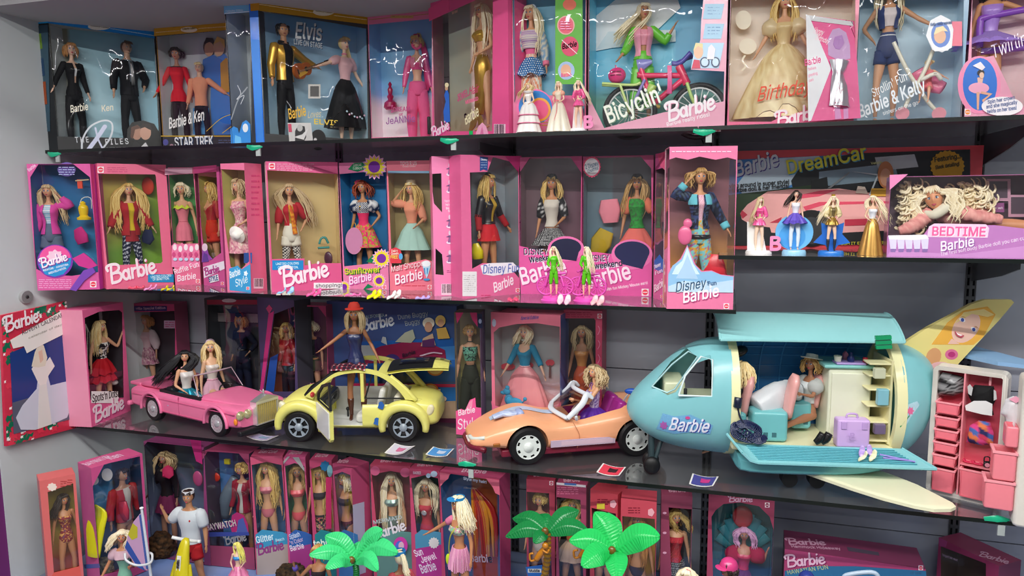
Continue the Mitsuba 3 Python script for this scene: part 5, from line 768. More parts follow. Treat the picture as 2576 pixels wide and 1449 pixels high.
b.pm([('#eeeaf4',[(2234,592),(2330,590),(2336,600),(2300,604),(2236,602)])],nm='lace_edge',lay=6)
for x,y in((2482,450),(2536,490)):b.rect_('#b88aa0',x,y,x+60,y+56,dep=.05,nm='picture_frame').rect_('#4a3a48',x+7,y+6,x+52,y+48,dep=.05,lay=3,nm='framed_picture')
b.rect_('#8a4a80',2478,510,2526,534,dep=.05,nm='purple_plate').t('Brush her teeth','#d8c0d8',2482,526,2522,526,6,dep=.05,lay=4).done()
k=thing('fashion_doll','blonde doll lying on her front in a fluffy pink nightdress, in the mauve box','doll');H=.29
hp=b.at(2350,500,.035);P=Part();T=lambda q:xf((A(q)-(0,0,.927),None),H*1.3,rz=b.ang-.25,ry=-.2,t=hp)[0]
hm=head_mesh(False);P.add((T(hm[0]),hm[1]),'#d8946c',True);face_parts(P,T,'#d8946c','#c8506a','#5a6a8a',False)
def limbpx(pts,r,n=14):return tube([b.at(x,y,dd)for x,y,dd in pts],r,10,n=n)
P.add(limbpx([(2356,512,.04),(2364,526,.05),(2400,538,.06)],[.006,.007,.016]),'#d8946c',True);P.add(limbpx([(2470,572,.045),(2530,566,.045),(2600,572,.045),(2660,584,.045)],[.014,.012,.011,.008]),'#d8946c',True);P.put(k+'__body','skin')
Q=Part();hair_mesh(Q,T,'pale',.16,.07,.020,130,seed=5,up=.02)
r=random.Random(12);c0,c1=map(lin,HAIRC['pale'])
for i in range(150):
 x=r.choice([r.uniform(2262,2325),r.uniform(2385,2500)]);y=r.uniform(475,545 if x>2350 else 575);p=b.at(x,y,r.uniform(.03,.07));th=r.uniform(-.5,.5);t=np.linspace(0,1,16);q=p+np.stack([.030*(t-.5)*math.sin(th)+.006*np.cos(t*11+i),.005*np.sin(t*11+i),.034*(t-.5)*math.cos(th)+.006*np.sin(t*11+i)],1);e=r.random();Q.add(tube(q,[.001,.0024,.0024,.001],5),c0*e+c1*(1-e),True)
Q.put(k+'__hair','hair')
fz=vnoise(150,3,'#d88a88','#eeb0a8',.35,.65)
def fuzzy(m):v,f=m;n=A(trimesh.Trimesh(v,f,process=False).vertex_normals);return v+n*((meshkit.noise(v*320,4)-.4)*.005)[:,None],f
part(k+'__nightdress','cloth',fuzzy(limbpx([(2352,530,.045),(2400,545,.05),(2450,548,.05),(2490,552,.05)],[.012,.021,.021,.015],40)),fz,True)
part(k+'__sleeve','cloth',fuzzy(limbpx([(2340,536,.04),(2316,556,.03),(2290,572,.02),(2262,582,.02)],[.014,.013,.012,.009],40)),fz,True);part(k+'__sleeve','cloth',fuzzy(limbpx([(2400,530,.03),(2440,540,.02),(2480,548,.02),(2520,552,.02)],[.013,.012,.011,.008],40)),fz,True)
part(k+'__lace_collar','cloth',limbpx([(2326,534,.03),(2350,540,.024),(2380,522,.024),(2392,516,.03)],[.004,.010,.010,.005],24),'#e0dcc8',True)
d=figurine('figurine in a pink jacket on a white stand, leftmost before the car box',1908,636,1.555,ZR,.112,('ash',dict(length=.50,vol=.03,n=50,sweep=(-.12,.02))),skin='#e8c0a0',arms=('front','front'),lift=.006,turn=.4)
pink_suit(d);disc(d,'#ecebe8',.026,.007,c=(.0,.0));part(d.key+'__stand','plastic',xf(ext(poly2([(-.022,0),(.016,0),(.004,.056),(-.024,.062)]),.004),t=d.base+A([0,.012,.004])),'#ecebe8');letter(d,(.024,-.006,.010),'#ee8cba',.024)
d=figurine('brunette figurine in a purple tutu on a round blue stand',1997,638,1.55,ZR+.010,.120,('dark',dict(length=.24,vol=.05,n=60,sweep=(-.10,.02))),skin='#d8a080',arms=('down','down'),legs='stand')
d.top('#e4e4ee',.60,.785,.008,'bodice','plastic').skirt('#5a48b0',.44,.62,.12,.024,9,mat='plastic',lift=.012).skirt('#6a58c0',.49,.62,.09,.02,9,mat='plastic',name='upper_tier').pants('#d8e4f0',1.0,.006,mat='plastic',name='tights');d.base[2]=ZR
disc(d,'#9ad0ec',.023,.009);part(d.key+'__round_stand','plastic',xf(ext(sg.Point(0,.040).buffer(.036,quad_segs=12),.005),t=d.base+A([0,.014,.004])),'#6ab4e6');part(d.key+'__round_panel','plastic',xf(ext(sg.Point(-.004,.032).buffer(.025,quad_segs=12),.002),t=d.base+A([0,.009,.004])),'#4a9cdc')
d=figurine('figurine in a gold jacket and black boots before a blue star stand',2090,636,1.555,ZR+.008,.110,('pale',dict(length=.46,vol=.06,n=60,sweep=(-.16,.03))),skin='#e0b090',arms=('front','front'))
d.top('#c8b478',.62,.80,.016,'jacket','foil',opening=.35).sleeves('#d8c898',.8,.014,.02,mat='plastic').top('#6a5a38',.62,.78,.006,'top','plastic').skirt('#a8843c',.47,.61,.05,.012,8,mat='foil').shoes('#2a2c34',.85).hat(lathe([(.03,.985),(.034,1.02),(.02,1.0),(.0,1.0)],9),'#d8b040','crown','foil');d.base[2]=ZR
disc(d,'#2a78d0',.024,.008);star=lambda r:poly2([(r*(1 if i%2==0 else .55)*math.sin(i*PI/5),.03+r*(1 if i%2==0 else .55)*math.cos(i*PI/5))for i in range(10)]);part(d.key+'__star_stand','plastic',xf(ext(affinity.rotate(star(.036),36).intersection(sg.box(-1,0,1,1)),.005),t=d.base+A([0,.014,.004])),'#2468c4')
d=figurine('figurine in a long gold skirt with big blonde hair before the car box',2190,638,1.55,ZR,.118,('pale',dict(length=.44,vol=.09,n=80,sweep=(.14,.04),curl=.02)),skin='#d8a080',arms=('front','front'),turn=-.7)
d.top('#d8dce4',.60,.77,.008,'bodice','plastic').skirt('#c89a50',.004,.62,.13,.012,9,mat='foil',pw=.8)
def shoe_mesh(kind):
 L,n=.019,15;R=[]
 for i,t in enumerate(np.linspace(0,1,n)):
  y=L*(.5-t);w=.0038+.0016*math.sin(PI*min(1,t*1.15))*1.2;w*=1 if t<.8 else math.sqrt(max(.05,1-((t-.8)/.2)**2));hz=.0088*(1-t)**1.6 if kind!='flat' else .001
  top=hz+(.006 if t<.18 else .0022 if t<.5 else .0022+.0028*math.sin(PI*(t-.5)/.5));a=np.arange(12)*2*PI/12;R.append(np.stack([w*np.cos(a),a*0+y,(hz+top)/2+.0006+(top-hz+.0012)/2*np.sin(a)],1))
 m=[loft(R)]
 if kind=='heel':m.append(tube([(0,L*.42,.008),(0,L*.43,0)],[.0022,.0013],8))
 if kind=='block':m.append(box(-.004,.004,L*.12,L*.5,0,.008));m.append(box(-.0045,.0045,-L*.5,-L*.05,-.0,.003))
 return m
_shoem={k_:shoe_mesh(k_)for k_ in('heel','flat','block')}
def shoe_pair(label,col,p1,p2,kind='heel',a1=0.0,a2=0.0,zs=Z2,col2=None,sc=1.0):
 for i,((x,y),a)in enumerate(((p1,a1),(p2,a2))):
  o=atz(x,y,zs);k=thing('doll_shoe',f'{label}, {"left" if i == 0 else "right"} of its pair','doll shoe','doll shoes along the glass shelves')
  for j,m in enumerate(_shoem[kind]):part(k+'__'+('upper' if j==0 else 'heel'),'plastic',xf(m,sc,rz=a,t=o),col if j==0 else(col2 or col),50)
shoe_pair('hot pink doll shoe at the foot of the green-lined box','#f0506e',(333,728),(352,727),a1=-1.2,a2=-1.0,kind='flat',sc=1.15)
shoe_pair('lilac pink strappy doll shoe at the foot of the green-lined box','#e890c8',(372,731),(385,730),a1=-.6,a2=-.5,kind='heel')
shoe_pair('yellow doll shoe before the lime-ruffle box','#e8d820',(414,732),(429,732),a1=-1.3,a2=-1.0,kind='heel')
shoe_pair('pale blue chunky doll sandal','#8ac0ec',(708,742),(731,741),a1=-1.1,a2=.1,kind='block',col2='#c8c8b8',sc=1.2)
shoe_pair('pink doll court shoe below the word label','#f05a9c',(782,746),(798,745),a1=-.5,a2=-.2,sc=1.2)
shoe_pair('rose pink flat doll shoe before the sunflower box','#f46aac',(880,747),(897,746),a1=-1.0,a2=-.9,kind='flat',sc=1.15)
shoe_pair('bright yellow doll court shoe','#f0e410',(934,752),(949,751),a1=-.4,a2=-.1,sc=1.3)
shoe_pair('white doll court shoe','#eceae4',(984,753),(999,751),a1=-.5,a2=-.1,sc=1.25)
shoe_pair('lavender doll slip-on before the milkshake box','#b4a0e4',(1056,754),(1070,754),a1=-.8,a2=-.6,kind='flat',sc=1.15)
shoe_pair('coral red doll shoe before the navy-ribbon box','#f04a70',(1284,759),(1298,758),a1=.6,a2=.5,kind='flat')
shoe_pair('pale pink doll slipper at the left bicycle figurine','#ecc0cc',(1409,765),(1427,766),a1=.1,a2=.0,sc=1.3)
shoe_pair('blush doll slipper at the right bicycle figurine','#f0b4b8',(1494,767),(1510,768),a1=-.2,a2=-.2,sc=1.3)
def bike_fig(label,px,py,turn,sweep):
 p=atz(px,py,Z2);d=Doll(label,p+A([0,-.004,.012]),.112,.15,hair=('pale',dict(length=.46,vol=.05,n=60,sweep=sweep,curl=.008)),arms=('front','front'),skin='#dca07c',turn=turn,group='small plastic figurines standing along the shelf edges',name='plastic_figurine',category='figurine')
 d.top('#58c020',.61,.80,.012,'jacket','plastic').sleeves('#58c020',.9,.012,mat='plastic').top('#e88ab0',.66,.795,.014,'bib','plastic',opening=PI*.72)if False else d.top('#58c020',.61,.80,.012,'jacket','plastic').sleeves('#58c020',.9,.012,mat='plastic').pants('#58b818',.55,.008,mat='plastic').shoes('#d84aa8');col='#dc50b0';k=d.key
 part(k+'__base','plastic',xf(lathe([(.029,0),(.030,.004),(.026,.006),(.025,.011),(0,.011)],32),t=p),col,40)
 for s in(-1,1):
  c=p+A([s*.021,.008,.034]);a=np.linspace(0,2*PI,33);part(k+'__wheel','plastic',cat(tube(c+np.stack([np.cos(a)*.020,a*0,np.sin(a)*.020],1),.0022,6,caps=False),*[tube([c,c+A([math.cos(t)*.02,0,math.sin(t)*.02])],.0012,5)for t in np.arange(14)*2*PI/14],ell(c,(.004,.003,.004),1)),col,True)
 part(k+'__bike_frame','plastic',cat(tube([p+A([-.021,.004,.034]),p+A([-.012,.002,.066])],.003,7),tube([p+A([-.012,.002,.06]),p+A([.014,.004,.056]),p+A([.021,.006,.034])],.003,7),tube([p+A([-.018,-.012,.068]),p+A([-.012,.0,.070]),p+A([-.006,.012,.068])],.0025,7),tube([p+A([.004,.002,.062]),p+A([.026,.004,.064])],[.005,.003],8)),col,True)
bike_fig('green-suited figurine on a pink bicycle facing forward, left of two on the second shelf',1394,758,0.0,(.10,.03));bike_fig('green-suited figurine on a pink bicycle facing left, right of two on the second shelf',1476,760,-1.2,(.12,.03))
# ================================================================ third shelf: boxes at the back
k=thing('advent_calendar','red and green holly-bordered advent calendar hung on the left wall','calendar');f=Face(atx(10,1122,XL+.012),A([0,1.0,0]),A([0,0,1.0]),A([-1.0,0,0]))
quad=[(-4,793),(160,757),(188,1075),(10,1122)]
def inq(a,c):x=lambda i:quad[0][i]*(1-a)*(1-c)+quad[1][i]*a*(1-c)+quad[2][i]*a*c+quad[3][i]*(1-a)*c;return x(0),x(1)
def cal(nm,col,pts,lay,px=False,dd=.0004):part(k+'__'+nm,'gloss_card',f.poly(pts if px else[inq(*q)for q in pts],d=dd,lay=lay),col)
cal('panel','#c8324a',[(0,0),(1,0),(1,1),(0,1)],0,dd=.009);L0=30
r=random.Random(4)
for nm,col,n,sz in(('holly_leaf','#126a4c',34,.055),('red_flower','#d8384e',20,.05),('white_berry','#f0ece8',40,.022)):
 for i in range(n):
  t=r.random();e=r.choice('LRTB')if n>30 else r.choice('LRB');a,c={'L':(r.uniform(0,.10),t),'R':(r.uniform(.9,1),t),'T':(t,r.uniform(0,.09)),'B':(t,r.uniform(.9,1))}[e];q=[(min(1,max(0,a+sz*u)),min(1,max(0,c+sz*.6*v)))for u,v in((-1,.2),(-.4,-.7),(.2,-.4),(1,-.8),(.6,.2),(.9,1),(0,.6),(-.5,1))];cal(nm,col,q,L0+1+(n==20)+2*(n==40))
cal('night_picture','#1c3a7a',[(.10,.30),(.92,.22),(.92,.92),(.10,.92)],L0+5);cal('floor_picture','#565a6c',[(.10,.68),(.92,.66),(.92,.92),(.10,.92)],L0+6)
P=Part()
for i,(col,pts)in enumerate((('#c8cad8',[(.50,.50),(.62,.50),(.66,.62),(.90,.62),(.94,.82),(.86,.90),(.66,.92),(.40,.93),(.20,.90),(.14,.80),(.24,.72),(.46,.62)]),('#dcd8d4',[(.50,.56),(.60,.56),(.64,.92),(.44,.93)]),('#e4dcd8',[(.40,.46),(.46,.42),(.56,.46),(.68,.40),(.74,.48),(.64,.54),(.60,.60),(.50,.60)]),('#dcd2c0',[(.46,.34),(.52,.28),(.60,.30),(.64,.40),(.60,.46),(.50,.46),(.40,.44)]),('#d8b4a0',[(.51,.34),(.57,.33),(.58,.41),(.53,.43)]))):P.add(f.poly([inq(*q)for q in pts],lay=L0+7+i),col)
P.put(k+'__gown_picture','gloss_card');cal('ribbon','#e6e2dc',[(.10,.20),(.93,.06),(.98,.12),(.98,.24),(.60,.29),(.34,.33),(.30,.27),(.14,.27)],L0+13)
for s_,c,q,h in(('Barbie!','#ece4e8',(2,836,90,806),36),('ADVENT CALENDAR','#5a5458',(46,842,150,796),11),('calendar of days','#9a948e',(62,852,152,815),5)):part(k+'__lettering','gloss_card',f.text(s_,q[0],q[1],q[2],q[3],h,lay=L0+15,bold=s_[0]=='B'),c)
k=thing('glass_standoff','round steel standoff disc screwed to the left wall above the calendar','fixing');c=atx(62,747,XL);part(k+'__disc','chrome',xf(lathe([(.017,0),(.017,.008),(.016,.010),(.006,.010),(.005,.008),(0,.008)],32),ry=PI/2,t=c),'#b8b8b8',40);part(k+'__screw','chrome',xf(ell((0,0,.010),(.004,.004,.002),2),ry=PI/2,t=c),'#3a3a3a',True)
b=Box('pink box turned right beside the calendar, doll in a red frilled skirt inside',(231,1075),(329,1033),None,.325,Z3,.074,'#e85a94','#e48aa8',win=[[(213,800),(250,784),(300,780),(308,786),(312,1000),(228,1006)]],back=grad('#1a1216','#0e0c0e'))
b.t("Spots'n Dots",'#1c1a1c',231,1012,294,998,20,lay=5,bold=False).rect_('#f0ecea',229,984,296,1014,lay=3,nm='white_label').logo('#f4dfe8',236,1064,312,1024,38,sh='#b83a78',lay=3).fine('#f4c0d4',240,1066,300,1,5,sl=-.3)
b.inner('#e8e4dc',cat(*[tube([b.at(x,920,.068),b.at(x,830+abs(x-215)*.8,.068),b.at(215,815,.068)],.0012,5)for x in(205,210,215,220,225)]),'white_trellis',True).inner('#e6e2de',ell(b.at(287,962,.03),(.012,.010,.008),2),'spotted_purse',True).done()
d=bd(b,'blonde doll in a black-spotted white top and red frilled skirt, arm raised',250,822,.036,.29,f=-.35,hair=('blonde',dict(length=.30,vol=.03)),arms=('down','wave'),skin='#d09068',turn=.5)
d.top(pat('flower','#ece8e4','#17151a',.8,8,'#17151a'),.60,.765,.007,'spotted_top',res=3)
for z0,z1 in((.36,.50),(.44,.60)):d.skirt('#c01826',z0,z1,.07,.018,9,lift=.014,ysq=.6,name='frilled_skirt')
b=Box('dim pink box behind the pink car, doll in a white blouse inside',(320,1.755),(440,1.775),800,764,Z3,.065,'#b8306c','#8a2050',win=[[(322,786),(404,784),(440,782),(440,1000),(322,1000)]],back=grad('#1c2a2c','#2a1c28'))
b.rect_('#34286c',338,770,420,782,lay=2,nm='title_plate').t('Hills Special Edition','#c8a8c0',343,779,417,777,6,lay=4).rect_('#d0b0d0',413,806,441,826,dep=.02,nm='paper_tag').fine('#a8386a',416,810,438,3,5,dict(a=1)['a']).done()
d=bd(b,'doll in a white puff-sleeved blouse and pink flowered skirt behind the pink car',366,806,.034,.28,hair=('auburn',dict(length=.10,vol=.035)),arms=('down','down'),skin='#b07858')
d.top('#c8a8b0',.60,.79,.008,'blouse').sleeves('#cbb8c0',.8,.012,.024).skirt(pat('flower','#b88a98','#9a5a78',.7,3,'#d8c0c0'),.40,.62,.06,.012,8,res=2,ysq=.6)
b=Box('dark box behind the pink car with a doll in a navy uniform',(520,1.775),(652,1.775),860,753,Z3,.065,'#14141a','#101014',win=[[(523,768),(650,768),(650,1030),(523,1030)]],back=grad('#1a1c24','#30343c',nz=.4))
b.rect_('#8a2438',521,754,652,766,lay=2,nm='red_strip').oval_('#b8a8ac',577,756,18,5,lay=4,nm='oval_plate').pm([('#a89ca0',[(524,786),(652,790),(652,812),(524,808)]),('#6a2a38',[(570,787),(610,789),(610,811),(570,809)])],nm='striped_banner',dep=.055).done()
d=bd(b,'doll in a navy uniform and peaked cap in the dark box behind the pink car',606,806,.034,.275,hair=('auburn',dict(length=.10,vol=.02)),arms=('down','hip'),skin='#9a6a50')
d.top('#141c34',.5,.80,.014,'jacket').sleeves('#141c34',.9,.014).pants('#131a32',1.0,.012).hat(lathe([(.048,.965),(.056,.985),(.05,1.01),(0,1.012)],20),'#10162a','peaked_cap').ring(.60,.014,'#0c0c10')
b=Box('box with slanting pink and blue border behind the pink car bonnet',(652,1.76),(744,1.72),860,752,Z3,.06,'#3a2a60','#1c1830',win=[[(690,790),(742,770),(742,985),(664,985)]],back=split([(.5,grad('#9a4a28','#5a3848',nz=.3)),(1,grad('#3a3034','#2a2428'))]))
b.poly_('#c83a80',[(676,790),(690,782),(662,985),(634+20,985)],lay=2,nm='pink_stripe').poly_('#c84878',[(670,776),(678,766),(686,776),(678,790)],lay=3,nm='pink_diamond').poly_('#1c4a9a',[(680,900),(700,890),(690,985),(668,985)],lay=2,nm='blue_stripe').done()
d=bd(b,'doll in a red jacket behind the pink car bonnet',720,826,.03,.27,hair=('gold',dict(length=.14,vol=.02)),arms=('down','down'),skin='#a86a4c',turn=.6);d.top('#a01828',.52,.80,.012,'jacket','satin').sleeves('#a01828',.9,.012,mat='satin').pants('#1a1a24',1.0,.006)
b=Box('pink cornered box left of the red-hatted doll, with a doll in a black shirt',(743,1.765),(823,1.765),860,768,Z3,.06,'#b02a62','#8a2050',win=[[(746,800),(762,772),(800,772),(822,800),(824,960),(748,968)]],back=grad('#5a4438','#4a3028',nz=.2))
b.poly_('#b0a0a8',[(749,776),(756,772),(756,782),(749,784)],lay=2,nm='price_tag').logo('#d890b0',756,985,800,974,14).done()
d=bd(b,'doll in a black shirt with flowered collar and olive skirt in the pink cornered box',784,822,.033,.28,hair=('pale',dict(length=.07,vol=.03,n=70)),arms=('down','down'),skin='#b87c5c')
d.top('#14161e',.60,.80,.010,'shirt').sleeves('#14161e',.4,.012,.006).ring(.80,.012,'#a8704a','collar','cloth',.012).skirt('#3c442c',.45,.61,.03,.006,6).ring(.61,.008,'#1a1a1a').ring(.575,.010,'#c08a5a','flowered_belt','cloth')
b=Box('large blue box printed with a magenta beach buggy, behind the yellow car',(826,1.80),(1150,1.79),860,764,Z3,.05,'#153f80','#0f2c5c',category='toy car box',name='car_box')
b.pm([('#1c5aa8',[(900,860),(1140,850),(1150,960),(880,960)]),('#3a7ac0',[(1000,880),(1146,870),(1146,905),(1000,905)]),('#c02a58',[(880,964),(1150,966),(1150,974),(880,972)]),('#2a70b8',[(1080,974),(1150,974),(1150,1010),(1080,1006)]),('#b89a80',[(1080,1010),(1150,1008),(1150,1056),(1080,1050)]),('#5a2440',[(880,1050),(1150,1052),(1150,1064),(880,1062)])],nm='printed_sky',lay=1)
b.pm([('#8a1c48',[(905,895),(960,870),(1020,860),(1080,862),(1120,880),(1124,908),(905,914)]),('#a8b0b4',[(905,868),(932,868),(944,884),(950,910),(905,900)]),('#a8aa98',[(995,860),(1020,836),(1040,828),(1046,850),(1036,862)]),('#b0b4b8',[(960,860),(964,846),(972,848),(976,868)]),('#3a2a6a','o',988,912,22,22),('#6a5a98','o',988,914,12,14),('#c8a488',[(1060,870),(1066,850),(1090,838),(1098,868)]),('#5a2a60',[(1064,856),(1094,850),(1096,872),(1064,872)]),('#d8d0c0','o',1080,812,15,14),('#c09078','o',1080,822,10,13),('#d8b868','o',1110,806,13,14),('#c89878','o',1111,812,8,10),('#c8a050',[(1100,826),(1124,822),(1134,850),(1104,852)]),('#e8c8b0','o',1112,1002,14,8)],nm='printed_buggy',lay=8)
b.t('CALIFORNIA','#9ab0b8',915,802,968,796,8,lay=3).logo('#c8d0dc',908,836,994,816,32,lay=3).t('Dune Buggy','#a8b0b8',1003,804,1078,794,12,lay=3,bold=False).t('Buggy','#a8b0b8',1021,820,1058,813,12,lay=3,bold=False).t('Barbie','#2a1030',1016,898,1048,888,9,lay=24,shear=.2).curve_('#c8b0c8',[(1060,894),(1090,886),(1114,888)],.002,lay=24)
for x,y in((1098,924),(1085,983)):b.oval_('#c87a3a',x,y,22,20,lay=24,nm='seal').oval_('#d8b880',x,y,18,16,lay=25,nm='seal_face').poly_('#e0c8a0',[(x+2,y-4),(x+26,y-6),(x+26,y+4),(x+2,y+6)],lay=26,nm='seal_banner')
b.done()
b=Box('slim box with a pink leaf-topped card on its front, doll in green halter top',(1148,1097),(1212,1100),None,786,Z3,.06,'#4a3a20','#6a5478',win=[[(1148,805),(1160,786),(1184,786),(1200,800),(1212,836),(1213,1030),(1150,1030)]],back=split([(1,grad('#8a8a28','#6a5a40',.2,.7))]),clear='L')
b.poly_('#c8306e',[(1146,786),(1166,786),(1150,814)],lay=2,nm='pink_corner').poly_('#c8306e',[(1182,786),(1200,786),(1202,822),(1188,804)],lay=2,nm='pink_corner').pm([('#141c48',[(1200,788),(1213,790),(1214,826),(1203,824)]),('#a8b8d8','o',1208,808,4,6)],nm='butterfly_panel')
b.pm([('#e85a94',[(1147,1034),(1160,1028),(1170,1032),(1182,1006),(1196,1000),(1198,1024),(1211,1026),(1212,1100),(1148,1092)]),('#f090b0',[(1172,1030),(1180,1012),(1190,1004),(1188,1022),(1180,1034)])],nm='pink_card',d=.0012).t('Barbie','#f6e4ec',1154,1045,1196,1036,14,lay=8,shear=.2).t('Style','#f6e4ec',1152,1080,1204,1074,26,lay=8,bold=False,shear=.2).done()
d=bd(b,'doll in a green patterned halter top and dark trousers',1182,834,.032,.285,f=.25,hair=('honey',dict(length=.05,vol=.012,n=60)),arms=('down','down'),skin='#c08460')
d.top(pat('flower','#6aa890','#1c2a2a',.5,3,'#5a9a88'),.66,.79,.008,'halter_top',res=3).pants('#23281e',.98,.016,.02).ring(.835,.004,'#1c2a2a','choker','cloth',.004).ring(.61,.010,'#4a8a78')
b=Box('pink special-edition box with a doll in a teal sweater and pink poodle skirt',(1236,1.725),(1410,1.715),900,789,Z3,.08,'#e8708c','#3a4a8a',win=[[(1242,836),(1256,824),(1300,815),(1350,813),(1408,822),(1412,1032),(1246,1032)]],back=split([(1,grad('#c8808a','#9fa4a8',.25,.5,.1))]),gloss='card')
b.t('Special Edition','#3a4aa8',1310,804,1354,802,8,bold=False,shear=.3).oval_('#c8d0e8',1243,812,5,10,lay=2,nm='white_oval').pm([('#c84a58','o',1278,922,18,9),('#c84a58','o',1384,912,11,8),('#6a4a4a',[(1382,918),(1386,918),(1387,950),(1381,950)]),('#c84a58','o',1328,918,14,8)],nm='cafe_picture',dep=.07).poly_('#d86a8a',[(1236,1008),(1246,1020),(1300,1034),(1380,1034),(1412,1010),(1412,1040),(1240,1040)],lay=3,nm='pink_rim').done()
d=bd(b,'doll in a teal sweater, white scarf and full pink skirt with a blue poodle',1320,836,.046,.29,hair=('pale',dict(length=.16,vol=.03,sweep=(-.05,.02),pony=((.0,.045,.98),(-.10,.03,.80),.018,30))),arms=('out','out'),skin='#d09a7c')
d.top('#2f8ab0',.61,.80,.008,'sweater',neck=.05).sleeves('#2f8ab0',.66,.010).ring(.855,.010,'#d8dcd8','scarf','tulle',.006).ring(.615,.009,'#e8b0b8','belt').skirt('#e8929a',.10,.62,.205,.016,8,mat='satin',pw=.72,ysq=.34)
def poodle(P,T):[P.add((T(m[0]),m[1]),'#3a8ab0',True)for m in(ell((0,0,0),(.022,.006,.014),2),ell((-.018,0,.006),(.012,.007,.014),2),ell((-.024,0,.026),(.010,.006,.009),2),ell((-.034,0,.022),(.009,.005,.005),1),ell((-.022,0,.036),(.006,.005,.006),1),ell((.028,0,.014),(.005,.004,.005),1),tube([(.02,0,.004),(.028,0,.012)],.0016,5),*[tube([(x,0,-.008),(x+.001,0,-.03)],.0026,5)for x in(-.016,-.010,.010,.017)],*[ell((x,0,-.03),(.005,.004,.004),1)for x in(-.014,.014)])]
P=Part();pc=d.T(A([[-.045,-.147,.30]]))[0];poodle(P,lambda q:xf((q*1.05,None),rz=-.25,t=pc)[0]);P.put(d.key+'__poodle_patch','cloth')
b=Box('tall pink box with a doll in an orange dress, right of the poodle-skirt box',(1418,1.76),(1514,1.76),900,781,Z3,.07,'#c8305e','#a82450',win=[[(1420,801),(1494,801),(1498,806),(1498,1020),(1420,1020)]],back=grad('#3a1e24','#4a2a28'))
for i in range(4):b.curve_('#e08aa8',[(1505,820+i*36),(1509,830+i*36),(1504,842+i*36)],.0008)
b.emblem(1509,795,6).fine('#a81c48',1424,786,1490,3,5).done()
d=bd(b,'doll in an orange strapless dress in the tall pink box',1464,836,.033,.285,hair=('ash',dict(length=.20,vol=.045)),arms=('down','down'),skin='#a86848');d.top('#d8904a',.62,.76,.006,'bodice','satin').skirt('#c85a3c',.30,.62,.03,.01,7)
# ================================================================ toy vehicles
class Frame:
 def __init__(s,o,fwd):s.o=A(o,float);f=A([fwd[0],fwd[1],0.0]);s.f=f/np.linalg.norm(f);s.l=A([-s.f[1],s.f[0],0]);s.l=s.l if s.l[1]>0 else-s.l;s.flip=np.cross(s.f,s.l)[2]<0
 def __call__(s,m):v=A(m[0]);w=s.o+v[:,:1]*s.f+v[:,1:2]*s.l+v[:,2:3]*A([0,0,1.0]);return(w,A(m[1])[:,::-1])if s.flip else(w,m[1])
 def pt(s,*p):return s.o+p[0]*s.f+p[1]*s.l+A([0,0,p[2]])
def stations(S,m=28,ex=3.2):
 """loft of rounded-rectangle sections: (s, half width, bottom, top)"""
 a=np.arange(m)*2*PI/m;c,q=np.cos(a),np.sin(a);R=[]
 for s_,hw,z0,z1 in S:R.append(np.stack([a*0+s_,hw*np.sign(c)*np.abs(c)**(2/ex),(z0+z1)/2+(z1-z0)/2*np.sign(q)*np.abs(q)**(2/ex)],1))
 return loft(R)
def fine_st(S,n):S=A(S,float);t=np.linspace(0,1,n);x=np.linspace(0,1,len(S));return spline(S,n)
def cyl(s_,t0,t1,z,r,n=32):return tube([(s_,t0,z),(s_,t1,z)],r,n)
def wheel(k,fr,s_,t,R,w,style,rim='#d0d2d4',rmat='chrome',sgn=-1):
 """t: the wheel's outer face; the tyre runs w inwards"""
 tt=t-sgn*w;prof=[(R*.66,0),(R*.9,0),(R,w*.2),(R,w*.8),(R*.9,w),(R*.66,w)];a=np.arange(40)*2*PI/40
 tyre=loft([np.stack([s_+r*np.cos(a),a*0+t-sgn*y,R+r*np.sin(a)],1)for r,y in prof],False);part(k+'__tyre','rubber',fr(tyre),'#121214',35)
 kk=numbered(k+'__wheel_rim');_names[kk]=1
 disc=sg.Point(0,0).buffer(R*.70,quad_segs=12);P=Part()
 if style=='star':cut=unary_union([affinity.rotate(poly2([(R*.22,-R*.10),(R*.58,-R*.20),(R*.58,R*.20),(R*.22,R*.10)]),60*i+30,origin=(0,0))for i in range(6)]);face=disc.difference(cut)
 elif style=='slots':face=disc.difference(unary_union([affinity.rotate(sg.box(R*.48,-R*.10,R*.60,R*.10),45*i+20,origin=(0,0))for i in range(8)]))
 else:face=disc.difference(unary_union([affinity.rotate(sg.Point(R*.52,0).buffer(R*.045),30*i,origin=(0,0))for i in range(12)]))
 m=ext(face,R*.10);P.add(fr((np.stack([m[0][:,0]+s_,t-sgn*(w*.18)+sgn*-m[0][:,1]*1.0*1,m[0][:,2]+R],1),m[1])),rim);hb=lathe([(R*.26,0),(R*.25,R*.12),(R*.12,R*.2),(0,R*.2)],20);v=hb[0]
 P.add(fr((np.stack([s_+v[:,0],t-sgn*w*.18+sgn*(v[:,2]+R*.04),R+v[:,1]],1),hb[1])),rim,40);v,ff=lathe([(R*.70,0),(R*.70,w*.12),(R*.64,w*.16),(R*.62,w*.1)],36,False);P.add(fr((np.stack([s_+v[:,0],t-sgn*(w*.18-v[:,2]*1.2),R+v[:,1]],1),ff)),rim,40)
 P.add(fr(cyl(s_,t-sgn*w*.35,t-sgn*w*.5,R,R*.68,28)),'#1a1a1c',40);P.put(kk,rmat)
def vp(k,fr,nm,mat,m,col,smooth=35):part(k+'__'+nm,mat,fr(m),col,smooth)
def sheet(fr,P4,n=10,bow=0.0):
 a,b_=np.linspace(0,1,n)[:,None,None],np.linspace(0,1,n)[None,:,None];p=[A(q,float)for q in P4];G=p[0]*(1-a)*(1-b_)+p[1]*a*(1-b_)+p[2]*a*b_+p[3]*(1-a)*b_;G=G+A([bow,0,0])*(4*b_*(1-b_));return fr(grid(G))
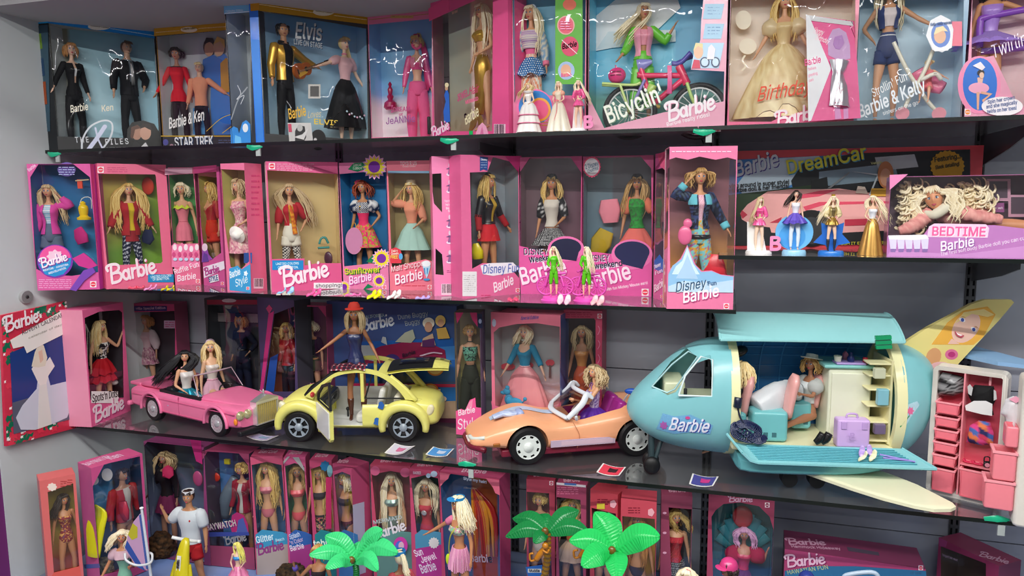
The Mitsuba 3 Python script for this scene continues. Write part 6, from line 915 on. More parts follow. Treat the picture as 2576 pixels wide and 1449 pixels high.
def bar(pts,r,sides=8,n=0,flat=1.0,up=None):return tube(pts,r,sides,n=n,flat=flat,up=up)
k=thing('toy_car','pink convertible toy car with a silver grille, two dolls riding in it','toy car');fr=Frame(atz(545,1100,Z3),A([.27,-.069]));W,R=.165,.036;hw=W/2
S=fine_st([(-.385,.070,.034,.078),(-.372,.080,.030,.088),(-.279,.0825,.026,.090),(-.14,.0825,.025,.088),(.0,.0825,.026,.088),(.07,.080,.030,.086),(.088,.074,.034,.076)],26)
body=xf(stations(S,36,6),t=(0,hw,0));cut=[cyl(x,-.01,W+.01,R,R+.007)for x in(0,-.279)]+[box(-.25,-.075,.012,W-.012,.042,.2)];vp(k,fr,'body','plastic',minus(body,*cut),'#e0719a',30)
hood=xf(stations(fine_st([(-.08,.070,.078,.098),(-.02,.064,.08,.096),(.06,.05,.08,.090),(.086,.03,.078,.082)],14),24,3),t=(0,hw,0));vp(k,fr,'bonnet','plastic',hood,'#e0719a')
for x in(0,-.279):
 for t in(-.0015,W+.0015):a=np.linspace(-.1,PI+.1,20);vp(k,fr,'wheel_arch','plastic',bar(np.stack([x+(R+.010)*np.cos(a),a*0+t,R+(R+.010)*np.sin(a)],1),.0045,7),'#e0719a',True)
 wheel(k,fr,x,.002,R,.022,'holes');wheel(k,fr,x,W-.002,R,.022,'holes',sgn=1)
vp(k,fr,'side_strip','plastic',box(-.37,.075,-.0015,.001,.0695,.0715),'#c85a84',False);vp(k,fr,'lower_strip','plastic',box(-.235,-.045,-.0012,.001,.036,.0375),'#c85a84',False);vp(k,fr,'door_line','plastic',box(-.155,-.1545,-.0006,.002,.038,.086),'#a84068',False)
vp(k,fr,'grille_shell','chrome',minus(box(.080,.104,hw-.036,hw+.036,.034,.096),box(.099,.2,hw-.033,hw+.033,.037,.089)),'#dcdcdc',False);vp(k,fr,'grille_slats','chrome',cat(*[box(.096,.102,hw-.033+i*.0066,hw-.0295+i*.0066,.037,.089)for i in range(10)]),'#e0d08a',False);vp(k,fr,'grille_pediment','chrome',ext(poly2([(-.03,0),(.03,0),(0,.014)]),.012)if False else xf(ext(poly2([(-.038,0),(.038,0),(0,.014)]),.022),rz=PI/2,t=(.082,hw,.096)),'#b8b8bc',False);vp(k,fr,'mascot','chrome',cat(ell((.09,hw,.116),(.003,.003,.006),2),bar([(.09,hw,.112),(.082,hw-.006,.120)],.0012,5),bar([(.09,hw,.112),(.082,hw+.006,.120)],.0012,5)),'#c8c8c8',True)
for c in(.020,W-.020):
 for e in(-.011,.011):vp(k,fr,'headlamp','chrome',xf(lathe([(.012,0),(.012,.004),(.007,.008),(0,.009)],20),ry=PI/2,t=(.086,c+e,.068)),'#d8d0a0',40)
vp(k,fr,'indicator_lamp','plastic',ell((.078,.001,.052),(.006,.004,.009),2),'#e8862a',True);vp(k,fr,'bumper','rubber',rbox(.088,.104,-.006,W+.006,.018,.032,.004),'#15151a');vp(k,fr,'bumper','rubber',rbox(-.398,-.384,-.002,W+.002,.030,.044,.004),'#e0719a')
vp(k,fr,'folded_hood','plastic',xf(stations(fine_st([(-.375,.05,.085,.088),(-.34,.068,.085,.108),(-.29,.070,.085,.115),(-.25,.068,.085,.112)],12),24,3),t=(0,hw,0)),'#dc6e96');vp(k,fr,'boot_lid','plastic',xf(rbox(-.41,-.36,.02,W-.02,.082,.092,.003),t=(0,0,.004)),'#e0719a')
vp(k,fr,'cabin_lining','rubber',minus(box(-.252,-.073,.010,W-.010,.040,.094),box(-.244,-.08,.016,W-.016,.046,.2)),'#18181c',False);vp(k,fr,'seat','rubber',rbox(-.24,-.21,.018,W-.018,.045,.10,.006),'#1c1c22')
wsP=[(-.082,.012,.094),(-.082,W-.012,.094),(-.115,W-.022,.145),(-.115,.022,.145)];scene[k+'__windscreen']=mikit.ply(sheet(fr,[wsP[0],wsP[3],wsP[2],wsP[1]],14,.012),'acetate',True);vp(k,fr,'windscreen_frame','plastic',cat(bar([wsP[0],wsP[3],wsP[2],wsP[1]],.0018,6),bar([(-.115,.022,.145),(-.104,hw,.146),(-.115,W-.022,.145)],.0018,6,n=10)),'#b8a0aa',True)
a=np.linspace(0,2*PI,25);vp(k,fr,'steering_wheel','rubber',bar(np.stack([-.10-.006*np.sin(a),W*.66+.018*np.cos(a),.088+.016*np.sin(a)],1),.002,6),'#1a1a1e',True)
def rider(label,fr,s_,t,z,H,face,hair,arms,**kw):p=fr.pt(s_,t,z);return Doll(label,p-A([0,0,.455*H]),H,face,hair=hair,arms=arms,legs=kw.pop('legs','flat'),**kw)
d=rider('black-haired doll with fringe in a silver halter top, nearer of two in the pink car',fr,-.195,.055,.055,.275,1.2,('black',dict(length=.30,vol=.085,n=170,sweep=(-.20,.05),curl=.010)),('front','front'),skin='#c4845c',turn=-.55,iris='#2a1a14')
d.top('#d0ccc8',.60,.775,.007,'halter_top','satin').ring(.815,.006,'#e0b0b8','collar','satin',.006).skirt('#2aa0c0',.47,.60,.10,.022,9,mat='foil',lift=.012).skirt('#b0d4e8',.45,.585,.12,.024,11,name='tulle_frill',mat='tulle',lift=.014)
d=rider('blonde doll with a headscarf and pink skirt, farther of two in the pink car',fr,-.170,.120,.065,.29,1.2,('blonde',dict(length=.26,vol=.04)),('down','down'),skin='#d09870',turn=-.55)
d.top('#dcd4cc',.60,.76,.007,'white_top','satin').skirt('#e0b0c4',.42,.62,.06,.012,7).ring(.605,.009,'#e8a8c0').sleeves('#17151a',.35,.008,.012,which='R').hat(ell((0,.02,.965),(.045,.045,.042),2),'#e2c8d4','headscarf','satin',True)
k=thing('toy_car','round yellow toy hatchback with its door and tailgate open','toy car');fr=Frame((atz(755,1112,Z3)+atz(1015,1113,Z3))/2,A([-.259,-.0677]));W,R,wb=.170,.040,.134;hw=W/2;YE='#dcd874'
S=fine_st([(-.222,.050,.048,.082),(-.21,.068,.036,.100),(-.16,.078,.030,.112),(-.08,.080,.026,.106),(.05,.080,.026,.108),(.12,.078,.030,.122),(.17,.068,.036,.110),(.200,.050,.046,.084)],30)
body=xf(stations(S,36,4),t=(0,hw,0));cut=[cyl(x,-.02,W+.02,R,R+.005)for x in(wb,-wb)]+[box(-.135,.085,.012,W-.012,.034,.3),box(-.028,.082,-.02,.05,.040,.3)];vp(k,fr,'body','plastic',minus(body,*cut),YE,30)
for x in(wb,-wb):
 for t,g in((.006,1),(W-.006,-1)):a=np.linspace(-.15 if x>0 else-.25,PI+.25,22);rr=R+.014;vp(k,fr,'wing','plastic',bar(np.stack([x+rr*np.cos(a)*1.04,a*0+t,R+rr*np.sin(a)],1),A([.008,.013,.015,.015,.013,.008]),10),YE,True)
 wheel(k,fr,x,-.004,R,.026,'star','#8a96a0','plastic');wheel(k,fr,x,W+.004,R,.026,'star','#8a96a0','plastic',1)
out=[(.118,.118),(.085,.146),(.039,.178),(-.01,.190),(-.06,.186),(-.10,.170),(-.135,.140),(-.160,.108)];po=spline(out,40);inn=[(.098,.110),(.082,.136),(.040,.168),(-.01,.179),(-.058,.175),(-.092,.160),(-.122,.134),(-.140,.110)];pi_=spline(inn,40)
side=poly2(list(map(tuple,po))+list(map(tuple,pi_[::-1]))).union(poly2([(-.026,.104),(-.034,.104),(-.034,.178),(-.026,.178)]));sm=ext(side,.006)
for t in(.012,W-.006):vp(k,fr,'cabin_side_frame','plastic',(sm[0]+(0,t,0),sm[1]),YE,30)
def strip(u0,u1,ins,th=.005):q=spline(out,60)[int(u0*59):int(u1*59)+1];n=len(q);t=np.linspace(ins,W-ins,9);cr=.006*np.sin(PI*np.linspace(0,1,9));G=np.stack([np.broadcast_to(q[:,None,0],(n,9)),np.broadcast_to(t,(n,9)),q[:,None,1]+cr],2);return grid(G)
vp(k,fr,'roof_header','plastic',strip(.34,.42,.008),YE,True);vp(k,fr,'roof_rear','plastic',strip(.62,.70,.008),YE,True)
for t,u in((.014,.016),(W-.014,W-.016)):vp(k,fr,'rear_pillar','plastic',bar([(-.10,t,.168),(-.135,t,.138),(-.165,u,.105)],.007,8,n=10),YE,True)
g=strip(.02,.34,.014);scene[k+'__windscreen']=mikit.ply(fr((g[0]+(0,0,-.002),g[1])),'tinted',True);vp(k,fr,'windscreen_frame','rubber',cat(*[bar([(s_,t,z+.002)for s_,z in po[1:16]],.004,6)for t in(.014,W-.014)],bar([(.118,.014,.120),(.122,hw,.124),(.118,W-.014,.120)],.004,6,n=8),bar([(.045,.014,.178),(.045,hw,.183),(.045,W-.014,.178)],.004,6,n=8)),'#191b1e',True)
q=poly2([(-.036,.112)]+[tuple(p)for p in pi_[22:38]]+[(-.134,.112)]);gm=ext(q,.0005);scene[k+'__quarter_window']=mikit.ply(fr((gm[0]+(0,W-.008,0),gm[1])),'tinted');vp(k,fr,'quarter_window_seal','rubber',bar([(p[0],.011,p[1])for p in list(q.exterior.coords)],.002,6),'#1c1e20',True)
hp=[(-.092,.02,.182),(-.150,.02,.190),(-.215,.03,.190),(-.245,.05,.184)];qq=spline(hp,14);G=[]
for p in qq:ww=hw-p[1]+0;G.append([(p[0],hw+ww*c_,p[2]+.012*(1-c_*c_)-.004)for c_ in np.linspace(-1,1,13)])
vp(k,fr,'tailgate','plastic',grid(A(G)),YE,True);vp(k,fr,'tailgate_inner','plastic',grid(A(G)-A([0,0,.006])),YE,True);vp(k,fr,'tailgate_trim','rubber',grid(A(G[:9])[:,0:13]+A([0,0,.0012])),'#1a1c1e',True);scene[k+'__tailgate_window']=mikit.ply(fr(grid(A(G[2:8])[:,2:11]+A([0,0,.0026]))),'tinted',True);vp(k,fr,'tailgate_emblem','chrome',xf(ell((0,0,0),(.006,.008,.001),2),t=(-.225,hw,.1985)),'#b8b890',True)
vp(k,fr,'tailgate_opening_rim','plastic',bar([(-.165,.02,.106),(-.185,.035,.098),(-.19,hw,.096),(-.185,W-.035,.098),(-.165,W-.02,.106)],.005,8,n=16),YE,True)
hs,ang=.088,math.radians(118);dv=A([math.cos(ang)*1,-math.sin(ang)*1])if False else A([-.56,-.83]);L=.112
dshape=poly2([(0,.034),(.10,.026),(.108,.034),(.110,.106),(0,.112)]);frame_=poly2([(0,.108),(.012,.132),(.05,.160),(.108,.178),(.110,.104)]).difference(poly2([(.012,.112),(.020,.130),(.052,.153),(.101,.168),(.102,.108)]))
def door(m,off=0.0):v=m[0];return np.stack([hs+v[:,0]*dv[0]-(v[:,1]+off)*dv[1]*1,.004+v[:,0]*dv[1]+(v[:,1]+off)*dv[0]*1,v[:,2]],1),m[1]
vp(k,fr,'door','plastic',door(ext(dshape,.008)),YE,30);vp(k,fr,'door_window_frame','rubber',door(ext(frame_,.005)),'#1c1e22',30);vp(k,fr,'door_lining','plastic',door(ext(dshape.buffer(-.006),.003),.003),'#d0d2d0',30);vp(k,fr,'door_handle','plastic',door(rbox(.078,.098,-.013,-.007,.078,.086,.002)),'#e4e078');vp(k,fr,'wing_mirror','plastic',xf(ell((0,0,0),(.005,.010,.007),2),t=(.094,-.006,.126)),'#b83a3a',True)
for x,z,c in((.012,.092,'#c8b860'),(.05,.082,'#6a2a20'),(.028,.066,'#8a6a40'),(.048,.044,'#7a8a50')):vp(k,fr,'door_sticker','card',door(ext(affinity.scale(sg.Point(x,z).buffer(.005),1,1.3),.0006),-.0086),c,False)
for x,z in((-.078,.094),(-.066,.052)):vp(k,fr,'blue_sticker','card',(lambda m:(m[0]+(0,.0025 if z>.08 else .003,0),m[1]))(ext(affinity.rotate(sg.box(x-.007,z-.007,x+.007,z+.007),20).union(sg.Point(x,z+.006).buffer(.006)),.0012)),'#2a5ea8',False)
vp(k,fr,'headlamp','plastic',xf(ell((0,0,0),(.010,.008,.015),2),ry=.5,t=(.180,.020,.088)),'#d4d0b0',True);vp(k,fr,'tail_lamp','plastic',xf(ell((0,0,0),(.010,.006,.016),2),ry=-.4,t=(-.200,.016,.080)),'#d8cfa8',True);vp(k,fr,'lamp_lens','plastic',ell((.148+.055,.05,.062),(.004,.006,.004),1),'#c8c890',True)
vp(k,fr,'cabin_floor','plastic',box(-.13,.085,.012,W-.012,.036,.042),'#c9cbc8',False);vp(k,fr,'dashboard','plastic',rbox(.07,.105,.016,W-.016,.07,.108,.008),'#2c2e30');vp(k,fr,'inner_door_panel','plastic',box(-.13,.08,W-.018,W-.013,.042,.106),'#c2c4c0',False)
for t in(.05,.115):vp(k,fr,'seat','plastic',cat(rbox(-.06,-.005,t-.026,t+.026,.042,.066,.008),xf(rbox(-.008,.008,-.026,.026,0,.075,.007),ry=-.25,t=(-.06,t,.06))),'#d4d4ce')
vp(k,fr,'rear_seat','plastic',rbox(-.125,-.105,.02,W-.02,.05,.115,.008),'#d6d2c0');vp(k,fr,'steering_wheel','rubber',bar(np.stack([.060-.008*np.sin(a),.055+.020*np.cos(a),.098+.018*np.sin(a)],1),.003,6),'#202224',True);vp(k,fr,'gear_lever','rubber',cat(bar([(.03,hw,.042),(.03,hw,.060)],.0025,6),ell((.03,hw,.063),(.005,.005,.005),2)),'#1e2022',True)
p=fr.pt(-.002,.062,.043);d=Doll('tanned doll in a red bowler hat standing through the yellow car\'s roof',p,.298,.35,hair=('ash',dict(length=.17,vol=.035,n=120,curl=.003)),arms=('side','out'),skin='#8a5030',lips='#b0484a',turn=0)
d.top('#222c54',.55,.765,.010,'navy_top','satin',wob=.003).skirt('#222c54',.47,.57,.016,.006,5,mat='satin').shoes('#4a2618',.75).hat(lathe([(.078,.975),(.080,.982),(.052,.985),(.050,1.01),(.035,1.035),(0,1.042)],28),'#e0483c','bowler_hat')
k2=thing('plaid_scarf','dark plaid doll scarf lying over the yellow car\'s roof','scarf');g=grid(np.stack([*np.meshgrid(np.linspace(-.035,.055,40),np.linspace(-.012,.035,22),indexing='ij'),np.zeros((40,22))],2));v=g[0].copy();v[:,2]=.006+.006*meshkit.noise(v*90,3)-np.maximum(0,-v[:,1])*.5;pl=pat('plaid','#2a1c2a','#7a2434',.55,1,'#d8d0d0');P=Part();P.v.append(fr((v+(-.005,.012,.186),g[1]))[0]);P.f.append(g[1]);P.c.append(pl(np.stack([g[0][:,0],g[0][:,1]*0,g[0][:,1]],1)));P.n=len(v);P.put(k2,'cloth')
k=thing('toy_car','peach open sports toy car with a white windscreen frame, a curly-haired doll at the wheel','toy car');o=atz(1330,1172,Z3);rw=atz(1603,1150,Z3);fr=Frame(o,o-rw);wb=np.linalg.norm(o-rw);W,R=.185,.044;hw=W/2;PE='#eba77c'
S=fine_st([(-wb-.085,.070,.050,.088),(-wb-.06,.086,.036,.112),(-wb,.0925,.030,.122),(-wb*.5,.078,.024,.098),(-wb*.25,.080,.024,.096),(0,.0925,.028,.110),(.06,.086,.034,.094),(.115,.066,.040,.066),(.128,.050,.044,.056)],34)
body=xf(stations(S,40,3.4),t=(0,hw,0));cut=[cyl(x,-.02,.04,R,R+.006)for x in(0,-wb)]+[cyl(x,W-.04,W+.02,R,R+.006)for x in(0,-wb)]+[xf(rbox(-wb+.02,-.115,-.062,.062,.045,.25,.012),t=(0,hw,0))];vp(k,fr,'body','plastic',minus(body,*cut),PE,30)
for x in(0,-wb):wheel(k,fr,x,.0,R,.030,'slots','#d4dad6','plastic');wheel(k,fr,x,W,R,.030,'slots','#d4dad6','plastic',1)
hz=lambda s_:float(np.interp(s_,S[:,0],S[:,3]));q=np.linspace(-.09,.075,24);G=A([[(s_,hw+.002+.016*c_*(1-max(0,s_)*2),hz(s_)+.0012)for c_ in(-1,0,1)]for s_ in q]);vp(k,fr,'bonnet_stripe','satin',grid(G),'#b4c6dc',True)
vp(k,fr,'underbody','plastic',rbox(-wb-.04,.06,.02,W-.02,.016,.034,.004),'#7a1c34');vp(k,fr,'front_skirt','plastic',bar([(.10,.012,.040),(.128,.05,.040),(.131,hw,.040),(.128,W-.05,.040),(.10,W-.012,.040)],.007,8,n=18),'#6a1a2c',True);vp(k,fr,'headlamp','plastic',bar([(.098,.022,.066),(.120,.046,.058),(.126,.075,.056)],.006,8,n=10,flat=.8),'#d4dcd4',True);vp(k,fr,'number_plate','card',box(.128,.132,hw-.03,hw+.01,.038,.050),'#e4e0dc',False);vp(k,fr,'side_marker','chrome',rbox(.066,.082,-.001,.006,.050,.058,.002),'#b0703a')
vp(k,fr,'sill_panel','card',(lambda m:(m[0]+(0,.0115,0),m[1]))(ext(sg.box(-wb+.052,.036,-.055,.052),.003)),'#b8a4b8',False);vp(k,fr,'sill_inlay','satin',(lambda m:(m[0]+(0,.0083,0),m[1]))(ext(sg.box(-wb+.058,.039,-.080,.049),.0008)),'#c8aebc',False)
vp(k,fr,'door_line','plastic',cat(bar([(-.11,.0135,.092),(-.125,.011,.06),(-.12,.013,.03)],.0007,5,n=10),bar([(-wb+.028,.0075,.098),(-wb+.030,.006,.06)],.0007,5,n=6)),'#c07a54',True)
vp(k,fr,'cabin_lining','plastic',minus(xf(rbox(-wb+.019,-.114,-.063,.063,.044,.094,.012),t=(0,hw,0)),xf(rbox(-wb+.024,-.119,-.058,.058,.050,.25,.010),t=(0,hw,0))),'#8a1c64',30);vp(k,fr,'seat','plastic',cat(*[xf(rbox(-.012,.012,-.026,.026,0,.075,.008),ry=-.35,t=(-wb+.045,hw+e,.055))for e in(-.03,.03)]),'#9a2a84')
wp=[(-.098,.020,.100),(-.098,W-.020,.100),(-.150,W-.034,.150),(-.150,.034,.150)];scene[k+'__windscreen']=mikit.ply(sheet(fr,[wp[0],wp[3],wp[2],wp[1]],12,.016),'tinted',True)
vp(k,fr,'windscreen_frame','plastic',cat(bar([wp[0],(-.078,hw,.104),wp[1]],.007,10,n=14,flat=.7),bar([wp[3],(-.134,hw,.154),wp[2]],.0055,10,n=14),bar([wp[0],(-.135,.026,.130),wp[3],(-.165,.034,.140)],[.006,.008,.008,.004],10,n=14,flat=.6),bar([wp[1],(-.135,W-.026,.130),wp[2],(-.165,W-.034,.140)],[.006,.008,.008,.004],10,n=14,flat=.6)),'#d6dde4',True)
vp(k,fr,'steering_wheel','plastic',bar(np.stack([-.128-.010*np.sin(a),.06+.019*np.cos(a),.104+.016*np.sin(a)],1),.0025,6),'#e4e4e4',True);vp(k,fr,'door_mirror','plastic',bar([(-.118,.012,.098),(-.115,.006,.108)],.004,7),'#d6dde4',True)
d=rider('curly blonde doll in a sequined purple party dress driving the peach sports car',fr,-wb+.080,.085,.058,.285,-1.15,('ash',dict(length=.16,vol=.05,n=130,curl=.020,bangs=True)),('drive','reach'),skin='#c4845a',turn=.55,legs='sit')
d.top(vnoise(700,3,'#6a4a9a','#d8c8e4',.4,.6),.61,.765,.007,'sequined_bodice','satin').skirt('#5a2a9c',.46,.62,.07,.02,9,mat='satin',lift=.014,puff=.03).skirt('#6a38b0',.47,.60,.09,.024,11,name='tulle_frill',mat='tulle',lift=.014)
d.add(cat(*[tube([(.034*s_,-.03,.765),(.028*s_,-.035,.80),(.018*s_,-.018,.83)],.0035,5,n=6)for s_ in(-1,1)]),'#7a4aa8','strap')
k2=thing('silver_brush','small pale blue crumpled doll glove lying on the peach car\'s bonnet','doll glove')if False else thing('doll_glove','pale blue sparkling doll glove lying on the peach bonnet','doll glove');z=hz(.04)+.006
part(k2+'__body','satin',fr(cat(xf(ell((0,0,0),(.026,.014,.008),2),rz=.2,t=(.035,hw-.028,z)),*[tube([(.05,hw-.034+i*.006,z),(.072,hw-.036+i*.007,z-.006)],[.006,.004],6)for i in range(3)])),vnoise(500,2,'#8a9cc4','#c4d0e8'),True);part(k2+'__cuff','satin',fr(bar([(.008,hw-.042,z),(.008,hw-.016,z)],.010,8)),'#9fb0d8',True)
k=thing('toy_plane','pale blue toy aeroplane opened to show its cabin, with a cream wing and pictured tail','toy plane');c0=aty(1824,985,1.633);fr=Frame((c0[0],c0[1],Z3+.022),(-.985,-.172));FU=fr.f.copy();fr.f=fr.f*.93;TE='#7dbcc2';CR='#e2dfae';BL='#2a6ea8'
def Lp(x,y,t=0.0):q=toplane(x,y,fr.pt(0,t,0),fr.l)-fr.o;return A([q@FU/.93,t,q[2]])
def shape(pts,t,d):m=ext(poly2([(lambda q:(q[0],q[2]))(Lp(x,y,t))for x,y in pts]),d);return m[0]+(0,t+d/2,0),m[1]
NS=[(0,.098,.022,.282),(.05,.096,.026,.277),(.10,.090,.032,.256),(.145,.078,.042,.222),(.187,.060,.060,.186),(.213,.042,.080,.160),(.228,.022,.098,.138),(.233,.006,.112,.124)]
S=fine_st(NS,26);inn=S.copy();inn=inn[:20];inn[:,1]-=.006;inn[:,2]+=.006;inn[:,3]-=.006;inn[0,0]=-.01
WSP=[(1640,972),(1678,988),(1697,979),(1755,897),(1732,884),(1690,917)];ws=shape(WSP,-.05,.19);sw=[shape([(1707,995),(1791,997),(1793,902),(1764,895),(1724,945)],t,.06)for t in(-.09,.09)]
vp(k,fr,'nose','plastic',minus(stations(S,44,2.2),stations(inn,40,2.2),ws,*sw),TE,35)
vp(k,fr,'windscreen_frame','plastic',bar([Lp(x,y,-.052-.03*max(0,(x-1650))/100)for x,y in WSP+WSP[:1]],.002,6),'#a8d0d4',True)
vp(k,fr,'side_window_frame','plastic',bar([Lp(x,y,-.092+.0)for x,y in((1707,995),(1791,997),(1793,905),(1764,897),(1724,945),(1707,995))],.0022,6),'#d8ecec',True)
vp(k,fr,'cockpit_panel','plastic',cat(rbox(.10,.15,-.05,.05,.15,.19,.006),rbox(.02,.11,-.06,.06,.09,.15,.006)),'#c9cfae');vp(k,fr,'control_lever','rubber',bar([(.10,-.05,.15),(.10,-.05,.176)],.004,7),'#2a2c30',True)
def ringp(s0,s1,a0,a1,o,th,zc=.152,hz=.130,hw=.098,n=40):
 a=np.linspace(a0,a1,n);f=lambda e:np.stack([(hw+e)*np.cos(a),zc+(hz+e)*np.sin(a)],1);A0,A1=f(o),f(o-th);R=[np.stack([q*0+s_,q],1)for s_,q in()]
 return loft(np.stack([np.stack([np.full(n,s_),P_[:,0],P_[:,1]],1)for s_,P_ in((s0,A0),(s1,A0),(s1,A1),(s0,A1))],1).transpose(0,1,2))
vp(k,fr,'cabin_ring','plastic',ringp(-.016,.004,0,2*PI,.003,.010),CR,30);vp(k,fr,'cabin_ring','plastic',ringp(-.372,-.350,0,2*PI,.004,.014),CR,30)
vp(k,fr,'cabin_wall','plastic',ringp(-.35,-.012,-.5*PI,.52*PI,-.001,.003),BL,30)
vp(k,fr,'cabin_rib','plastic',cat(*[ringp(-.05-i*.05,-.047-i*.05,-.2*PI,.5*PI,-.004,.003)for i in range(6)],*[bar([(-.34,.097*math.cos(t)-.004,.152+.126*math.sin(t)),(-.02,.097*math.cos(t)-.004,.152+.126*math.sin(t))],.0012,5)for t in np.linspace(-.6,.9,7)]),'#3f86bc',30)
vp(k,fr,'cabin_floor','plastic',rbox(-.355,.0,-.096,.085,.056,.068,.004),'#d9d6ae')
U,V=np.meshgrid(np.linspace(-.365,.03,20),np.linspace(0,1,12),indexing='ij');G=np.stack([U,-.085+.11*V,.292+.044*np.sin(V*PI*.55)**.8],2)
vp(k,fr,'roof_hatch','plastic',cat(grid(G),grid(G-A([0,0,.003])),bar(G[0],.003,6),bar(G[-1],.003,6),bar(G[:,0],.003,6)),'#8cc6c8',40)
H0,H1=[(.012,-.098,.072),(-.366,-.098,.072)],[(-.012,-.150,.050),(-.415,-.150,.050)];fl=lambda a,b_:A(H0[0])*(1-a)*(1-b_)+A(H0[1])*a*(1-b_)+A(H1[1])*a*b_+A(H1[0])*(1-a)*b_
ua,ub=np.meshgrid(np.linspace(0,1,24),np.linspace(0,1,8),indexing='ij');G=fl(ua[...,None],ub[...,None])+np.stack([ua*0,ua*0,.02*np.clip((.08-ua)/.08,0,1)**2],2);vp(k,fr,'lower_flap','plastic',cat(grid(G),grid(G-A([0,0,.004])),bar(G[:,-1],.0035,6),bar(G[0],.003,6),bar(G[-1],.003,6)),TE,40)
for i in range(9):vp(k,fr,'flap_slat','plastic',bar([fl(.10,.16+i*.085)+A([0,0,.002]),fl(.93,.16+i*.085)+A([0,0,.002])],.0016,5,flat=.6),'#5fb0be',True)
vp(k,fr,'belly','plastic',xf(stations(fine_st([(-.015,.05,.024,.048),(-.03,.092,.012,.050),(-.20,.096,.012,.050),(-.30,.088,.020,.050),(-.38,.05,.034,.050)],16),28,4),t=(0,-.03,0)),'#64b2b8')
for s_ in(-.13,-.19):
 for t in(-.085,.05):vp(k,fr,'main_wheel','rubber',cat(cyl(s_,t-.012,t+.012,-.0035,.0175,24)),'#0e0e10',40)
vp(k,fr,'nose_gear_strut','plastic',cat(bar([(.175,-.02,.07),(.175,-.03,.0)],.008,8),bar([(.15,-.02,.05),(.165,-.03,.01)],.005,6)),'#2c3c40',True);vp(k,fr,'nose_wheel','rubber',cat(xf(ell((0,0,0),(.020,.011,.020),3),t=(.175,-.048,-.0015)),xf(ell((0,0,0),(.020,.011,.020),3),t=(.175,-.012,-.0015))),'#0c0c0e',True)
wq=[atz(x,y,Z3+.034)[:2]for x,y in((1985,1176),(2060,1202),(2140,1230),(2222,1256),(2300,1276),(2350,1285),(2392,1284),(2405,1278),(2396,1268),(2310,1224),(2250,1200),(2190,1180))];wp_=poly2(wq).buffer(-.004).buffer(.004);m=trimesh.creation.extrude_polygon(wp_,.006,engine='earcut');mi_=trimesh.creation.extrude_polygon(wp_.buffer(-.006),.012,engine='earcut')
hull=manifold3d.Manifold.hull_points(np.vstack([A(m.vertices)+(0,0,Z3+.031),A(mi_.vertices)+(0,0,Z3+.028)])).to_mesh();part(k+'__wing','plastic',(A(hull.vert_properties[:,:3]),A(hull.tri_verts)),'#dddcbc',30)
vp(k,fr,'tail_cone','plastic',stations(fine_st([(-.366,.100,.026,.280),(-.395,.096,.036,.274),(-.425,.084,.070,.262),(-.448,.060,.120,.244),(-.460,.024,.16,.225)],18),44,2.2),TE)
fin=[(2262,868),(2330,824),(2398,788),(2440,764),(2475,753),(2540,753),(2547,760),(2510,804),(2450,868),(2402,920),(2340,925)];vp(k,fr,'tail_fin','plastic',shape(fin,0,.012),'#e3d487',25)
fp=lambda nm,items:[part(k+'__'+nm,'card',fr((lambda m:(m[0]+(0,-.0065-.0004*i,0),m[1]))(shape(pts,0,.0006))),col,False)for i,(col,pts)in enumerate(items)]
ov=lambda x,y,rx,ry,an=0:[(x+rx*math.cos(a)*math.cos(an)-ry*math.sin(a)*math.sin(an),y+rx*math.cos(a)*math.sin(an)+ry*math.sin(a)*math.cos(an))for a in np.arange(20)*PI/10]
fp('printed_portrait',[('#e8b04a',[(2340,865),(2380,810),(2420,780),(2480,770),(2500,790),(2470,845),(2445,866)]),('#e9bfae',ov(2426,822,44,30,-.9)),('#e9bfae',[(2390,850),(2410,864),(2380,864)]),('#f0d890',[(2398,812),(2420,784),(2470,776),(2496,790),(2480,796),(2440,788)]),('#f4f0f0',ov(2416,803,8,5,.5)),('#f4f0f0',ov(2444,827,8,5,.6)),('#4a5aa8',ov(2416,803,4,4.5)),('#4a5aa8',ov(2444,827,4,4.5)),('#b8505e',[(2396,831),(2406,836),(2420,842),(2414,848),(2404,845),(2398,839)]),('#f8f0ee',[(2399,833),(2406,837),(2416,841),(2410,843),(2403,840)]),('#a8784a',[(2408,797),(2416,794),(2426,797),(2416,795.5)]),('#a8784a',[(2442,818),(2450,819),(2457,826),(2449,820.5)])])
fp('printed_flower',[('#d8709a',ov(2390,890,16,13)),('#b83a78',ov(2390,890,9,7)),('#d8a070',ov(2345,895,18,22,.4)),('#e8b8b8',ov(2362,918,24,10))])
m=ext(poly2([(lambda q:((q-fr.o)@FU/.93,(q-fr.o)@fr.l))(atz(x,y,Z3+.272))for x,y in((2320,860),(2380,862),(2450,870),(2580,904),(2582,918),(2510,910),(2400,886))]),.008);part(k+'__tailplane','plastic',(lambda v:fr((np.stack([v[:,0],v[:,2],.250+v[:,1]],1),m[1])))(m[0]),'#8ab4dc',30)
P=Part();TF=Face(fr.pt(0,-.105,0),-FU,A([0,0,1.0]),fr.l)
def onskin(items,nm,lift=.001):
 P=Part()
 for i,(col,m)in enumerate(items):
  v=m[0].copy();q=(v-fr.o);s_,z=q@FU/.93,q[:,2];hw=np.interp(s_,S[:,0],S[:,1])if nm[0]=='b' else np.interp(-s_,[.366,.395,.425,.448],[.100,.096,.084,.06]);z0,z1=(np.interp(s_,S[:,0],S[:,j])for j in(2,3))if nm[0]=='b' else(np.interp(-s_,[.366,.425],[.026,.07]),np.interp(-s_,[.366,.425],[.28,.262]));zc,hz=(z0+z1)/2,(z1-z0)/2
  t=-hw*np.clip(1-np.abs((z-zc)/hz)**2.2,0,1)**(1/2.2)-lift-.0004*i;P.add((fr.o+s_[:,None]*fr.f+t[:,None]*fr.l+z[:,None]*A([0,0,1.0]),m[1]),col)
 P.put(k+'__'+nm,'card')
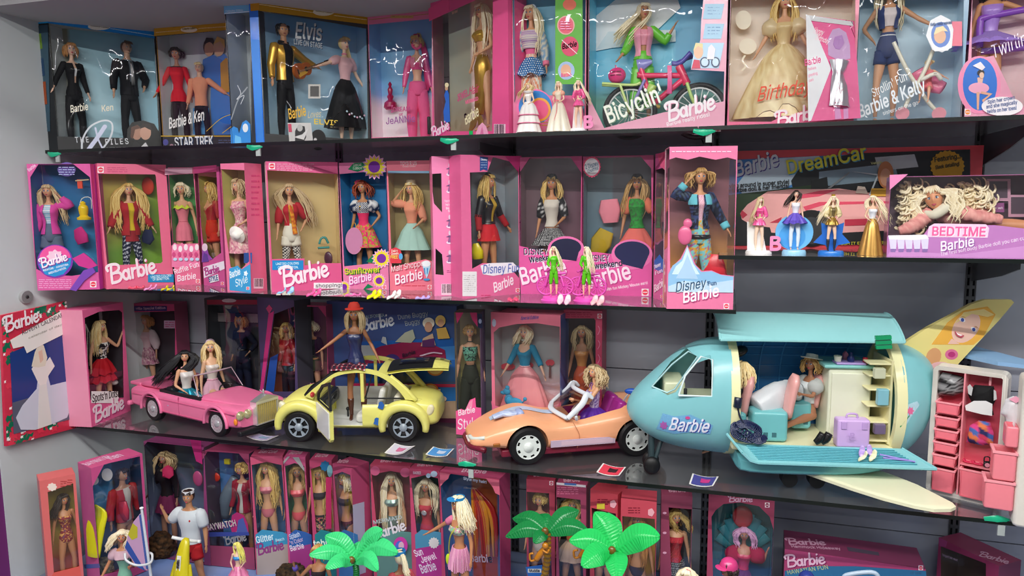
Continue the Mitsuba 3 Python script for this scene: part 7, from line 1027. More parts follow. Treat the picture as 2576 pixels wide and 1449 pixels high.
def sub(m,n=3):
 t=trimesh.Trimesh(*m,process=False)
 for _ in range(n):t=t.subdivide()
 return A(t.vertices),A(t.faces)
onskin([('#6fa8d0',sub(TF.poly([(1655,1095),(1670,1050),(1700,1055),(1740,1048),(1780,1066),(1796,1075),(1790,1100),(1740,1096),(1700,1104)]))),('#3a4a98',TF.text('Barbie',1688,1094,1786,1096,34,shear=.25)),('#e8e8f4',TF.text('Barbie',1685,1092,1783,1094,34,shear=.25)),('#a85aa8',TF.oval(1673,1082,11,13,n=14,rag=.35)),('#c84a90',TF.oval(1732,1056,6,4))],'badge_sticker')
onskin([('#a8ccd8',sub(TF.poly([(2262,1070),(2272,1035),(2290,1018),(2312,1012),(2318,1022),(2296,1050),(2276,1086)]),2)),('#d86a98',TF.oval(2293,1036,11,12,n=14,rag=.4)),('#3a8a5a',TF.curve([(2290,1048),(2276,1066),(2268,1076)],.001))],'flower_sticker')
def seat(base,back,t,w=.055):
 kk=numbered(k+'__seat');_names[kk]=1;(x0,y0),(x1,y1)=base;a,b_=Lp(x0,y1,t),Lp(x1,y0,t);part(kk,'plastic',fr(rbox(min(a[0],b_[0]),max(a[0],b_[0]),t,t+w,a[2],b_[2],.008)),'#6cb4b8',30)
 q=[Lp(x,y,t+w/2)for x,y in back];part(kk+'__seat_back','plastic',fr(bar(q,[.020,.023,.024,.014],12,n=10,flat=.5,up=(0,1,0))),'#dca09c',True)
 for e in(-.006,.006):part(kk+'__vent','rubber',fr(box((a[0]+b_[0])/2+e*1.6-.005,(a[0]+b_[0])/2+e*1.6+.005,t-.0006,t+.001,a[2]+.012,a[2]+.022)),'#3a6a72')
seat(((1890,1038),(1985,1112)),[(1980,1045),(1988,1000),(1998,960),(2002,942)],-.075);seat(((1990,1014),(2044,1080)),[(2046,1020),(2052,985),(2058,955),(2060,940)],.0);seat(((1846,1040),(1880,1108)),[(1868,1040),(1874,1000),(1884,965),(1890,945)],-.06)
a,b_=Lp(2186,1108,-.03),Lp(2086,926,-.03);vp(k,fr,'galley_cabinet','plastic',rbox(a[0],b_[0],-.03,.05,a[2],b_[2],.004),'#d4d7c2');vp(k,fr,'galley_door','plastic',rbox(a[0]+.004,b_[0]-.006,-.034,-.029,a[2]+.006,b_[2]-.010,.002),'#dbddc8');vp(k,fr,'worktop','plastic',rbox(a[0]-.003,b_[0]+.012,-.036,.056,b_[2],b_[2]+.008,.003),'#7cbcb8');vp(k,fr,'tray','plastic',rbox(a[0]+.015,b_[0]-.015,-.034,.0,b_[2]+.008,b_[2]+.013,.002),'#a890cc')
zc=Z3+b_[2]+.0135;E_={}
def smallthing(nm,lab,cat_,m,col,px,py,t,mat='plastic',base=None):kk=thing(nm,lab,cat_);q=Lp(px,py,t);part(kk+'__body',mat,fr(xf(m,t=(q[0],t,base if base is not None else q[2]))),col,40);return kk
zb=b_[2]+.0135
smallthing('toy_cup','white toy cup on the plane\'s galley worktop','cup',lathe([(.007,0),(.009,.012),(.008,.012),(.006,.003),(0,.003)],20),'#e4e2d0',2107,915,-.02,base=zb);smallthing('toy_carton','pink toy milk carton on the plane\'s galley worktop','carton',cat(box(-.005,.005,-.005,.005,0,.014),ext(poly2([(-.005,0),(.005,0),(0,.006)]),.01)if False else xf(ext(poly2([(-.005,0),(.005,0),(0,.006)]),.008),t=(0,.004,.014))),'#c87898',2126,910,.02,base=b_[2]+.008)
smallthing('toy_bottle','navy toy bottle on the plane\'s galley worktop','bottle',lathe([(.007,0),(.008,.008),(.004,.014),(.003,.020),(0,.020)],18),'#1c2c6c',2140,912,-.02,base=zb);smallthing('toy_can','red toy can on the plane\'s galley worktop','can',lathe([(.005,0),(.0055,.002),(.0055,.013),(.0045,.015),(0,.015)],18),'#c83040',2176,916,-.02,base=b_[2]+.008)
vp(k,fr,'shelf_unit','plastic',cat(*[rbox(-.350,-.300,-.070+.0,-.03,z,z+.004,.0015)for z in(.075,.115,.15,.185,.215,.24)],rbox(-.352,-.346,-.072,.03,.07,.25,.002)),'#dcd6a8')
for(x,y),c_,h in(((2214,940),'#c8ccb0',.022),((2222,1000),'#7ab0c0',.034),((2214,1080),'#6a5a7a',.022)):q=Lp(x,y,-.078);vp(k,fr,'shelf_drawer','plastic',rbox(q[0]-.012,q[0]+.012,-.080,-.066,q[2]-h/2,q[2]+h/2,.002),c_)
q0,q1=Lp(2102,1122,-.088),Lp(2188,1055,-.088);k2=thing('toy_suitcase','lilac toy suitcase with a moulded letter on the plane\'s floor','suitcase');part(k2+'__case','plastic',fr(rbox(q1[0],q0[0],-.096,-.066,.0685,q1[2],.005)),'#c8a8dc',30);cx_=(q0[0]+q1[0])/2
part(k2+'__handle','plastic',fr(bar([(cx_-.012,-.08,q1[2]),(cx_-.009,-.08,q1[2]+.008),(cx_+.009,-.08,q1[2]+.008),(cx_+.012,-.08,q1[2])],.0022,6,n=12)),'#c0a0d6',True)
for e in(-.022,.022):part(k2+'__strap','plastic',fr(rbox(cx_+e-.006,cx_+e+.006,-.0985,-.0955,q1[2]-.020,q1[2]-.004,.001)),'#b898d0')
part(k2+'__letter','plastic',TF.text('B',2138,1105,2150,1105,16),'#b494cc')
k2=thing('toy_telephone','navy toy telephone handset with a coiled cord hanging in the plane\'s doorway','telephone');part(k2+'__handset','plastic',fr(bar([Lp(1858,1000,-.10),Lp(1856,1012,-.10),Lp(1854,1024,-.10)],.009,10)),'#0f1830',True);t=np.linspace(0,1,420);cc=spline([Lp(1860,1068,-.108),Lp(1882,1068,-.108),Lp(1908,1084,-.108),Lp(1890,1105,-.108),Lp(1850,1092,-.108),Lp(1852,1072,-.106),Lp(1900,1106,-.112),Lp(1922,1104,-.112)],420);cc=cc+.007*np.stack([np.cos(t*330),.5*np.sin(t*330),np.sin(t*330)],1);part(k2+'__coiled_cord','plastic',fr(tube(cc,.0016,5)),'#101c44',True);part(k2+'__cord','plastic',fr(bar([Lp(1856,1026,-.10),Lp(1862,1050,-.104),Lp(1874,1070,-.108)],.002,6,n=12)),'#0f1830',True)
smallthing('toy_headset','black doll cap hanging behind the plane\'s front ring','cap',xf(ell((0,0,0),(.02,.02,.012),2),ry=.4),'#111216',1860,884,.0)
for i,(x,y)in enumerate(((2062,1106),(2078,1106))):k2=thing('doll_boot',f'black doll boot on the plane\'s floor, {"left" if i == 0 else "right"} of its pair','boot');part(k2+'__upper','plastic',fr(bar([Lp(x-12,y+8,-.092),Lp(x,y-2,-.092),Lp(x+8,y-16,-.092)],[.006,.009,.008],9,n=8)),'#101012',True)
def dpl(lab,px,py,t,H,hair,arms,face=0.3,**kw):q=fr.pt(*Lp(px,py,t))-A([0,0,.925*H]);return Doll(lab,q,H,face,hair=hair,arms=arms,**kw)
d=dpl('blonde pilot doll seen from behind in the plane\'s doorway',1868,930,-.02,.29,('blonde',dict(length=.16,vol=.035,n=120,curl=.008)),('down','drive'),face=-1.9,legs='sit',skin='#c08058');d.top('#14161e',.5,.79,.008,'jacket').sleeves('#14161e',.9,.008).skirt('#e0e2e2',.42,.58,.06,.012,7)
d=dpl('tanned doll in a white gown and white hat sitting in the plane\'s cabin',2040,915,.02,.27,('honey',dict(length=.10,vol=.03)),('out','reach'),face=-.9,legs='flat',skin='#8a5236',turn=.4);d.top('#ccd0d0',.60,.78,.010,'bodice','satin').sleeves('#d4d8d6',.4,.014,.03,mat='tulle').hat(xf(lathe([(.085,0),(.088,.008),(.05,.012),(.045,.04),(0,.045)],24),rx=-.25,t=(.0,.01,.965)),'#dcdcd0','white_hat')
m=bar([Lp(x,y,t)for x,y,t in((2012,985,.015),(1985,985,.0),(1950,1000,-.02),(1905,1035,-.035))],[.018,.026,.034,.040],18,n=20,flat=.75);part(d.key+'__gown_skirt','satin',fr((m[0]+.004*(meshkit.noise(m[0]*140,6)-.5)[:,None],m[1])),'#c2c6ca',True)
for i,(lab,col,pts)in enumerate((('lavender doll shoe on the plane\'s flap','#b49ad8',((2168,1148),(2188,1146))),('cream doll shoe on the plane\'s flap','#e4e2bc',((2172,1160),(2196,1158))))):
 for j,(x,y)in enumerate(pts):q=toplane(x,y,fr.pt(0,-.135,.061),A([0,0,1.0])+fr.l*-.35);kk=thing('doll_shoe',lab+(', left of its pair' if j==0 else ', right of its pair'),'doll shoe','doll shoes along the glass shelves');part(kk+'__upper','plastic',xf(_shoem['heel'][0],1.1,rz=-.3+.5*j-i,rx=.3,t=q+A([0,0,.002])),col,50)
k2=thing('doll_hanger','lilac plastic doll hanger lying on the plane\'s flap','hanger');part(k2+'__bar','plastic',fr(cat(bar([fl(.80,.45)+A([0,0,.004]),fl(.93,.78)+A([0,0,.004])],.002,6),bar([fl(.79,.62)+A([0,0,.004]),fl(.90,.72)+A([0,0,.004])],.002,6))),'#8f80cc',True)
k2=thing('hair_clasp','blue doll hair clasp with silver threads lying behind the plane\'s nose','hair clasp');q=aty(1590,985,1.70);part(k2+'__clasp','plastic',ell(q,(.018,.006,.008),2),'#1c50b0',True);part(k2+'__thread','chrome',cat(*[tube([q+A([-.005,0,0]),q+A([-.02,-.01,-.02-.006*i]),q+A([-.03+.012*i,-.01,-.045])],.0008,4,n=8)for i in range(3)]),'#c8ccd4',True);part(k2+'__stem','plastic',tube([q+A([.004,0,-.004]),A([q[0]+.004,q[1],Z3])],.0015,6),'#9aa4b4',True)
k=thing('toy_wardrobe','pink toy wardrobe with a speckled white rim, six drawers and hanging doll clothes','toy wardrobe');a0,a1=atz(2328,1236,Z3),atz(2512,1280,Z3);u=(a1-a0)/np.linalg.norm(a1-a0);n=A([-u[1],u[0],0]);f=Face(a0,u,A([0,0,1.0]),n);Wd=np.linalg.norm(a1-a0);Hd=f.uv(2440,930)[1];PKW='#e2707e'
def wp(nm,mat,m,col,sm=30):part(k+'__'+nm,mat,f.place(m),col,sm)
R=sg.box(.012,.012,Wd-.012,Hd-.012).buffer(.012);rim=ext(R.difference(R.buffer(-.009)),.036);wp('rim','plastic',(rim[0]+(0,.036,0),rim[1]),vnoise(400,3,'#b9b4ac','#dedad2',.35,.6));bk=ext(R.buffer(-.004),.003);wp('back_panel','plastic',(bk[0]+(0,.038,0),bk[1]),'#c04a5c')
xm=Wd*.44;wp('divider','plastic',box(xm-.0015,xm+.0015,.0,.036,.009,Hd-.009),'#e08a94')
ys=[1003,1040,1072,1104,1136,1170];zz=[f.uv(2360,y)[1]for y in ys]
def drawer(x0,x1,z0,z1,d=.012):
 kk=numbered(k+'__drawer');_names[kk]=1;fr_=poly2([(x0+.004,z0),(x1-.004,z0),(x1-.001,z1),(x0+.001,z1)]).buffer(-.001).buffer(.001);m=ext(fr_,.003);part(kk,'plastic',f.place((m[0]+(0,-d+.004,0),m[1])),PKW,30);part(kk+'__drawer_lip','plastic',f.place(cat(box(x0,x1,-d-.001,-d+.003,z1-.001,z1+.002),box(x0,x0+.003,-d,.03,z1-.001,z1+.002),box(x1-.003,x1,-d,.03,z1-.001,z1+.002))),'#ee96a0');part(kk+'__drawer_side','plastic',f.place(cat(box(x0+.003,x0+.005,-d,.034,z0,z1),box(x1-.005,x1-.003,-d,.034,z0,z1),box(x0+.003,x1-.003,-d,.034,z0,z0+.002))),'#d0606e')
for i in range(6):z1=zz[i];z0=zz[i+1]+.003 if i<5 else .012;drawer(.010,xm-.003,z0+.002 if i<5 else z0,z1-.004);wp('drawer_shelf','plastic',box(.009,xm,.002,.036,z1-.001,z1+.001),'#e08a94')if i else None
drawer(xm+.003,Wd-.011,.012,f.uv(2470,1186)[1]);wp('shoe_shelf','plastic',box(xm,Wd-.009,.0,.036,f.uv(2470,1180)[1],f.uv(2470,1180)[1]+.002),'#e08a94');wp('rail_hook','plastic',tube([(.75*Wd,.02,Hd-.01),(.75*Wd,.02,Hd-.03)],.0025,7),'#e8a0a8',True)
def cloth_item(nm,lab,pts,t,col,mat='cloth',th=.010,extra=()):
 kk=thing(nm,lab,'doll clothing');o=poly2([f.uv(x,y,t)for x,y in pts]);m=ext(o.buffer(-.001).buffer(.001),th*.4);v,ff=sub(m,3);e=np.array([o.boundary.distance(sg.Point(p[0],p[2]))for p in v]);v=v.copy();v[:,1]=t+np.where(v[:,1]<-th*.2,-1,.3)*(th*np.sqrt(np.clip(e/.012,0,1))+.002*meshkit.noise(v*160,5));part(kk+'__garment',mat,f.place((v,ff)),col,True)
 for nm2,pts2,c2 in extra:m2=f.poly(pts2,t-th-.001,.001);part(kk+'__'+nm2,'cloth',m2,c2)
cloth_item('doll_clothes','black and silver striped doll clothes bundled in the wardrobe\'s top compartment',[(2352,990),(2354,950),(2372,936),(2400,942),(2424,948),(2426,985),(2400,996),(2370,994)],.018,pat('stripe','#141416','#8a8a8c',.5),'satin',.014)
cloth_item('doll_dress','black doll dress with white lace trim hanging in the wardrobe',[(2434,990),(2452,968),(2500,972),(2506,1004),(2496,1024),(2500,1044),(2432,1034),(2444,1010)],.014,'#121214','cloth',.010,(('lace_hem',[(2428,1020),(2450,1008),(2480,1008),(2497,1016),(2496,1046),(2470,1042),(2430,1032)],'#d8d8d8'),('lace_sleeve',[(2434,972),(2440,966),(2448,976),(2444,996),(2436,990)],'#b8b8b8'),('lace_sleeve',[(2500,980),(2506,984),(2508,1004),(2500,1008)],'#b8b8b8')))
fpat=lambda v:np.array([lin(c)for c in('#c03a5a','#2a2a5a','#d8784a','#4a6ab0','#d84a8a')])[(np.floor((v[:,2]+.6*v[:,0])/.011).astype(int)+np.floor(v[:,0]/.014).astype(int)*2)%5]
cloth_item('doll_dress','multicoloured patterned doll skirt hanging low in the wardrobe',[(2440,1070),(2462,1058),(2492,1062),(2500,1090),(2498,1116),(2470,1120),(2432,1112)],.016,fpat,'cloth',.010)
for i,x in enumerate((2436,2460)):q=f.at(x,1168,.012);kk=thing('doll_shoe',f'red doll shoe in the wardrobe, {"left" if i == 0 else "right"} of its pair','doll shoe','doll shoes along the glass shelves');part(kk+'__upper','plastic',xf(_shoem['flat'][0],1.0,rz=1.0,t=(q[0],q[1],Z3+f.uv(2470,1180)[1]+.002)),'#c82c50',50)
kk=thing('doll_handbag','black doll handbag with a flower on the wardrobe\'s shelf','handbag');q=f.at(2482,1168,.010);q[2]=Z3+f.uv(2470,1180)[1]+.002;part(kk+'__bag','plastic',xf(rbox(-.006,.006,-.003,.003,0,.013,.003),t=q),'#15151a');part(kk+'__handle','plastic',xf(tube([(-.005,0,.012),(-.004,0,.021),(.004,0,.021),(.005,0,.012)],.0011,5,n=10),t=q),'#15151a',True);part(kk+'__flower','card',xf(ext(sg.Point(0,.006).buffer(.0045,quad_segs=2),.001),t=q+A([0,-.0032,0])),'#e8a0b4')
k3=thing('toy_wardrobe','second half of the pink wardrobe at the right edge, with hanging bins','toy wardrobe');g0=atz(2545,1326,Z3);f2=Face(g0,A([.35,-.937,0])*-1,A([0,0,1.0]),A([.937,.35,0]));P3=lambda nm,m,c_,sm=30,mat='plastic':part(k3+'__'+nm,mat,xf(m,rz=-.2,t=g0),c_,sm)
P3('frame',minus(rbox(0,.10,0,.055,0,.285,.008),box(.010,.2,.008,.2,.012,.275)),'#d6d1c8');P3('back_panel',box(.010,.10,.046,.05,.012,.275),'#d86a78')
for z,x,w in((.028,-.046,.046),(.085,-.036,.036)):P3('bin',minus(rbox(x,0,.0,.045,z,z+.055,.004),box(x+.003,-.002,.003,.042,z+.004,z+.2)),'#e6808c');P3('bin_lip',minus(box(x-.002,.001,-.002,.047,z+.052,z+.056),box(x+.003,-.002,.003,.042,z,z+.2)),'#ee9aa4',False)
P3('bin',minus(rbox(-.02,0,.0,.04,.150,.190,.004),box(-.017,-.002,.003,.037,.154,.3)),'#e6808c')
cloth_item('doll_dress','white doll blouse with pink collar hanging at the right wardrobe half',[(2516,1040),(2530,1004),(2548,996),(2572,1000),(2576,1060),(2560,1104),(2536,1090),(2530,1050)],-.03,'#d8d4d8','satin',.012,(('pink_collar',[(2538,1004),(2556,996),(2570,1006),(2556,1014)],'#e8a0b8'),))
for lab,q4,items in(('small photo card lying before the pink car',[(620,1103),(652,1095),(702,1100),(672,1113)],('#a8a0c0','#7a90a8')),('white photo card lying under the yellow car\'s rear, left of the blue one',[(967,1144),(993,1119),(1045,1126),(1014,1146)],('#d0ccd8','#c86a90')),('photo card with blue sky lying by the green clip',[(1070,1148),(1090,1128),(1143,1133),(1125,1152)],('#4a90d0','#b8c8e0')),('red photo card lying below the peach car',[(1500,1193),(1517,1170),(1575,1180),(1558,1202)],('#d83a50','#2a1a20')),('dark blue and pink photo card lying below the plane\'s nose',[(1733,1223),(1742,1196),(1808,1204),(1794,1228)],('#4a4a90','#c03a80'))):
 kk=thing('photo_card',lab,'photo card');P4=[atz(x,y,Z3)for x,y in q4];ct=sum(P4)/4;bl=lambda s_,dz:[ct+(p-ct)*s_+A([0,0,dz])for p in P4]
 def slab(s_,z,col,nm,off=(0,0,0)):a4=bl(s_,z);G=A([[a4[0]*(1-a)*(1-b_)+a4[1]*(1-a)*b_+a4[2]*a*b_+a4[3]*a*(1-b_)+A([0,0,.004*(2*a-1)**2*s_])+A(off)for b_ in np.linspace(0,1,5)]for a in np.linspace(0,1,7)]);part(kk+'__'+nm,'card',cat(grid(G),grid(G-A([0,0,.0006]))),col,True)
 slab(1,.0012,'#e6e4e0','border');slab(.86,.0017,items[0],'print');slab(.36,.0022,items[1],'printed_figure',(.004,0,.0))
for i,(lab,x,y,z,s_)in enumerate((('green plastic clip under the left end of the topmost shelf',132,386,Z1-.008,-1),('green clip below the narrow blue-topped box',637,382,Z1-.008,-1),('green clip below the mermaid box',1128,366,Z1-.008,-1),('green clip on the topmost shelf\'s joint below the bicycle box',1770,330,Z1-.008,-1),('green clip lying on glass by the pink leaf-topped card',1172,1150,Z3,1),('green clip at the front edge under the wardrobe',2508,1306,Z3,1))):
 kk=thing('shelf_clip',lab,'clip','green shelf clips');q=aty(x,y,YF-.004);q[2]=z;sg_=1 if s_>0 else-1
 part(kk+'__wing','plastic',xf(cat(tube([(-.020,.004,0),(0,-.002,.005*sg_),(.022,.006,.001*sg_)],[.004,.007,.003],7,n=9,flat=.35),box(-.004,.004,.0,.012,min(0,.002*sg_),max(0,.002*sg_))),t=q),'#16a87c',40);part(kk+'__tab','plastic',xf(box(.004,.016,.004,.008,-.024 if sg_<0 else-.03,-.001 if sg_<0 else-.009),t=q),'#a8b0ae')
kk=thing('shelf_clip','green plastic clip between the plane\'s raised hatch and tail','clip','green shelf clips');q=aty(2222,860,1.52);part(kk+'__wing','plastic',xf(cat(*[box(-.014,.014,-.006,.006,-.013+i*.009,-.006+i*.009)for i in range(3)]),ry=-.1,t=q),'#0f8a58')
# ================================================================ bottom platform: boxes, L and R being their front top corners
def B4(label,L,R,h=.325,d=.065,**k):return Box(label,L,R,'top',h,Z4,d,**k)
def swim(d,col,z0=.47,z1=.765,**k):return d.top(col,z0,z1,.005,'swimsuit',**k)
def bikini(d,col,mat='satin'):return d.top(col,.70,.765,.007,'bikini_top',mat).add(loft([torso_ring('f',z,.005,24)for z in(.465,.48,.50,.525,.545)],False),col,'bikini_bottom',mat)
DK='#a82858'
b=B4('coral box at the far left with a brunette doll in a flowered swimsuit',(98,1211),(189,1192),.30,.06,col='#d8605e',side='#b84a54',win=[[(120,1238),(184,1216),(200,1432),(136,1446)]],back=split([(.75,grad('#a03c20','#a89030',.2,.5)),(1,grad('#c0401c','#b09a38',.2,.6))]))
b.oval_('#e8d8cc',131,1225,13,11,n=16,rag=.2,lay=2,nm='white_flower').fine('#a83a3a',152,1210,182,3,6,2,sl=-.2).poly_('#d85a4c',[(130,1449),(136,1440),(200,1424),(204,1449)],lay=2,nm='wavy_band').done()
d=bd(b,'long-haired brunette doll in a flowered one-shoulder swimsuit, in the coral box',159,1257,.03,.27,f=.1,hair=('dark',dict(length=.20,vol=.02,sweep=(-.06,.02),bangs=True)),arms=('down','down'),skin='#b06a40',turn=.3);swim(d,pat('flower','#8a2c34','#d8a058',.6,4,'#7a4a6a'),res=3)
b=B4('pink-topped lifeguard box with a male doll, yellow board and blue card inside',(229,1178),(358,1141),.325,.075,col='#c83c80',side='#b04484',win=[[(232,1226),(262,1168),(352,1148),(372,1420),(246,1449)]],back=split([(.62,grad('#223a5c','#2e72b4',.5,.6,.02)),(1,grad('#101c34','#14284a'))]),topc='#c8427c')
b.poly_('#3c5c9c',[(212,1420),(250,1418),(252,1428),(214,1430)],f='L',nm='blue_band').t('BAYWATCH','#d8b0c8',222,1172,284,1150,8,f='T').t('Ken','#d8b0c8',280,1157,312,1147,10,f='T')
b.oval_('#c8c8cc',269,1194,14,16,dep=.03,nm='white_disc').oval_('#c8c8cc',236,1208,12,12,dep=.03,nm='white_disc').inner('#c8c418',tube([b.at(236,1400,.02),b.at(240,1330,.02),b.at(250,1290,.018),b.at(238,1270,.02)],[.02,.03,.026,.006],12,n=14,flat=.3),'yellow_board',True).inner('#a83048',tube([b.at(308,1262,.012),b.at(312,1285,.008),b.at(316,1306,.012)],[.012,.016,.010],10,flat=.5),'rescue_float',True).done()
d=bd(b,'male doll in a red lifeguard jacket inside the pink-topped lifeguard box',306,1196,.036,.30,f=.2,sex='m',hair=('dark',dict(length=0)),arms=('down','down'),skin='#8a5a40',turn=.3);d.top('#9a1c28',.5,.81,.014,'jacket',opening=.35).sleeves('#9a1c28',.92,.014).top('#b8b4b0',.5,.81,.005,'shirt')
b=B4('dark corner-cut box behind the white-shirted lifeguard, doll and pink bag inside',(361,1110),(512,1126),.335,.06,col='#8a2468',side='#301830',win=[[(360,1124),(372,1110),(480,1116),(498,1150),(512,1130),(514,1449),(376,1449)]],back=grad('#5a6a90','#1a2430',.2,.75,.3),wave=.0014)
b.poly_('#a82868',[(478,1104),(506,1107),(510,1168),(494,1160)],lay=2,nm='pink_flap').inner('#b04878',ell(b.at(498,1204,.02),(.016,.006,.022),2),'pink_purse',True,'satin').inner('#b82858',tube([b.at(416,1176,.02),b.at(422,1188,.012),b.at(432,1200,.012)],[.010,.018,.008],8,flat=.4),'pink_scarf',True,'cloth').done()
d=bd(b,'blonde doll in a black outfit inside the dark corner-cut box',414,1152,.036,.29,hair=('ash',dict(length=.20,vol=.06,sweep=(-.05,0))),arms=('out','down'),skin='#8a5a44');d.top('#101014',.5,.80,.010,'jacket').sleeves('#101014',.9,.012).skirt('#6a2048',.40,.58,.05,.01,7)
b=B4('blue-lined lifeguard box with a doll in a dark red jacket',(507,1134),(626,1142),.325,.06,col='#9a2a5a',side='#2a1a48',win=[[(507,1160),(522,1136),(600,1140),(624,1170),(640,1378),(520,1372)]],back=split([(.4,grad('#2c5a9c','#2a5490',nz=.2)),(1,grad('#182440','#24365c'))]),topc='#a82c60')
b.t('BAYWATCH','#c8c0b8',522,1334,596,1322,15,lay=3,sh='#6a2a6a').pm([('#a82c6a',[(580,1324),(584,1296),(596,1288),(614,1296),(624,1318),(626,1340),(584,1340)]),('#4a5aa0',[(596,1338),(600,1308),(612,1302),(624,1338)]),('#3a4a98',[(520,1338),(626,1338),(628,1346),(524,1350)])],nm='wave_picture').logo('#8a8a90',568,1370,622,1358,24,lay=3).inner('#c8c020',b.place(xf(box(-.008,.008,.03,.036,-.007,.007),t=(b.uv(554,1172)[0],0,b.uv(554,1172)[1]))),'yellow_float').inner('#b83020',ell(b.at(543,1200,.04),(.014,.005,.013),2),'red_hat',True).inner('#5a6a78',tube([b.at(568,1300,.04),b.at(572,1250,.035),b.at(590,1200,.04)],[.012,.02,.01],10,n=10),'grey_dolphin',True).done()
d=bd(b,'blonde doll in a dark red jacket inside the blue-lined lifeguard box',608,1180,.034,.28,f=.1,hair=('gold',dict(length=.06,vol=.02)),arms=('down','down'),skin='#a06a4c',turn=-.4);d.top('#8a1c30',.5,.80,.010,'jacket',opening=.3).sleeves('#8a1c30',.92,.012).top('#b8b8b4',.5,.79,.005,'shirt')
SPEC=[('red-topped glitter box with a curly-haired doll in a pink bikini',(629,1150),(711,1146),'#c03a66',grad('#10305c','#1c4a80'),'long curly blonde doll in a pink bikini, in the red-topped glitter box',(670,1178),('gold',dict(length=.40,vol=.05,curl=.014,n=120)),'#c86a78',[('Glitter','#d8eef4',646,1366,690,1356,16),('Beach','#b8dcea',694,1362,716,1358,7),('Barbie!','#8a3a78',648,1396,716,1380,26)],'#3a90b8','#a89a94'),('pink box with grey peaked corners and a doll in a coral bikini',(713,1152),(768,1150),'#c8407a',grad('#0f5a38','#0c4a34'),'doll in a coral bikini in the grey-cornered pink box',(747,1186),('honey',dict(length=.20,vol=.025)),'#d8505c',[('Splash','#c8d4ea',730,1356,756,1348,12),("'n Color",'#c8b0d0',732,1370,764,1360,10),('Barbie','#ead8e4',732,1386,766,1378,14)],'#2c5aa0','#9a3a80'),('slim pink box with yellow liner and blue leaf ornaments',(778,1158),(834,1158),'#b82a60',grad('#a88a24','#c0a030',nz=.2),'long-haired blonde doll in a black patterned bikini, in the yellow-lined slim box',(802,1192),('gold',dict(length=.42,vol=.02)),'P',[('tahiti','#dce8d8',790,1378,836,1374,20),('Barbie','#c8dcd8',806,1400,838,1396,14)],'#1c7a80','#1c6a70'),('slim dim pink box with a doll in a flowered bikini, pink fading side',(836,1166),(884,1180),'#a82a5c',grad('#3c2c34','#5a4048'),'doll in a flowered bikini in the slim box with fading pink side',(868,1206),('pale',dict(length=.12,vol=.03)),'P',[],'#2c6aa0','#3a6aa0'),('pink box with red liner and a mermaid doll in silver-green',(931,1169),(1032,1173),'#b82c56',grad('#7a2430','#6a1c2c'),'very long-haired mermaid doll in a silver-green top',(985,1208),('pale',dict(length=.52,vol=.045,n=130)),'M',[('MERMAID','#a8b4b4',941,1318,1012,1304,9),('Barbie!','#d8d0d4',940,1358,1024,1330,28)],'#5a8a84','#587c74'),('pink-topped box with silver gem stickers and a doll in a red jewelled swimsuit',(1030,1178),(1105,1185),'#c03060',grad('#1c3440','#2c3c48'),'platinum doll in a red swimsuit with a silver jewel, in the gem-stickered box',(1072,1222),('pale',dict(length=.30,vol=.06,n=110)),'J',[('Sun','#e8dce8',1046,1400,1066,1394,16),('Jewel','#e8d0e0',1062,1416,1100,1404,16),('Barbie','#d8c8d8',1062,1442,1100,1432,22)],'#4a8aa8','#a83080'),('dark red box behind the left palm with a doll in a white halter',(1324,1205),(1396,1209),'#a8183e',grad('#5a1420','#6a1c28'),'doll in a white halter swimsuit behind the left palm',(1358,1256),('gold',dict(length=.06,vol=.015)),'#c8b8a8',[],None,None),('dark pink box with white picture strip on its lid, behind the left palm\'s fronds',(1399,1217),(1475,1224),'#9c2050',grad('#1a1418','#201818'),'doll in an orange top and white skirt behind the left palm',(1438,1268),('gold',dict(length=.26,vol=.04,sweep=(-.05,0))),'O',[],None,None),('round-topped red box with a yellow tag behind the middle palm',(1485,1230),(1554,1245),'#c0283c',grad('#4a2430','#5a2c34'),'doll in a red bikini behind the middle palm\'s tall fronds',(1520,1290),('honey',dict(length=.30,vol=.03)),'#a8304a',[],None,None),('round-topped red box with yellow liner and white flowers, right of the middle palm',(1562,1255),(1652,1262),'#c02c44',grad('#b07414','#c08a1c',nz=.2),'doll in a black patterned bikini in the yellow-lined round-topped box',(1604,1306),('auburn',dict(length=.40,vol=.03)),'P',[],None,None),('slim magenta box with a doll in a red dotted top and black dotted skirt',(1664,1244),(1742,1249),'#8c1c48',grad('#12181c','#14202a'),'doll in a red dotted top and black dotted skirt',(1700,1300),('gold',dict(length=.16,vol=.03,sweep=(.07,0),curl=.012)),'D',[],None,None)]
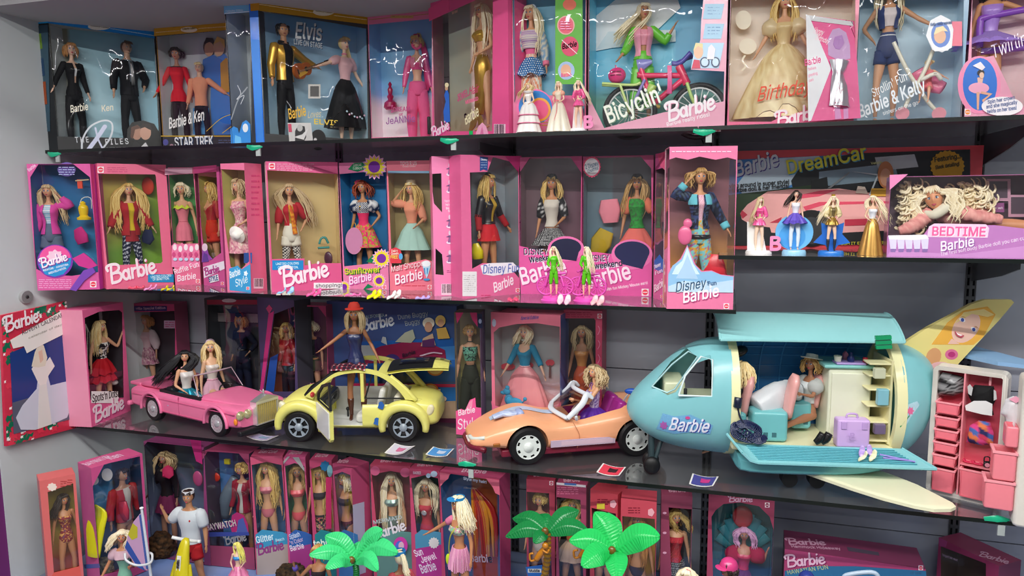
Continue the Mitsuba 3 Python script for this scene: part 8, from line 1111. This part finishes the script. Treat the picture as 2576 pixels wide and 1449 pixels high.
for i,(lab,L,R,col,lin_,dl,fp_,hr,fit,txt,pc,pb)in enumerate(SPEC):
 x0,x1,y0=L[0],R[0],(L[1]+R[1])/2;slim=i>5;yw=y0+(22 if i<6 else 30 if i not in(8,9)else 40)
 xa,xb=(x0+4,x1-3)if not slim else(x0+1,x1-15)if i<8 else(x0+3,x1-5)if i<10 else(x0+18,x1)
 b=B4(lab,L,R,.325,.06,col=col,win=[[(xa,yw),(xb,yw+(R[1]-L[1])),(xb+8,1470),(xa+8,1470)]if slim else[(xa,yw),((xa+xb)/2,yw-8),(xb,yw),(xb+14,1340),(xa+14,1340)]],back=lin_)
 if pc:b.poly_(pc,[(x0+14,1345),(x0+30,1332),(x1,1338),(x1+16,1345),(x1+18,1385),(x0+16,1390)],nm='printed_panel',lay=1).poly_(pb,[(x0+16,1380),(x1+14,1368),(x1+22,1449),(x0+18,1449)],nm='printed_panel',lay=2)
 for t_ in txt:b.t(*t_,lay=4)
 if i not in(8,9):b.t('Barbie','#d8a0b4',x0+(x1-x0)*.25,y0-8,x0+(x1-x0)*.8,y0-8,8,f='T')
 if i==1:b.poly_('#a8a4a4',[(713,1168),(730,1148),(724,1148),(713,1160)],lay=3,nm='grey_corner').poly_('#a8a4a4',[(736,1150),(752,1150),(766,1178),(766,1186)],lay=3,nm='grey_corner')
 if i==2:b.oval_('#1c6a98',818,1172,13,14,lay=3,n=16,rag=.2,nm='blue_leaf').oval_('#7ab0b8',830,1184,7,15,lay=4,nm='leaf_fan').rect_('#b02458',820,1200,834,1330,lay=2,nm='pink_edge')
 if i==3:b.poly_('#a8a4b8',[(887,1270),(916,1262),(920,1440),(892,1449)],f='R',nm='pale_fade',lay=1)
 if i==4:b.oval_('#c85a80',944,1184,12,12,lay=3,nm='pink_shell').oval_('#c85a80',1020,1188,13,12,lay=3,nm='pink_shell')
 if i==5:b.t('BARBIE','#e8c8d8',1040,1192,1060,1193,7,lay=4).oval_('#a8c0d8',1078,1196,6,6,lay=3,n=12,nm='gem_sticker').oval_('#b8cce0',1092,1192,9,8,lay=3,n=8,nm='gem_sticker').oval_('#d8d4d0',1092,1365,14,15,lay=5,n=24,rag=.2,nm='silver_burst').pm([('#c83a98','o',1008,1372,18,22),('#4a6ac8','o',1006,1378,12,18),('#d8b0c0','o',1010,1372,7,10)],nm='blue_haired_picture',lay=3)
 if i==6:b.emblem(1387,1215,5,'#b82a4a').poly_('#2c6ab8',[(1322,1426),(1364,1420),(1366,1449),(1328,1449)],lay=3,nm='blue_label').rect_('#d8d8d0',1328,1430,1362,1440,lay=4,nm='white_label').t('Muddle','#2a2a3a',1332,1438,1358,1438,7,lay=6)
 if i==7:b.pm([('#d8ccd0',[(1400,1213),(1474,1220),(1474,1226),(1400,1219)]),('#4a6aa8',[(1420,1214),(1450,1216),(1450,1221),(1420,1219)])],nm='picture_strip',lay=3).fine('#d87a9a',1402,1226,1455,4,5)
 if i in(8,9):x=x0+(x1-x0)*.84;b.oval_('#e0a4ac',x,yw-10,9,11,lay=3,n=10,rag=.15,nm='printed_flower').fine('#7a1428',x0+18,yw-22,x0+48,3,6,i);i==8 and b.rect_('#c8b838',1502,1266,1522,1280,lay=4,nm='yellow_tag')
 if i==10:[b.oval_('#d8a0b8',1672,1290+50*j,5,3,lay=3,nm='printed_motif')for j in range(3)]
 b.done();d=bd(b,dl,*fp_,.032,.285,hair=hr,arms=('down','down')if i!=4 else('down','down'),skin='#a86c4a' if i%2 else '#bd8058',turn=(-.3,.25,0)[i%3])
 if fit=='P':bikini(d,'#2a2430','cloth').skirt(pat('flower','#1c1a20','#c8606a',.6,3,'#c8b070'),.40,.53,.015,res=2,name='sarong')if i==2 else bikini(d,'#3a2a30','cloth')
 elif fit=='M':bikini(d,'#9ab8b0','foil').skirt('#9ab4b0',.10,.60,-.002,.0,mat='foil',name='mermaid_skirt')
 elif fit=='J':swim(d,'#b83848').add(ell((0,-.066,.70),(.026,.008,.024),2),'#c8c8cc','jewel','foil',False)
 elif fit=='O':d.top('#c8661c',.62,.77,.007).skirt('#c8a890',.44,.60,.07,.012,8,ysq=.5)
 elif fit=='D':d.top(pat('dots','#c83040','#2a1416',.7),.55,.77,.007,res=3).skirt(pat('dots','#101014','#c8c8c8',.9),.30,.58,.08,.01,8,res=3,ysq=.45)
 elif i==6:swim(d,fit)
 else:bikini(d,fit)
b=B4('wide blue-lined hula box with scalloped pink corners and orange feathers',(1106,1185),(1256,1206),.335,.07,col='#b8285a',side='#b02860',win=[[(1108,1222),(1116,1212),(1134,1192),(1230,1206),(1246,1236),(1256,1240),(1268,1470),(1122,1470)]],back=split([(.35,grad('#2c4a8a','#20447c')),(.8,grad('#8a1c14','#a8481c',nz=.3)),(1,grad('#2a5aa0','#24508c'))]),topc='#b83064')
b.t('Barbie','#e0b0c4',1160,1188,1222,1192,9,f='T').poly_('#c86078',[(1106,1188),(1132,1192),(1128,1204),(1118,1212),(1108,1224)],lay=2,nm='scalloped_corner').poly_('#c86078',[(1222,1202),(1256,1208),(1258,1246),(1246,1240),(1240,1226)],lay=2,nm='scalloped_corner').t('Style my hair!','#b8c8e0',1166,1206,1224,1216,7,dep=.005).t('Barbie','#c8b4c4',1184,1412,1240,1414,18,dep=.004,lay=4)
r=random.Random(7)
for i in range(22):x=r.uniform(1190,1246);b.inner(r.choice(['#8a1410','#a82814','#b84c18','#c07a20']),tube([b.at(1186+(x-1186)*.2,1230,.05),b.at(x,1290,.04),b.at(x+8,1400,.046)],[.003,.007,.002],5,n=8,flat=.4),'feather',True)
b.done()
b=B4('dark magenta box with a pink-haired mermaid doll before a shell',(1783,1240),(1949,1257),.335,.065,col='#981a48',side='#3a1c48',win=[[(1790,1300),(1800,1284),(1820,1268),(1862,1264),(1910,1274),(1936,1300),(1948,1340),(1952,1470),(1794,1470)]],back=grad('#123c74','#155458',.3,.8,.2));b.logo('#c89ab0',1832,1262,1894,1262,16).emblem(1930,1270,6,'#7a1438')
for a in np.linspace(-1.1,1.1,9):b.inner('#2a7a88',tube([b.at(1868,1400,.055),b.at(1868+72*math.sin(a),1400-112*math.cos(a),.052)],[.004,.012],8,flat=.4),'shell_rib',True)
b.inner('#a82834',ell(b.at(1868,1300,.045),(.022,.008,.026),3),'red_shell',True).done()
d=bd(b,'pink-haired mermaid doll with a raised arm in the dark magenta box',1872,1344,.034,.27,hair=('lilac',dict(length=.14,vol=.05,sweep=(.02,0))),arms=('down','wave'),skin='#9a5c4c');d.top('#b82858',.6,.76,.010,mat='satin').sleeves('#b8285a',.5,.01,.05,mat='tulle').skirt('#7a3c88',.1,.6,.10,.02,9,mat='tulle',ysq=.5)
b=B4('long magenta box with a blue hammock picture at the bottom right',(1974,1381),(2329,1432),.20,.10,col='#b02466',side='#6a1848',topc='#8a1a54',category='toy box',name='toy_set_box');b.logo('#e4b8cc',1978,1426,2078,1416,28,sh='#7a1450').logo('#d8a0bc',1982,1370,2080,1372,14,f='T').t('Hammock Hideaway','#d8a0bc',1992,1378,2116,1384,6,f='T').poly_('#2c6c96',[(1974,1436),(2050,1424),(2150,1424),(2329,1436),(2332,1470),(1974,1470)],lay=2,nm='blue_picture').t('HAWAIIAN FUN','#a8b890',1982,1444,2084,1430,10,lay=5).poly_('#5a4a5c',[(2130,1376),(2210,1390),(2212,1398),(2134,1386)],f='T',nm='hammock_picture').bars(2288,1436,2322,1449).emblem(2316,1428,6).done()
b=B4('dim magenta box turned left in the bottom right corner',(2362,1352),(2513,1424),.20,.07,col='#a01c58',side='#7a1848',topc='#981a50',win=[[(2366,1374),(2480,1418),(2480,1520),(2366,1520)]],back=grad('#3a2438','#5a4a38',nz=.3),category='toy box',name='toy_set_box');b.logo('#d8a0b8',2460,1398,2536,1420,12,f='T').t('longest hair ever!','#c8a8c0',2372,1398,2410,1412,6,dep=.01).poly_('#b04880',[(2362,1352),(2384,1362),(2380,1376),(2364,1374)],lay=2,nm='scalloped_corner').done()
def at4(px,py,Y,z=None):p=aty(px,py,Y);p[2]=z if z is not None else p[2];return p
def stand(label,px,py,Y,H,face,**k):p=at4(px,py,Y);return Doll(label,p-A([0,0,.925*H]),H,face,**k)
k=thing('beach_cloth','pale blue cloth spread over the platform','cloth');g=np.meshgrid(np.linspace(-1.72,.9,120),np.linspace(1.23,1.84,40),indexing='ij');part(k,'cloth',grid(np.stack([g[0],g[1],Z4-.0035+.003*meshkit.noise(np.stack([g[0]*14,g[1]*14,g[0]*0],2),5)],2)),vnoise(6,3,'#5c78b4','#93a4c8'),True)
def rock(nm,lab,px,Y,r_,c0,c1,sc=60):p=at4(px,1420,Y,Z4+r_[2]*.7);m=ell((0,0,0),r_,4);n_=m[0]/np.linalg.norm(m[0],axis=1,keepdims=True);kk=thing(nm,lab,nm.replace('_',' '));part(kk,'matte',(m[0]*(.75+.55*meshkit.fbm(n_*4,4,int(px)))[:,None]+p,m[1]),vnoise(sc,4,c0,c1),True)
rock('rock','beige speckled toy rock at the bottom left',256,1.42,(.03,.025,.03),'#6a6450','#b4ab8a',200);rock('bush','dark brown bush left of the lifeguard doll',410,1.55,(.04,.03,.04),'#1a120a','#5a3c20',160);rock('bush','dark brown bush left of the first palm',735,1.52,(.045,.03,.03),'#120d08','#46341e',160)
d=stand('platinum doll in a mint swimsuit and pink shrug riding the windsurfer',306,1350,1.36,.27,.5,hair=('pale',dict(length=.14,vol=.05,n=120,sweep=(-.05,0))),arms=('out','reach'),legs='flat',skin='#b06a44',turn=.2);swim(d,'#7cb49c',.47,.72).sleeves('#c8a8b4',.3,.012,.01,name='shrug').top('#c8a8b4',.73,.80,.010,'shrug')
k=thing('windsurf_rig','toy windsurfing rig with white mast and striped sail','windsurfer');f=Face(at4(352,1440,1.33),A([.9,.43,0]),A([0,0,1.0]),A([-.43,.9,0]));part(k+'__mast','plastic',tube([f.at(356,1278),f.at(381,1460)],[.0032,.0036],9),'#c8d0d8',True);part(k+'__mast_cap','plastic',ell(f.at(356,1278),(.005,.005,.003),2),'#dfe3e6',True)
part(k+'__sail','satin',f.poly([(354,1290),(336,1312),(322,1345),(314,1380),(340,1420),(372,1436)],.001,.0008),'#b890b4')
for c_,pts in(('#b0a828',[(322,1345),(334,1316),(346,1326),(346,1352),(332,1358)]),('#2c4a98',[(314,1376),(320,1360),(366,1436),(346,1426)]),('#3c5498',[(350,1296),(356,1292),(374,1432),(368,1430)])):part(k+'__sail_stripe','satin',f.poly(pts,.0002,.0006),c_)
part(k+'__boom','plastic',tube([f.at(314,1392,-.02),f.at(318,1410,-.03),f.at(345,1422,-.035),f.at(378,1416,-.02),f.at(383,1396,.0),f.at(376,1390,.01)],.003,8,n=24),'#c8ccd0',True)
d=stand('male doll in a white shirt, red shorts and white visor straddling the yellow jet ski',474,1250,1.47,.31,.1,sex='m',hair=('dark',dict(length=0)),arms=('wave','down'),legs='apart',skin='#9c6440',turn=.2);d.top('#c4ccd0',.53,.82,.020,'shirt').sleeves('#c4ccd0',.42,.018,.006).pants('#a81c24',.25,.014,name='red_shorts').hat(lathe([(.047,.958),(.049,.985),(.046,.986),(.044,.96)],24,False),'#d8dadc','white_visor').add(ell((.04,-.066,.745),(.011,.004,.011),2),'#b83430','badge')
k=thing('toy_jet_ski','yellow toy jet ski with white handlebars','jet ski');p=at4(470,1355,1.40);q=lambda x,y,z:p+A([x,y,z])
part(k+'__hull','plastic',tube([q(0,.0,.002),q(0,-.008,-.01),q(.0,-.02,-.05),q(.002,-.03,-.10),q(.003,-.035,-.16)],[.006,.013,.019,.022,.022],16,n=18,flat=.7),'#c8bc1c',True);part(k+'__fin','plastic',cat(*[tube([q(s_*.022,-.02,-.055),q(s_*.03,-.03,-.11),q(s_*.034,-.035,-.16)],[.003,.008,.008],8)for s_ in(-1,1)]),'#c0b418',True);part(k+'__handlebar','plastic',tube([q(-.042,-.004,.0),q(-.02,.004,-.006),q(.02,.004,-.006),q(.042,-.004,.0)],.0045,8,n=14),'#d4d8d8',True)
part(k+'__decal','card',xf(box(-.006,.006,0,.001,-.018,.018),rx=-.2,t=q(.001,-.034,-.048)),'#e4e4d8');part(k+'__lettering','card',(lambda m:xf(xf((m[0]*A([.022/max(1e-6,np.ptp(m[0][:,0])),.05,.008]),m[1]),ry=PI/2),rx=-.2,t=q(-.002,-.0346,-.037)))(text_flat('YAMAHA')),'#15151a');part(k+'__badge','card',xf(ell((0,0,0),(.007,.002,.007),2),rx=-.15,t=q(.002,-.051,-.100)),'#d8c8b8',True)
kk=thing('toy_frisbee','white toy dish lying on the blue cloth','dish');part(kk,'plastic',xf(lathe([(.012,0),(.016,.002),(.015,.003),(.010,.0015),(0,.0015)],24),t=at4(521,1400,1.56,Z4+.003)),'#b8c8e0',40);kk=thing('rescue_float','red toy rescue float lying on the blue cloth','float');part(kk,'plastic',xf(rbox(-.026,.026,-.010,.010,0,.014,.006),rz=.5,t=at4(528,1430,1.45,Z4)),'#b8202c')
d=stand('small figurine with lime-yellow hair and a blue bikini top',596,1374,1.43,.15,.4,hair=('yellow',dict(length=.30,vol=.03,sweep=(.06,0))),arms=('front','front'),skin='#d0a084',name='plastic_figurine',category='figurine',turn=-.6);bikini(d,'#2c88c8','plastic').skirt('#d878a0',.40,.58,.10,.02,6,mat='plastic')
d=stand('blonde doll with brown arms behind the first palm',800,1388,1.42,.27,.3,hair=('honey',dict(length=.10,vol=.02)),arms=('wave','down'),skin='#8a5230',turn=-.2);swim(d,'#2c2428');d.sleeves('#5a4a9c',1.0,.014,t0=.92,which='L',name='lilac_cuff')
d=stand('ponytailed blonde doll with a blue visor and coral top, seen from behind',1006,1404,1.37,.27,-2.4,hair=('pale',dict(length=0,n=0,pony=((.0,.05,.97),(-.02,.13,.84),.02,60))),arms=('out','out'),skin='#9a5c3c');d.top('#c8525c',.55,.80,.010,'coral_top').sleeves('#c8525c',.4,.010).hat(lathe([(.048,.955),(.050,.99),(.044,.995)],24,False),'#2878b8','blue_visor').hat(ell((0,-.055,.958),(.045,.035,.006),2),'#2878b8','visor_peak')
d=stand('standing doll with blue visor, lime bag and pink fringed skirt',1154,1268,1.45,.30,-.35,hair=('pale',dict(length=.22,vol=.03,n=120,sweep=(.05,.03))),arms=('side','down'),skin='#a8643c',turn=-.5);bikini(d,pat('flower','#7cb08c','#c87898',.5,3,'#d8d0b0'))
for i in range(40):a=i*2*PI/40;d.add(tube([(.055*math.sin(a),-.048*math.cos(a),.59),(.075*math.sin(a),-.07*math.cos(a),.52),(.088*math.sin(a)+.006*math.sin(i*7),-.085*math.cos(a),.42+.008*math.sin(i*5))],.006,5,flat=.5),'#d890b4' if i%3 else '#e8a8c4','fringe_strip','satin')
d.hat(ell((0,-.05,.972),(.048,.042,.007),2),'#2884c0','visor_peak').hat(lathe([(.047,.965),(.048,.985),(.045,.985)],24,False),'#2884c0','blue_visor').add(tube([(.05,-.02,.80),(-.01,-.075,.72),(-.08,-.03,.58),(-.085,-.02,.50)],.008,6,n=16,flat=.5),'#b0b04a','bag_strap').add(ell((-.09,-.03,.47),(.022,.018,.045),2),'#b8d02c','lime_bag').sleeves('#d8789a',.2,.008,name='strap')
def palm(label,px,py,Y,trunk,fronds,col):
 p=at4(px,py,Y);k=thing('toy_palm',label,'toy palm tree')
 for i,(tx,ty,dy,w)in enumerate(fronds):
  e=at4(tx,ty,Y+dy);v=e-p;L=np.linalg.norm(v);mid=p+v*.5+A([0,0,.16*L]);sp=spline([p,mid,e],46);t=np.linspace(0,1,46);tg=np.gradient(sp,axis=0);tg/=np.linalg.norm(tg,axis=1,keepdims=True);sd=np.cross(tg,A([0,-.75,.66]));sd/=np.linalg.norm(sd,axis=1,keepdims=True)+1e-9;up_=np.cross(sd,tg);wd=1.3*w*np.clip(np.sin(PI*np.clip(t*.93+.06,0,1)),0,1)**.7;c_=np.linspace(-1,1,11)
  rib=.0016*np.sin(np.arange(46)*2*PI/2.6)[:,None]*(1-np.abs(c_))**.3;rib[:,5]=.002;G=sp[:,None]+sd[:,None]*(wd[:,None]*c_)[...,None]+up_[:,None]*(rib-.35*wd[:,None]*np.abs(c_)**1.5)[...,None];part(k+'__frond','plastic',cat(grid(G),grid(G-up_[:,None]*.0012)),col,True)
 if trunk:q=A(trunk[2:])if len(trunk)>2 else None;e=at4(trunk[0],trunk[1],Y+.02);sp=spline([p,(p+e)/2+A([.004,0,0]),e],60);part(k+'__trunk','plastic',tube(sp,(.0075 if trunk[-1]!='g' else .006)+.0012*np.sin(np.arange(60)*1.3),10),'#8a6414' if trunk[-1]!='g' else '#128a3c',20)
 part(k+'__nut','plastic',ell(p+A([-.004,-.008,.006]),(.008,.007,.009),2),'#6a4c1c',True)
palm('bright green toy palm at the bottom left of centre, its fronds cut by the frame',893,1412,1.33,(892,1470,'g'),[(818,1348,-.02,.016),(962,1336,-.02,.016),(778,1396,-.06,.014),(1000,1392,-.06,.015),(905,1362,.02,.014),(820,1430,-.08,.014),(950,1436,-.08,.013)],'#3cc878')
palm('dark green toy palm with a leaning brown trunk, left of two',1378,1340,1.44,(1366,1470,'t'),[(1272,1350,-.01,.014),(1290,1304,.03,.016),(1356,1294,.05,.014),(1456,1284,.04,.017),(1482,1338,.0,.015),(1344,1366,-.05,.012),(1424,1320,.06,.014)],'#0f7a3c')
palm('bright green toy palm with a tall upright frond, right of two',1546,1388,1.36,(1540,1480,'g'),[(1496,1288,.03,.019),(1530,1290,.05,.016),(1660,1350,-.02,.021),(1432,1360,-.02,.018),(1464,1425,-.07,.019),(1552,1458,-.09,.017)],'#22b858')
for lab,px,py in(('orange toy monkey hanging on the left palm\'s trunk',1360,1392),('orange toy monkey between the two palms',1472,1384)):kk=thing('toy_monkey',lab,'toy monkey');p=at4(px,py,1.41);part(kk+'__body','plastic',cat(tube([p+A([.008,0,.014]),p,p+A([-.010,0,-.016])],[.004,.007,.006],9,n=8),ell(p+A([.011,-.003,.020]),(.007,.006,.007),2)),'#b87418',True);part(kk+'__tail','plastic',tube([p+A([-.010,0,-.016]),p+A([-.022,0,-.02]),p+A([-.024,0,-.006]),p+A([-.016,0,-.002])],.0025,6,n=14),'#b87418',True);part(kk+'__arm','plastic',cat(*[tube([p+A([.006,s_,.010]),p+A([.016,s_,.006]),p+A([.020,s_,.014])],.0024,6,n=8)for s_ in(-.005,.005)]),'#b87418',True)
d=stand('platinum doll with a pink hair clip, only the top of her head in view',1728,1452,1.36,.27,-.2,hair=('pale',dict(length=.12,vol=.03)),arms=('down','down'),skin='#c08a60');d.top('#b03a5a').hat(tube([(.0,-.02,.992),(.03,-.02,.985)],.007,7,flat=.5),'#d86a6c','pink_clip')
d=stand('doll in a glossy pink riding helmet at the bottom edge',1832,1432,1.36,.27,-.9,hair=('dark',dict(length=.06,vol=.01)),arms=('down','down'),skin='#7a4a34');d.top('#28406a').hat(minus(ell((0,.004,.945),(.062,.066,.066),3),box(-.1,.1,-.2,-.012,.8,.943),box(-.1,.1,-.2,.2,.8,.905)),'#c83a78','helmet','plastic').hat(ell((0,-.062,.948),(.05,.035,.007),2),'#c83a78','helmet_peak','plastic')
d=stand('brunette doll in a dark blue helmet before the hammock box',2030,1466,1.30,.25,.2,hair=('dark',dict(length=.06,vol=.01)),arms=('down','down'),skin='#6a4230');d.top('#222a4a').hat(minus(ell((0,.006,.945),(.056,.062,.064),3),box(-.1,.1,-.2,-.012,.8,.950)),'#22327c','helmet','plastic')
kk=thing('hammock_frame','pale toy frame before the hammock box','frame');part(kk,'plastic',tube([at4(2120,1460,1.28),at4(2132,1446,1.28),at4(2196,1440,1.28),at4(2214,1462,1.28)],.004,8,n=18),'#9aacc0',True)
